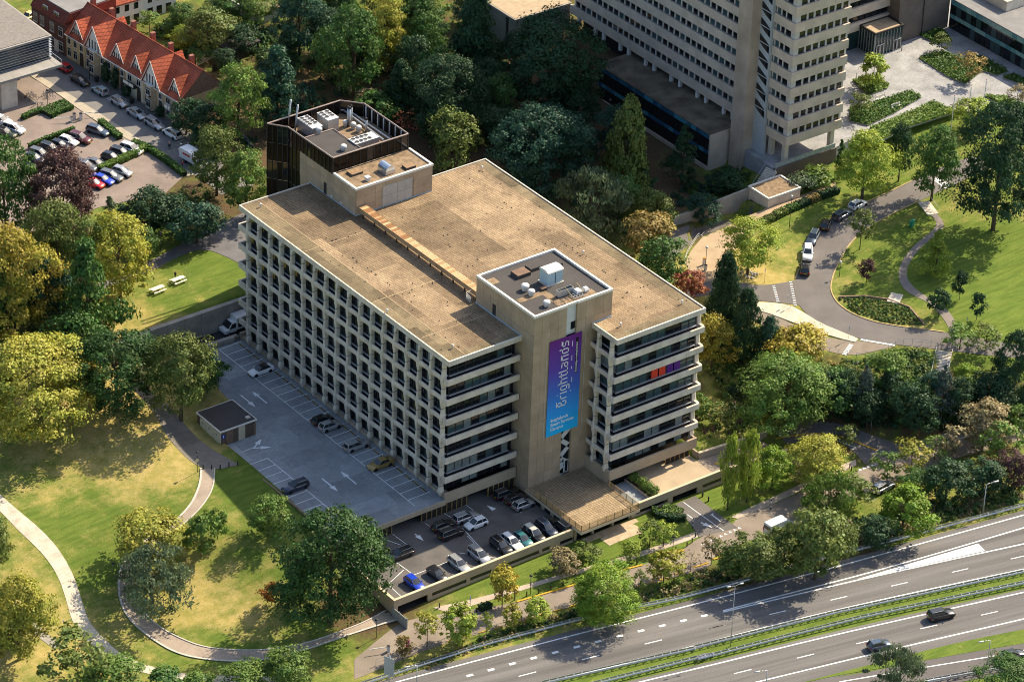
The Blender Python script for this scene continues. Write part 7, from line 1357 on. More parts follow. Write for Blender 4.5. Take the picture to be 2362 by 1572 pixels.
def car_meshes(k):
    L, Wd, Hh, gr0, gf0, gr1, gf1, tail, belt, nose = CT[k]; hw = Wd/2; X = lambda f: (f-.5)*L
    secs = []
    for f, zt, w, zb in [(0,tail-.22,.86,.42),(.012,tail-.06,.93,.30),(.06,tail,.98,.24),(.25,belt,1,.2),(.5,belt-.02,1,.2),(gf0-.02,belt+.0,1,.2),(gf0+.06,belt-.02,.99,.2),(.9,nose+.06,.97,.22),(.965,nose-.04,.91,.26),(.995,nose-.2,.82,.36)]:
        h2 = hw*w; x = X(f); zm_ = zb+(zt-zb)*.55
        secs.append([(x,-h2*.93,zb),(x,h2*.93,zb),(x,h2,zb+.14),(x,h2*1.0,zm_),(x,h2*.965,zt-.07),(x,h2*.86,zt),(x,-h2*.86,zt),(x,-h2*.965,zt-.07),(x,-h2*1.0,zm_),(x,-h2,zb+.14)])
    body = MB().loft(secs); zr = Hh; gb = belt-.02
    g = MB(); b0 = [(X(gr0),-hw*.80,tail-.03),(X(gf0),-hw*.80,gb),(X(gf0+.015),0,gb),(X(gf0),hw*.80,gb),(X(gr0),hw*.80,tail-.03),(X(gr0-.006),0,tail-.03)]
    b1 = [(X(gr1),-hw*.66,zr-.05),(X(gf1),-hw*.66,zr-.05),(X(gf1+.012),0,zr-.03),(X(gf1),hw*.66,zr-.05),(X(gr1),hw*.66,zr-.05),(X(gr1-.006),0,zr-.03)]
    def mid(t, o=1.0): return [tuple(np.array(p)*(1-t)+np.array(q)*t+np.array([0,np.sign(p[1])*.035*o,0])) for p, q in zip(b0,b1)]
    g.loft([b0, mid(.5), b1])
    r = MB(); e = .04; r1 = [(X(gr1)-e,-hw*.68,zr-.055),(X(gf1)+.06,-hw*.67,zr-.07),(X(gf1+.012)+.07,0,zr-.05),(X(gf1)+.06,hw*.67,zr-.07),(X(gr1)-e,hw*.68,zr-.055),(X(gr1-.006)-e,0,zr-.04)]
    r2 = [(p[0]*.94+.06*(X(gr1)+X(gf1))/2, p[1]*.86, zr+.0) for p in r1]; r.loft([r1, r2])
    # pillars belong to the roof pressing
    for s in (-1,1):
        for p, q, w in ((b0[1],b1[1],.05),(b0[0],b1[0],.07)): r.tube((p[0],s*abs(p[1])*1.012,p[2]),(q[0],s*abs(q[1])*1.015,q[2]),w,w*.9,5)
        for f in ((.36,.5) if k in ('wagon','suv','mpv') else (.42,)):
            xa = X(gr0+(gf0-gr0)*f); xb_ = X(gr1+(gf1-gr1)*(f+.04)); r.tube((xa,s*hw*.83,gb),(xb_,s*hw*.675,zr-.06),.035,.03,4)
    wr = .33 if k in ('suv','van') else .31
    ty = MB().tube((0,-.10,0),(0,.10,0),wr,wr,18); rm = MB().tube((0,-.105,0),(0,.105,0),wr*.66,wr*.66,12)
    hl = MB().loft([[(0,-.16,0),(0,.16,0),(-.05,.16,.12),(-.05,-.16,.12)],[(-.2,-.16,.02),(-.2,.16,.02),(-.22,.16,.13),(-.22,-.16,.13)]])
    tl = MB().box(-.03,-.13,0,.12,.13,.2); pl_ = MB().box(-.015,-.26,0,.015,.26,.11); mr_ = MB().obox((0,0,0),.18,.2,.13); win = None
    bme = body.mesh('body', PT['white'], smooth=True); bme.set_sharp_from_angle(angle=R_(38)); gme = g.mesh('windows', cglass, smooth=True); gme.set_sharp_from_angle(angle=R_(30))
    CM[k] = dict(body=bme, roof=r.mesh('roof', PT['white']), glass=gme, tyre=ty.mesh('tyre', tyre_m, smooth=False), rim=rm.mesh('rim', rim_m), hl=hl.mesh('headlight', hl_m), tl=tl.mesh('tail_light', tl_m), pl=pl_.mesh('number_plate', np_m), mr=mr_.mesh('mirror', PT['white']), rr=MB().box(X(gr1)+.1,-.02,0,X(gf1)-.05,.02,.04).mesh('roof_rail', alu), wr=wr, L=L, hw=hw, nose=nose, tail=tail, belt=belt, zr=zr, X=X, gf0=gf0, gf1=gf1, arch=MB().tube((0,-.01,0),(0,.01,0),wr*1.16,wr*1.16,16).mesh('wheel_arch', black_m))
def setm(o, m): o.material_slots[0].link = 'OBJECT'; o.material_slots[0].material = m
def car(kind, p, ang, color, label, group=None, roofc=None, sc=1.0):
    if kind not in CM: car_meshes(kind)
    M = CM[kind]; t = thing('parked_car' if group else 'car', label, 'car' if kind != 'van' else 'van', (p[0],p[1],p[2]+.01), ang, group); t.scale = (sc,sc,sc)
    b = put('body', M['body'], t); setm(b, PT[color]); put('windows', M['glass'], t); r = put('roof', M['roof'], t); setm(r, PT[roofc or color])
    for f in (.19,.81):
        for s in (-1,1):
            w = put('wheel', M['tyre'], t, (M['X'](f), s*(M['hw']-.10), M['wr'])); put('rim', M['rim'], w); put('wheel_arch', M['arch'], t, (M['X'](f), s*(M['hw']-.004), M['wr']+.02))
    for s in (-1,1):
        put('headlight', M['hl'], t, (M['X'](.985), s*M['hw']*.62, M['nose']-.22)); put('tail_light', M['tl'], t, (M['X'](.006), s*M['hw']*.76, M['tail']-.26)); m_ = put('mirror', M['mr'], t, (M['X'](M['gf0']-.06), s*(M['hw']+.08), M['belt']+.0)); setm(m_, PT[color])
        if kind in ('wagon','suv','mpv'): put('roof_rail', M['rr'], t, (0, s*M['hw']*.6, M['zr']-.01))
    put('number_plate', M['pl'], t, (M['X'](.006)-.02, 0, .55)); put('number_plate', M['pl'], t, (M['X'](.995)+.01, 0, .45))
    return t
D0, D180, D90, Dm90 = 0.0, math.pi, math.pi/2, -math.pi/2
g1 = 'cars on the upper deck'
for k,(u,v),a,c,lb,rc in [('sedan',(601,853),D180,'white','white saloon with black glass roof on the upper deck','black'),('hatch',(744,968),D0,'black','black hatchback beside a silver one on the upper deck',None),('hatch',(761,981),D0,'silver','silver hatchback beside a black one on the upper deck',None),('wagon',(822,1026),D0,'silver','silver estate car alone in a deck bay',None),('sedan',(877,1069),D180,'gold','gold saloon on the upper deck',None),('wagon',(681,1121),D180,'navy','dark blue estate car at the outer edge of the upper deck',None)]:
    p = at(u,v,.55); car(k,(p[0],p[1],0),a,c,lb,g1,rc)
g2 = 'cars on the lower deck'
for k,(u,v),a,c,lb,rc in [('wagon',(175,610),D180,'black','black estate car alone near the left of the lower deck',None),('wagon',(600,368),D0,'silver','silver estate car in the middle group of the lower deck',None),('hatch',(455,425),D0,'black','black hatchback left in the middle group of the lower deck',None),('hatch',(666,412),D180,'white','white hatchback in the middle group of the lower deck',None),('suv',(507,475),D0,'black','black off roader in front of the middle group',None),
   ('wagon',(862,215),D0,'black','black estate with roof rails nearest the gates',None),('hatch',(925,252),D0,'black','black hatchback between two cars at the tower foot',None),('hatch',(975,287),D0,'silver','silver hatchback at the foot of the tower',None),('suv',(830,560),Dm90,'black','black off roader at the left of the parapet row',None),('wagon',(903,535),Dm90,'white','white estate car in the parapet row',None),('hatch',(971,515),Dm90,'teal','teal hatchback in the parapet row',None),('suv',(1043,483),Dm90,'black','dark off roader with cream roof in the parapet row','cream'),('suv',(1124,448),Dm90,'navy','dark off roader with roof rails in the parapet row',None),('wagon',(1213,420),D90,'black','black estate nosed away at the terrace end of the parapet row',None),
   ('mpv',(685,615),Dm90,'silver','silver people carrier left of the parapet row',None),('wagon',(558,677),Dm90,'silver','silver estate half in the sun by the parapet',None),('hatch',(416,740),Dm90,'black','black hatchback in the sun by the parapet',None),('hatch',(268,797),Dm90,'blue','bright blue hatchback in the corner of the lower deck',None)]:
    p = at(*Z8(u,v),-2.66+.55); car(k,(p[0],p[1],-2.66),a,c,lb,g2,rc)
# motorway
for k,(u,v),c,lb in [('suv',(1765,825),'black','black off roader driving on the far carriageway'),('hatch',(1325,1040),'slate','dark hatchback driving behind the off roader'),('sedan',(2270,1110),'black','black saloon on the slip road at the right edge')]:
    p = at(*Y7(u,v),HZ+.6); car(k,(p[0],p[1],HZ+.05),R_(-14),c,lb)
def gcar(k, zf, a, b, ang, c, lb, grp, rc=None):
    q = G(*zf(a,b)); p = at(*zf(a,b), q[2]+.55); car(k,(p[0],p[1],h1(p[0],p[1])+.06),ang,c,lb,grp,rc)
g3 = 'cars parked along the park road'
for k,a,b,ang,c,lb in [('hatch',1258,205,R_(8),'white','white hatchback first in the curved row on the park road'),('wagon',1155,272,R_(13),'slate','dark estate behind the white hatchback on the park road'),('hatch',1045,335,R_(38),'black','black hatchback third in the curved row on the park road'),('wagon',960,425,R_(215),'slate','slate estate beside the lawn in the curved row'),('suv',925,530,R_(228),'white','white off roader facing down the curved row'),('hatch',905,630,R_(52),'black','black hatchback last in the curved row on the park road')]: gcar(k,Z7,a,b,ang,c,lb,g3)
g4 = 'vehicles on the service road'
gcar('wagon',Y4,1250,632,R_(6),'silver','silver car half hidden under the roadside trees',g4); gcar('hatch',Y4,950,755,R_(8),'black','dark car half hidden under the willow',g4)
g5 = 'cars parked along the street'
sa = R_(90)+TH
for k,a,b,ang,c,lb in [('hatch',480,505,sa,'red','red car at the far end of the street row'),('sedan',605,605,sa+D180,'black','black saloon second in the street row'),('hatch',755,682,sa,'paleblue','pale blue hatchback third in the street row'),('hatch',902,770,sa+D180,'silver','silver hatchback in front of the cream house'),('sedan',1032,855,sa+D180,'silver','silver saloon in the middle of the street row'),('wagon',1165,933,sa+D180,'silver','silver estate near the end house of the street'),('mpv',1298,1005,sa,'white','small white van at the near end of the street row'),('sedan',235,115,R_(20),'lemon','pale yellow saloon round the corner of the dark brick house')]:
    p = at(*Z1(a,b),6.65); car(k,(p[0],p[1],6.12),ang,c,lb,g5)
g6 = 'cars in the red paved car park'; pa = R_(-67)
for k,a,b,ang,c,lb in [('mpv',105,970,pa,'white','white people carrier at the left of the car park'),('wagon',40,1000,pa,'black','black estate left of the white people carrier'),('hatch',15,905,pa,'white','white hatchback cut by the left edge of the car park'),('wagon',740,985,pa,'slate','blue grey estate alone by the street hedge'),('suv',605,1043,pa,'maroon','dark red off roader at the right of the upper row'),('hatch',518,1063,pa,'white','white hatchback beside the dark red off roader'),('hatch',455,1095,pa,'black','black hatchback right of the black estate in the upper row'),('wagon',385,1118,pa,'black','black estate in the upper row of the car park'),('wagon',307,1158,pa,'grey','grey estate in the upper row of the car park'),('hatch',262,1193,pa,'navy','dark hatchback at the left end of the upper row'),
   ('suv',992,1125,pa,'white','white off roader at the right of the middle row'),('wagon',918,1150,pa,'black','black estate beside the white off roader'),('hatch',842,1185,pa,'black','black hatchback in the middle row'),('sedan',727,1232,pa,'grey','grey saloon in the middle row'),('suv',650,1255,pa,'grey','grey off roader at the left of the middle row'),('hatch',922,1293,pa,'silver','silver hatchback at the right of the lower row'),('wagon',842,1325,pa,'grey','grey estate with open roof rails in the lower row'),('sedan',774,1352,pa,'blue','blue saloon in the lower row'),('hatch',712,1382,pa,'red','red hatchback half hidden by the copper beech')]:
    p = at(*Z1(a,b),6.65); car(k,(p[0],p[1],6.09),ang,c,lb,g6)
# ---- box trucks and delivery van
def box_truck(p, ang, label, side, bl=4.2, bw=2.1, bh=2.3, wordm=None):
    t = thing('delivery_truck', label, 'truck', p, ang)
    MB().box(-bl/2-1.0,-bw/2,.75,bl/2-1.0,bw/2,.75+bh).build('cargo_box', PT['white'], t, local=True)
    for s in (-1,1):
        d = MB().box(-bl/2-.6,s*(bw/2+.012),1.2,bl/2-1.25,s*(bw/2),2.75).build('side_panel', side, t, local=True)
        if wordm: MB().box(-1.8,s*(bw/2+.02),1.75,.3,s*(bw/2+.012),2.1).build('lettering_strip', wordm, d, local=True)
    c = [[(x,s*w,z) for s,w,z in ((-1,.95,.45),(1,.95,.45),(1,.98,1.15),(1,.85,zt),(-1,.85,zt),(-1,.98,1.15))] for x,zt in ((bl/2-.98,2.25),(bl/2-.2,2.3),(bl/2+.35,1.75),(bl/2+.75,1.25),(bl/2+1.2,1.05),(bl/2+1.35,.8))]
    MB().loft(c).build('cab', PT['white'], t, local=True)
    MB().loft([[(bl/2-.12,-.78,2.27),(bl/2-.12,.78,2.27),(bl/2+.66,.84,1.36),(bl/2+.66,-.84,1.36)],[(bl/2-.05,-.78,2.31),(bl/2-.05,.78,2.31),(bl/2+.72,.84,1.40),(bl/2+.72,-.84,1.40)]]).build('windscreen', cglass, t, local=True)
    for s in (-1,1): MB().loft([[(bl/2-.85,s*.935,1.25),(bl/2+.3,s*.95,1.25),(bl/2-.05,s*.88,2.05),(bl/2-.85,s*.88,2.05)],[(bl/2-.85,s*.985,1.25),(bl/2+.3,s*.985,1.25),(bl/2-.05,s*.93,2.05),(bl/2-.85,s*.93,2.05)]]).build('side_window', cglass, t, local=True)
    MB().box(-bl/2-.9,-.4,.5,bl/2,.4,.75).build('chassis', dark_m, t, local=True)
    for x in (-bl/2+.3, bl/2+.55):
        for s in (-1,1): w = MB().tube((x,s*.72,.36),(x,s*.96,.36),.36,.36,16).build('wheel', tyre_m, t, local=True); MB().tube((x,s*.95,.36),(x,s*.975,.36),.22,.22,10).build('rim', rim_m, w, local=True)
    for s in (-1,1): MB().box(bl/2+1.22,s*.55,.75,bl/2+1.34,s*.85,.92).build('headlight', hl_m, t, local=True); MB().box(bl/2+.3,s*1.0,1.3,bl/2+.45,s*1.2,1.6).build('mirror', dark_m, t, local=True)
navyp = pm('navy_panel',(0.015,0.02,0.05),.4,0,1,0)
box_truck((2.6,63.6,-.54),D180,'white box truck with dark side panel in the sunken service lane',navyp,wordm=PT['white'])
p = at(*Z1(1395,1205),6.7); box_truck((p[0]+1.0,p[1]-1.2,6.1),R_(-83),'white delivery truck with red swoosh under the street tree',PT['white'],3.6,2.0,1.9,PT['red'])
p = G(*Y4(615,905)); t = thing('delivery_van', 'white delivery van on the service road behind the verge trees', 'van', (p[0],p[1],p[2]+.06), R_(2))
MB().loft([[(x,s*w,z) for s,w,z in ((-1,.92,.4),(1,.92,.4),(1,.97,1.1),(1,.85,zt),(-1,.85,zt),(-1,.97,1.1))] for x,zt in ((-2.6,2.35),(-2.5,2.45),(1.0,2.45),(1.5,2.2),(2.0,1.45),(2.6,1.15),(2.7,.8))]).build('body', PT['white'], t, local=True)
MB().loft([[(1.42,-.76,2.2),(1.42,.76,2.2),(2.0,.84,1.45),(2.0,-.84,1.45)],[(1.48,-.76,2.25),(1.48,.76,2.25),(2.08,.84,1.48),(2.08,-.84,1.48)]]).build('windscreen', cglass, t, local=True); MB().box(-2.64,-.75,1.5,-2.58,.75,2.1).build('rear_window', cglass, t, local=True)
for x in (-1.6,1.75):
    for s in (-1,1): w = MB().tube((x,s*.72,.35),(x,s*.98,.35),.35,.35,16).build('wheel', tyre_m, t, local=True); MB().tube((x,s*.97,.35),(x,s*.99,.35),.2,.2,10).build('rim', rim_m, w, local=True)
for s in (-1,1): MB().box(-2.65,s*.8,.9,-2.55,s*.95,1.5).build('tail_light', tl_m, t, local=True)
# ================================================================ people
skin_m = pm('skin', (0.45,0.28,0.20), .6, 0, 1, 0); hair_m = pm('hair', (0.04,0.028,0.02), .7, 0, 1, 0); shoe_m = pm('shoes', (0.02,0.02,0.02), .6, 0, 1, 0)
def cloth(n, c): return pm('cloth_'+n, c, .85, .08, 4, .05)
def person(p, ang, top, legs, label, skirt=False, stride=.16, arm=0.0, hh=1.74):
    """one continuous skinned figure: pelvis root, jointed legs and arms, neck and head"""
    J = {'pel':(0,0,.93),'ch':(0.01,0,1.28),'nk':(.01,0,1.48),'hd':(.03,0,1.60),'tp':(.03,0,1.72),
         'hl':(0,.10,.88),'kl':(stride*.75,.11,.50),'al':(stride*.55,.11,.09),'tl':(stride*.55+.16,.12,.04),'hr':(0,-.10,.88),'kr':(-stride*.2,-.11,.49),'ar':(-stride*1.1,-.11,.11),'tr':(-stride*1.1+.15,-.12,.05),
         'sl':(0,.19,1.41),'el':(-.06-stride*.3,.25,1.13),'wl':(.04-stride*.3,.26,.90),'fl':(.06-stride*.3,.26,.80),'sr':(0,-.19,1.41),'er':(.02+stride*.3+arm*.1,-.25,1.13),'wr':(.12+stride*.3+arm*.25,-.24,.92+arm*.35),'fr':(.15+stride*.3+arm*.3,-.24,.83+arm*.42)}
    R = {'pel':.15,'ch':.16,'nk':.06,'hd':.10,'tp':.075,'hl':.10,'kl':.065,'al':.045,'tl':.04,'hr':.10,'kr':.065,'ar':.045,'tr':.04,'sl':.07,'el':.046,'wl':.034,'fl':.032,'sr':.07,'er':.046,'wr':.034,'fr':.032}
    E_ = [('pel','ch'),('ch','nk'),('nk','hd'),('hd','tp'),('pel','hl'),('hl','kl'),('kl','al'),('al','tl'),('pel','hr'),('hr','kr'),('kr','ar'),('ar','tr'),('ch','sl'),('sl','el'),('el','wl'),('wl','fl'),('ch','sr'),('sr','er'),('er','wr'),('wr','fr')]
    ks = list(J); me = bpy.data.meshes.new('person_skeleton'); me.from_pydata([tuple(c*hh/1.74 for c in J[k]) for k in ks], [(ks.index(a),ks.index(b)) for a,b in E_], [])
    o = bpy.data.objects.new('tmp_person', me); COL.objects.link(o); sk = o.modifiers.new('skin','SKIN'); sv = me.skin_vertices[0].data
    for i, k in enumerate(ks): sv[i].radius = (R[k]*(.8 if k in ('ch','pel') else 1), R[k]); sv[i].use_root = (k == 'pel')
    sb = o.modifiers.new('sub','SUBSURF'); sb.levels = 2; sb.render_levels = 2
    bm_ = bpy.data.meshes.new_from_object(o.evaluated_get(bpy.context.evaluated_depsgraph_get())); bpy.data.objects.remove(o); bm_.name = 'body'
    for m in (top, legs, skin_m, hair_m, shoe_m): bm_.materials.append(m)
    bm_.polygons.foreach_set('use_smooth', [True]*len(bm_.polygons))
    for f in bm_.polygons:
        c = f.center/(hh/1.74); lat = abs(c.y)
        f.material_index = 4 if c.z < .1 else 3 if c.z > 1.66 or (c.z > 1.55 and c.x < .0) else 2 if c.z > 1.47 else 2 if (lat > .2 and c.z < .95) else 1 if c.z < .95 else 0
    t = thing('person', label, 'person', (p[0],p[1],p[2]), ang); put('body', bm_, t)
    if skirt: MB().lathe((0,0,.5),[(.27,0),(.22,.25),(.16,.5)],14).build('skirt', legs, t, True, True)
    return t
p = at(*Z1(1277,1118),6.07); person(p,R_(-120),cloth('pink',(0.55,0.32,0.28)),cloth('dark',(0.03,0.03,0.035)),'pedestrian in a pale pink top walking on the street',True)
p = at(*Z1(1375,1270),6.12); person(p,R_(-30),cloth('worker_red',(0.42,0.05,0.03)),cloth('navy',(0.02,0.025,0.05)),'courier in red top unloading beside the delivery truck',arm=.8,stride=.05)
p = G(446,556); person(p,R_(-150),cloth('suit',(0.03,0.035,0.05)),cloth('suit',(0,0,0)),'person in a dark suit walking on the park path')
p = at(*Z3(920,835),2.0); p[2] = h1(p[0],p[1]); person(p,R_(200),cloth('white_shirt',(0.75,0.75,0.75)),cloth('navy',(0,0,0)),'person in a white shirt at the entrance of the low wing',arm=.6)
p = G(*Y1(1228,612)); person((p[0]-.1,p[1]+.2,p[2]),R_(-90),cloth('dark',(0,0,0)),cloth('dark',(0,0,0)),'person in dark clothes at the upper picnic table',stride=.03,hh=1.5)
# ================================================================ street furniture
def lamp_post(p, hh, label, ball=False, sign=False, group=None):
    t = thing('lamp_post', label, 'lamp post', p, 0, group); MB().tube((0,0,-.1),(0,0,hh),.06,.04,8).build('post', dark_m, t, True, True)
    MB().lathe((0,0,hh-.05),[(.1,0),(.24,.12),(.26,.3),(.05,.42)],12).build('lantern', white_m if ball else dark_m, t, True, True); MB().lathe((0,0,hh-.12),[(.05,0),(.16,.05),(.16,.1)],10).build('diffuser', hl_m, t, True, True)
    if sign: MB().tube((-.06,-.05,hh*.62),(-.06,.0,hh*.62),.32,.32,16).build('sign_disc', pm('cream_disc',(0.72,0.62,0.36),.6), t, local=True)
    return t
for zf,a,b,b2,lb,kw in [(Y3,1062,440,335,'black lamp post with round cream sign beside the garden path',dict(sign=True)),(Y3,610,1030,930,'black lamp post at the bend of the garden path',{}),(Y1,1120,440,300,'black lamp post beside the park path',{}),(Y1,780,1000,905,'black lamp post with two heads at the lawn corner',{}),(Z7,803,370,160,'tall pale lamp post on the forecourt lawn',dict(ball=True)),(Z7,1135,680,590,'slim lamp post beside the curved road kerb',dict(ball=True)),(Z8,1018,870,750,'black lamp post on the footway verge',{}),(Z8,1940,590,500,'slim lamp post beside the service road kerb',{}),(Z8,812,695,575,'lamp post with two heads rising at the garage wall',dict(ball=True)),(Y4,1525,310,235,'dark lamp post beside the right hand road',{}),(Z3,705,1000,895,'lamp post with white globe in the shaded wood path',dict(ball=True)),(Z7,250,620,495,'twin lamp post on the sandy forecourt',dict(ball=True)),(Z1,675,600,475,'grey lamp post in front of the tall gabled house',{}),(Z1,1130,850,740,'grey lamp post in front of the second gabled house',{}),(Z1,360,800,690,'lamp post at the bicycle stands',{}),(Z8,22,1150,1035,'slim sign post beside the garden path end',{})]:
    p = G(*zf(a,b)); s = ppm(p)*.853; lamp_post(p, (zf(a,b)[1]-zf(a,b2)[1])/s, lb, **kw)
bo = MB().lathe((0,0,-.1),[(.1,0),(.1,.95),(.07,1.0)],10).mesh('bollard', dark_m, smooth=True)
def bollards(zf, pts, label, group):
    for a, b in pts: p = G(*zf(a,b)); tag(put('bollard', bo, None, tuple(p)), label, 'bollard', group)
bollards(Z8,[(430,955),(507,978),(600,945),(672,985),(762,955),(918,905),(995,880),(1073,862),(1152,838),(1230,812),(1307,790),(1620,710),(1708,675),(1960,590),(2032,560),(2065,535),(2087,498),(2130,240),(2172,268),(1308,748)],'black bollard along the garage footway','black bollards along the garage footway')
bollards(Y2,[(160,1050),(222,1052),(287,1050),(353,1032),(420,1022)],'black bollard between the paved slope and the garden lawn','black bollards at the top of the garden path')
bollards(Y4,[(925,250),(860,240),(1055,535),(1045,520),(160,690),(193,718)],'dark bollard beside the loop road','bollards beside the loop road')
def sign(zf, a, b, hh, w, sh, col, label, ang=R_(-45), disc=False, extra=None):
    p = G(*zf(a,b)); t = thing('traffic_sign', label, 'sign', p, ang); MB().tube((0,0,-.1),(0,0,hh),.035,.035,6).build('post', alu, t, True, True)
    if disc: MB().tube((-.04,0,hh-w*.3),(-.07,0,hh-w*.3),w/2,w/2,16).build('plate', col, t, local=True)
    else: MB().box(-.07,-w/2,hh-sh,-.04,w/2,hh).build('plate', col, t, local=True)
    if extra: extra(t, hh)
sb_ = pm('sign_blue',(0,0,0)); wm = white; rd = PT['red']
def arrow_down(t, hh): MB().box(-.09,-.05,hh-.45,-.07,.05,hh-.1).add([(-.09,-.16,hh-.4),(-.09,.16,hh-.4),(-.09,0,hh-.58),(-.07,-.16,hh-.4),(-.07,.16,hh-.4),(-.07,0,hh-.58)],[(0,2,1),(3,4,5),(0,1,4,3),(1,2,5,4),(2,0,3,5)]).build('symbol', wm, t, local=True)
def circ(t, hh): MB().tube((-.08,0,hh-.35),(-.075,0,hh-.35),.24,.24,14).build('symbol', sb_, t, local=True); MB().tube((-.05,0,hh-1.35),(-.07,0,hh-1.35),.25,.25,3).build('warning_plate', rd, t, local=True)
sign(Z8,630,960,2.2,.7,.7,sb_,'square blue sign with white arrow beside the footway',extra=arrow_down); sign(Z8,1452,725,1.9,.6,.6,sb_,'round blue sign on the footway behind the big bright tree',disc=True); sign(Y4,1172,300,2.9,.7,.7,rd,'red and white round sign above the loop road',disc=True); sign(Z7,1487,285,3.4,.7,1.1,wm,'tall white zone sign beside the park road',extra=circ); sign(Z7,640,720,2.8,.35,.8,sb_,'narrow blue sign post on the dry lawn',extra=arrow_down); sign(Z7,1195,1100,2.8,.35,.9,sb_,'narrow blue sign at the tip of the traffic island',extra=arrow_down); sign(Z7,790,880,2.4,.4,.7,alu,'grey backed sign pair on the traffic island'); sign(Z7,812,890,2.3,.3,.9,alu,'second grey backed sign on the traffic island'); sign(Z7,1205,215,2.0,.6,.5,pm('sign_teal',(0.10,0.30,0.32),.5),'teal parking sign behind the white hatchback'); sign(Y3,345,1262,.9,.3,.5,sb_,'small blue marker beside the gravel track'); sign(Z7,1978,1000,1.6,.3,.6,sb_,'small blue sign at the end of the lawn path'); sign(Y1,525,1215,2.2,.6,.9,sb_,'blue and white parking sign on the wall by the slope')
p = G(*Z7(1615,345)); t = thing('utility_box', 'green utility box on the upper lawn', 'box', p, R_(25)); gm2 = pm('green_box',(0.02,0.22,0.12),.6); MB().box(-.6,-.3,0,.6,.3,1.0).build('cabinet', gm2, t, local=True); MB().box(-.63,-.33,1.0,.63,.33,1.07).build('lid', gm2, t, local=True); MB().box(-.01,-.31,.05,.01,-.3,.98).build('door_gap', dark_m, t, local=True)
# picnic tables, bench, flags
def picnic(p, ang, label):
    t = thing('picnic_table', label, 'picnic table', p, ang, 'picnic tables on the lawn'); pw = pm('bleached_timber',(0.74,0.68,0.56),.8,.1)
    for i in range(4): MB().box(-1.3,-.42+.215*i,.72,1.3,-.42+.215*i+.2,.77).build('top_plank', pw, t, local=True)
    for s in (-1,1):
        MB().box(-1.3,s*.80-.15,.42,1.3,s*.80+.15,.47).build('seat', pw, t, local=True)
        for x in (-.9,.9): MB().tube((x,s*.75,0),(x,s*.25,.72),.05,.05,5).build('leg', pw, t, local=True)
    for x in (-.9,.9): MB().box(x-.05,-.9,.36,x+.05,.9,.42).build('crossbar', pw, t, local=True)
picnic(G(*Y1(1097,700)),R_(4),'lower left pale timber picnic table on the lawn'); picnic(G(*Y1(1240,635)),R_(4),'upper right pale timber picnic table on the lawn')
p = G(*Y1(1302,660)); MB().tube((p[0],p[1],p[2]-.1),(p[0],p[1],p[2]+3.4),.05,.04,6).solo('lawn_pole', alu, 'thin bare pole beside the upper picnic table', 'pole')
for a,b,lb in [(1080,755,'pale bench beside the long plaza bed'),(1200,815,'pale bench on the near side of the long plaza bed')]:
    p = at(*Z4(a,b),6.46); t = thing('plaza_bench', lb, 'bench', p, R_(0), 'benches on the plaza'); MB().box(-1.1,-.3,.4,1.1,.3,.48).build('seat', coping, t, local=True); MB().box(-1.1,.25,.48,1.1,.32,.95).build('backrest', coping, t, local=True); [MB().box(x,-.28,0,x+.08,.28,.4).build('leg', alu, t, local=True) for x in (-.95,.87)]
for (u,v,vt,lb) in [(2190,332,214,'tall white flagpole in front of the massive oak'),(2232,275,202,'middle flagpole on the plaza'),(2268,250,188,'right flagpole on the plaza')]:
    p = at(u,v,6.46); p[2] = 6.46 if p[1] > 40 else h1(p[0],p[1]); Hf = (v-vt)/(ppm(p)*.853); t = thing('flagpole', lb, 'flagpole', p, 0, 'flagpoles on the plaza'); MB().tube((0,0,-.1),(0,0,Hf),.07,.04,8).build('pole', white_m, t, True, True); MB().lathe((0,0,Hf),[(.05,0),(.12,.08),(.05,.2)],8).build('finial', rd, t, local=True)
    fl = MB(); n = 7; fl.loft([[(.05+.12*math.sin(i*1.3)+.03*i, .02*math.sin(i*2), Hf-.2), (.04+.05*math.sin(i*1.7), -.02, Hf-2.4)] for i in range(n)], caps=False, closed=False); fl = MB(); 
    secs = [[(.06+.10*i/6+.06*math.sin(i*2.1), .06*math.cos(i*2.1), Hf-.15-.02*i),(.05+.05*math.sin(i*1.3),.06*math.sin(i*2.6),Hf-2.3-.1*i),(.07+.05*math.sin(i*1.3),.08+.06*math.sin(i*2.6),Hf-2.3-.1*i),(.08+.10*i/6+.06*math.sin(i*2.1),.08+.06*math.cos(i*2.1),Hf-.15-.02*i)] for i in range(n)]
    fl.loft(secs).build('flag', pm('white_flag',(0.70,0.71,0.74),.8,.05), t, local=True)
for a,b,lb in [(1112,735,'lamp bollard beside the first bench'),(1163,830,'lamp bollard beside the second bench'),(900,590,'lamp bollard beside the tree bed'),(1905,545,'lamp bollard in the middle plaza bed'),(1240,385,'dark bollard at the pavilion door'),(1318,945,'lamp bollard at the plaza edge bed')]:
    p = at(*Z4(a,b),6.46); t = thing('lamp_bollard', lb, 'bollard', p); MB().tube((0,0,0),(0,0,1.0),.07,.07,8).build('post', white_m if 'lamp' in lb else dark_m, t, True, True); MB().tube((0,0,1.0),(0,0,1.12),.09,.09,8).build('cap', alu, t, True, True)
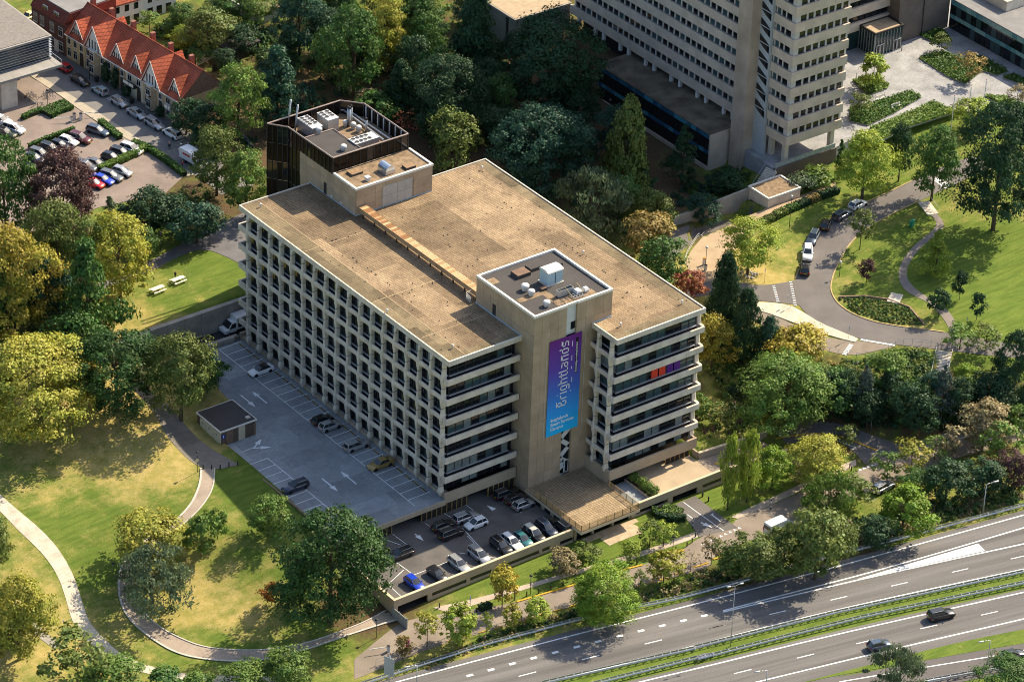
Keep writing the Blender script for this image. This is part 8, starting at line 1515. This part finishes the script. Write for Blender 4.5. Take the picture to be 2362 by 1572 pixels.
# barriers
def barrier(p, ang, L, label):
    t = thing('barrier_gate', label, 'barrier', p, ang); MB().box(-.2,-.2,0,.2,.2,1.1).build('housing', white_m, t, local=True); MB().box(.2,-.05,.9,L,.05,1.02).build('arm', white_m, t, local=True); MB().box(-.22,-.22,1.1,.22,.22,1.16).build('lid', dark_m, t, local=True)
barrier(at(*Z1(610,890),6.09),R_(-20),3.2,'white barrier at the car park exit'); barrier(at(*Z1(540,920),6.09),R_(150),3.2,'white barrier at the car park entrance'); barrier(G(*Z7(250,640)),R_(185),3.5,'white barrier on the sandy forecourt'); barrier(G(*Z8(100,1240)),R_(160),3.0,'white barrier at the service road end')
for a,b,lb in [(610,905,'white ticket machine between the car park barriers'),(560,905,'grey control cabinet beside the car park barriers'),(240,605,'orange topped ticket post on the forecourt')]:
    p = at(*(Z1 if a > 300 else Z7)(a,b),6.09) if a > 300 else G(*Z7(a,b)); t = thing('ticket_machine', lb, 'ticket machine', p); MB().box(-.22,-.2,0,.22,.2,1.35).build('cabinet', white_m if 'grey' not in lb else alu, t, local=True); MB().box(-.24,-.22,1.35,.24,.22,1.5).build('hood', pm('orange_hood',(0.7,0.25,0.03),.6) if 'orange' in lb else dark_m, t, local=True)
p = G(*Z8(225,1225)); t = thing('phone_pillar', 'pink service pillar beside the service road', 'pillar', p); MB().box(-.2,-.2,0,.2,.2,1.7).build('body', pm('magenta',(0.55,0.02,0.20),.5), t, local=True); MB().box(-.22,-.22,1.7,.22,.22,1.8).build('cap', pm('magenta',(0,0,0)), t, local=True)
# striped posts at the drive
for zf,a,b,lb in [(Z8,2068,440,'black and white striped post at the garage drive'),(Y4,568,768,'black and white striped post on the verge beyond the drive'),(Z7,480,690,'black and white striped post on the dry lawn')]:
    p = G(*zf(a,b)); t = thing('striped_post', lb, 'post', p)
    for k in range(5): MB().tube((0,0,.4*k),(0,0,.4*k+.4),.08,.08,8).build('band', dark_m if k % 2 == 0 else white, t, True, True)
# heap of stones round the lawn tree
p = G(*Z7(540,665)); rr = random.Random(4); st_ = MB()
tS = thing('stone_heap', 'ring of pale stones round the foot of the forecourt lawn tree', 'stones', p)
for i in range(40): a = rr.uniform(0,6.28); d = rr.uniform(.4,1.6); s = rr.uniform(.12,.3); MB().lathe((d*math.cos(a),d*math.sin(a),-.05),[(s*.6,0),(s,s*.4),(s*.5,s*.9)],6).build('stone', concrete, tS, local=True)
# bicycles
wv = MB(); n = 14; wv.loft([[(math.cos(2*math.pi*i/n)*r, y, .34+math.sin(2*math.pi*i/n)*r) for i in range(n)] for r,y in ((.34,-.02),(.34,.02),(.30,.02),(.30,-.02),(.34,-.02))], caps=False); wheel_mesh = wv.mesh('wheel', black_m)
fm = MB().path([(-.52,0,.34),(-.12,0,.34),(.34,0,.78),(-.22,0,.82),(-.12,0,.34)],.03,5).tube((.52,0,.34),(.32,0,.95),.025,.025,5).tube((-.22,0,.82),(-.25,0,.95),.02,.02,5).tube((-.52,0,.34),(-.22,0,.8),.02,.02,5); hb = MB().tube((.3,-.28,1.0),(.3,.28,1.0),.02,.02,5); sd_ = MB().loft([[(-.38,-.09,.95),(-.38,.09,.95),(-.38,.06,1.0),(-.38,-.06,1.0)],[(-.1,-.03,.95),(-.1,.03,.95),(-.1,.02,.99),(-.1,-.02,.99)]])
fmm = [fm.mesh('frame', pm('bike_%s'%n, c, .4, 0, 1, 0)) for n, c in (('black',(0.02,0.02,0.02)),('grey',(0.25,0.26,0.27)),('blue',(0.05,0.09,0.22)))]; hbm = hb.mesh('handlebar', alu); sdm = sd_.mesh('saddle', black_m)
def bike(p, ang, label, group, k):
    t = thing('bicycle', label, 'bicycle', p, ang, group); put('wheel', wheel_mesh, t, (-.52,0,0)); put('wheel', wheel_mesh, t, (.52,0,0)); put('frame', fmm[k % 3], t); put('handlebar', hbm, t); put('saddle', sdm, t)
for i,(a,b) in enumerate([(205,735),(225,755),(245,725),(262,745),(335,720),(352,735),(368,715),(388,738),(262,800),(285,815),(318,805)]): bike(at(*Z1(a,b),6.09), R_(20+35*(i%4)), 'bicycle among those parked beside the concrete legs', 'bicycles beside the concrete legs', i)
for i in range(16): bike(at(*Z1(1785+8*i,1010+7.5*i),6.0)*np.array([1,1,0])+np.array([0,0,h1(*at(*Z1(1785+8*i,1010+7.5*i),6.0)[:2])]), R_(70+10*(i%3)), 'bicycle in the long row under the trees', 'bicycles in the row under the trees', i)
# waste bins by the street
for s,lb in [(24,'dark wheeled bin before the tall gabled house'),(13,'dark green wheeled bin before the cream house')]:
    o = HO+ax_a*s-ax_b*1.6; t = thing('wheeled_bin', lb, 'bin', (o[0],o[1],6.15), TH); MB().loft([[(-.28,-.28,.05),(.28,-.28,.05),(.28,.28,.05),(-.28,.28,.05)],[(-.34,-.34,1.0),(.34,-.34,1.0),(.34,.34,1.0),(-.34,.34,1.0)]]).build('bin', dark_m, t, local=True); MB().box(-.36,-.36,1.0,.36,.36,1.08).build('lid', dark_m, t, local=True)
for o in COL.objects:
    if '_base' in o: del o['_base']
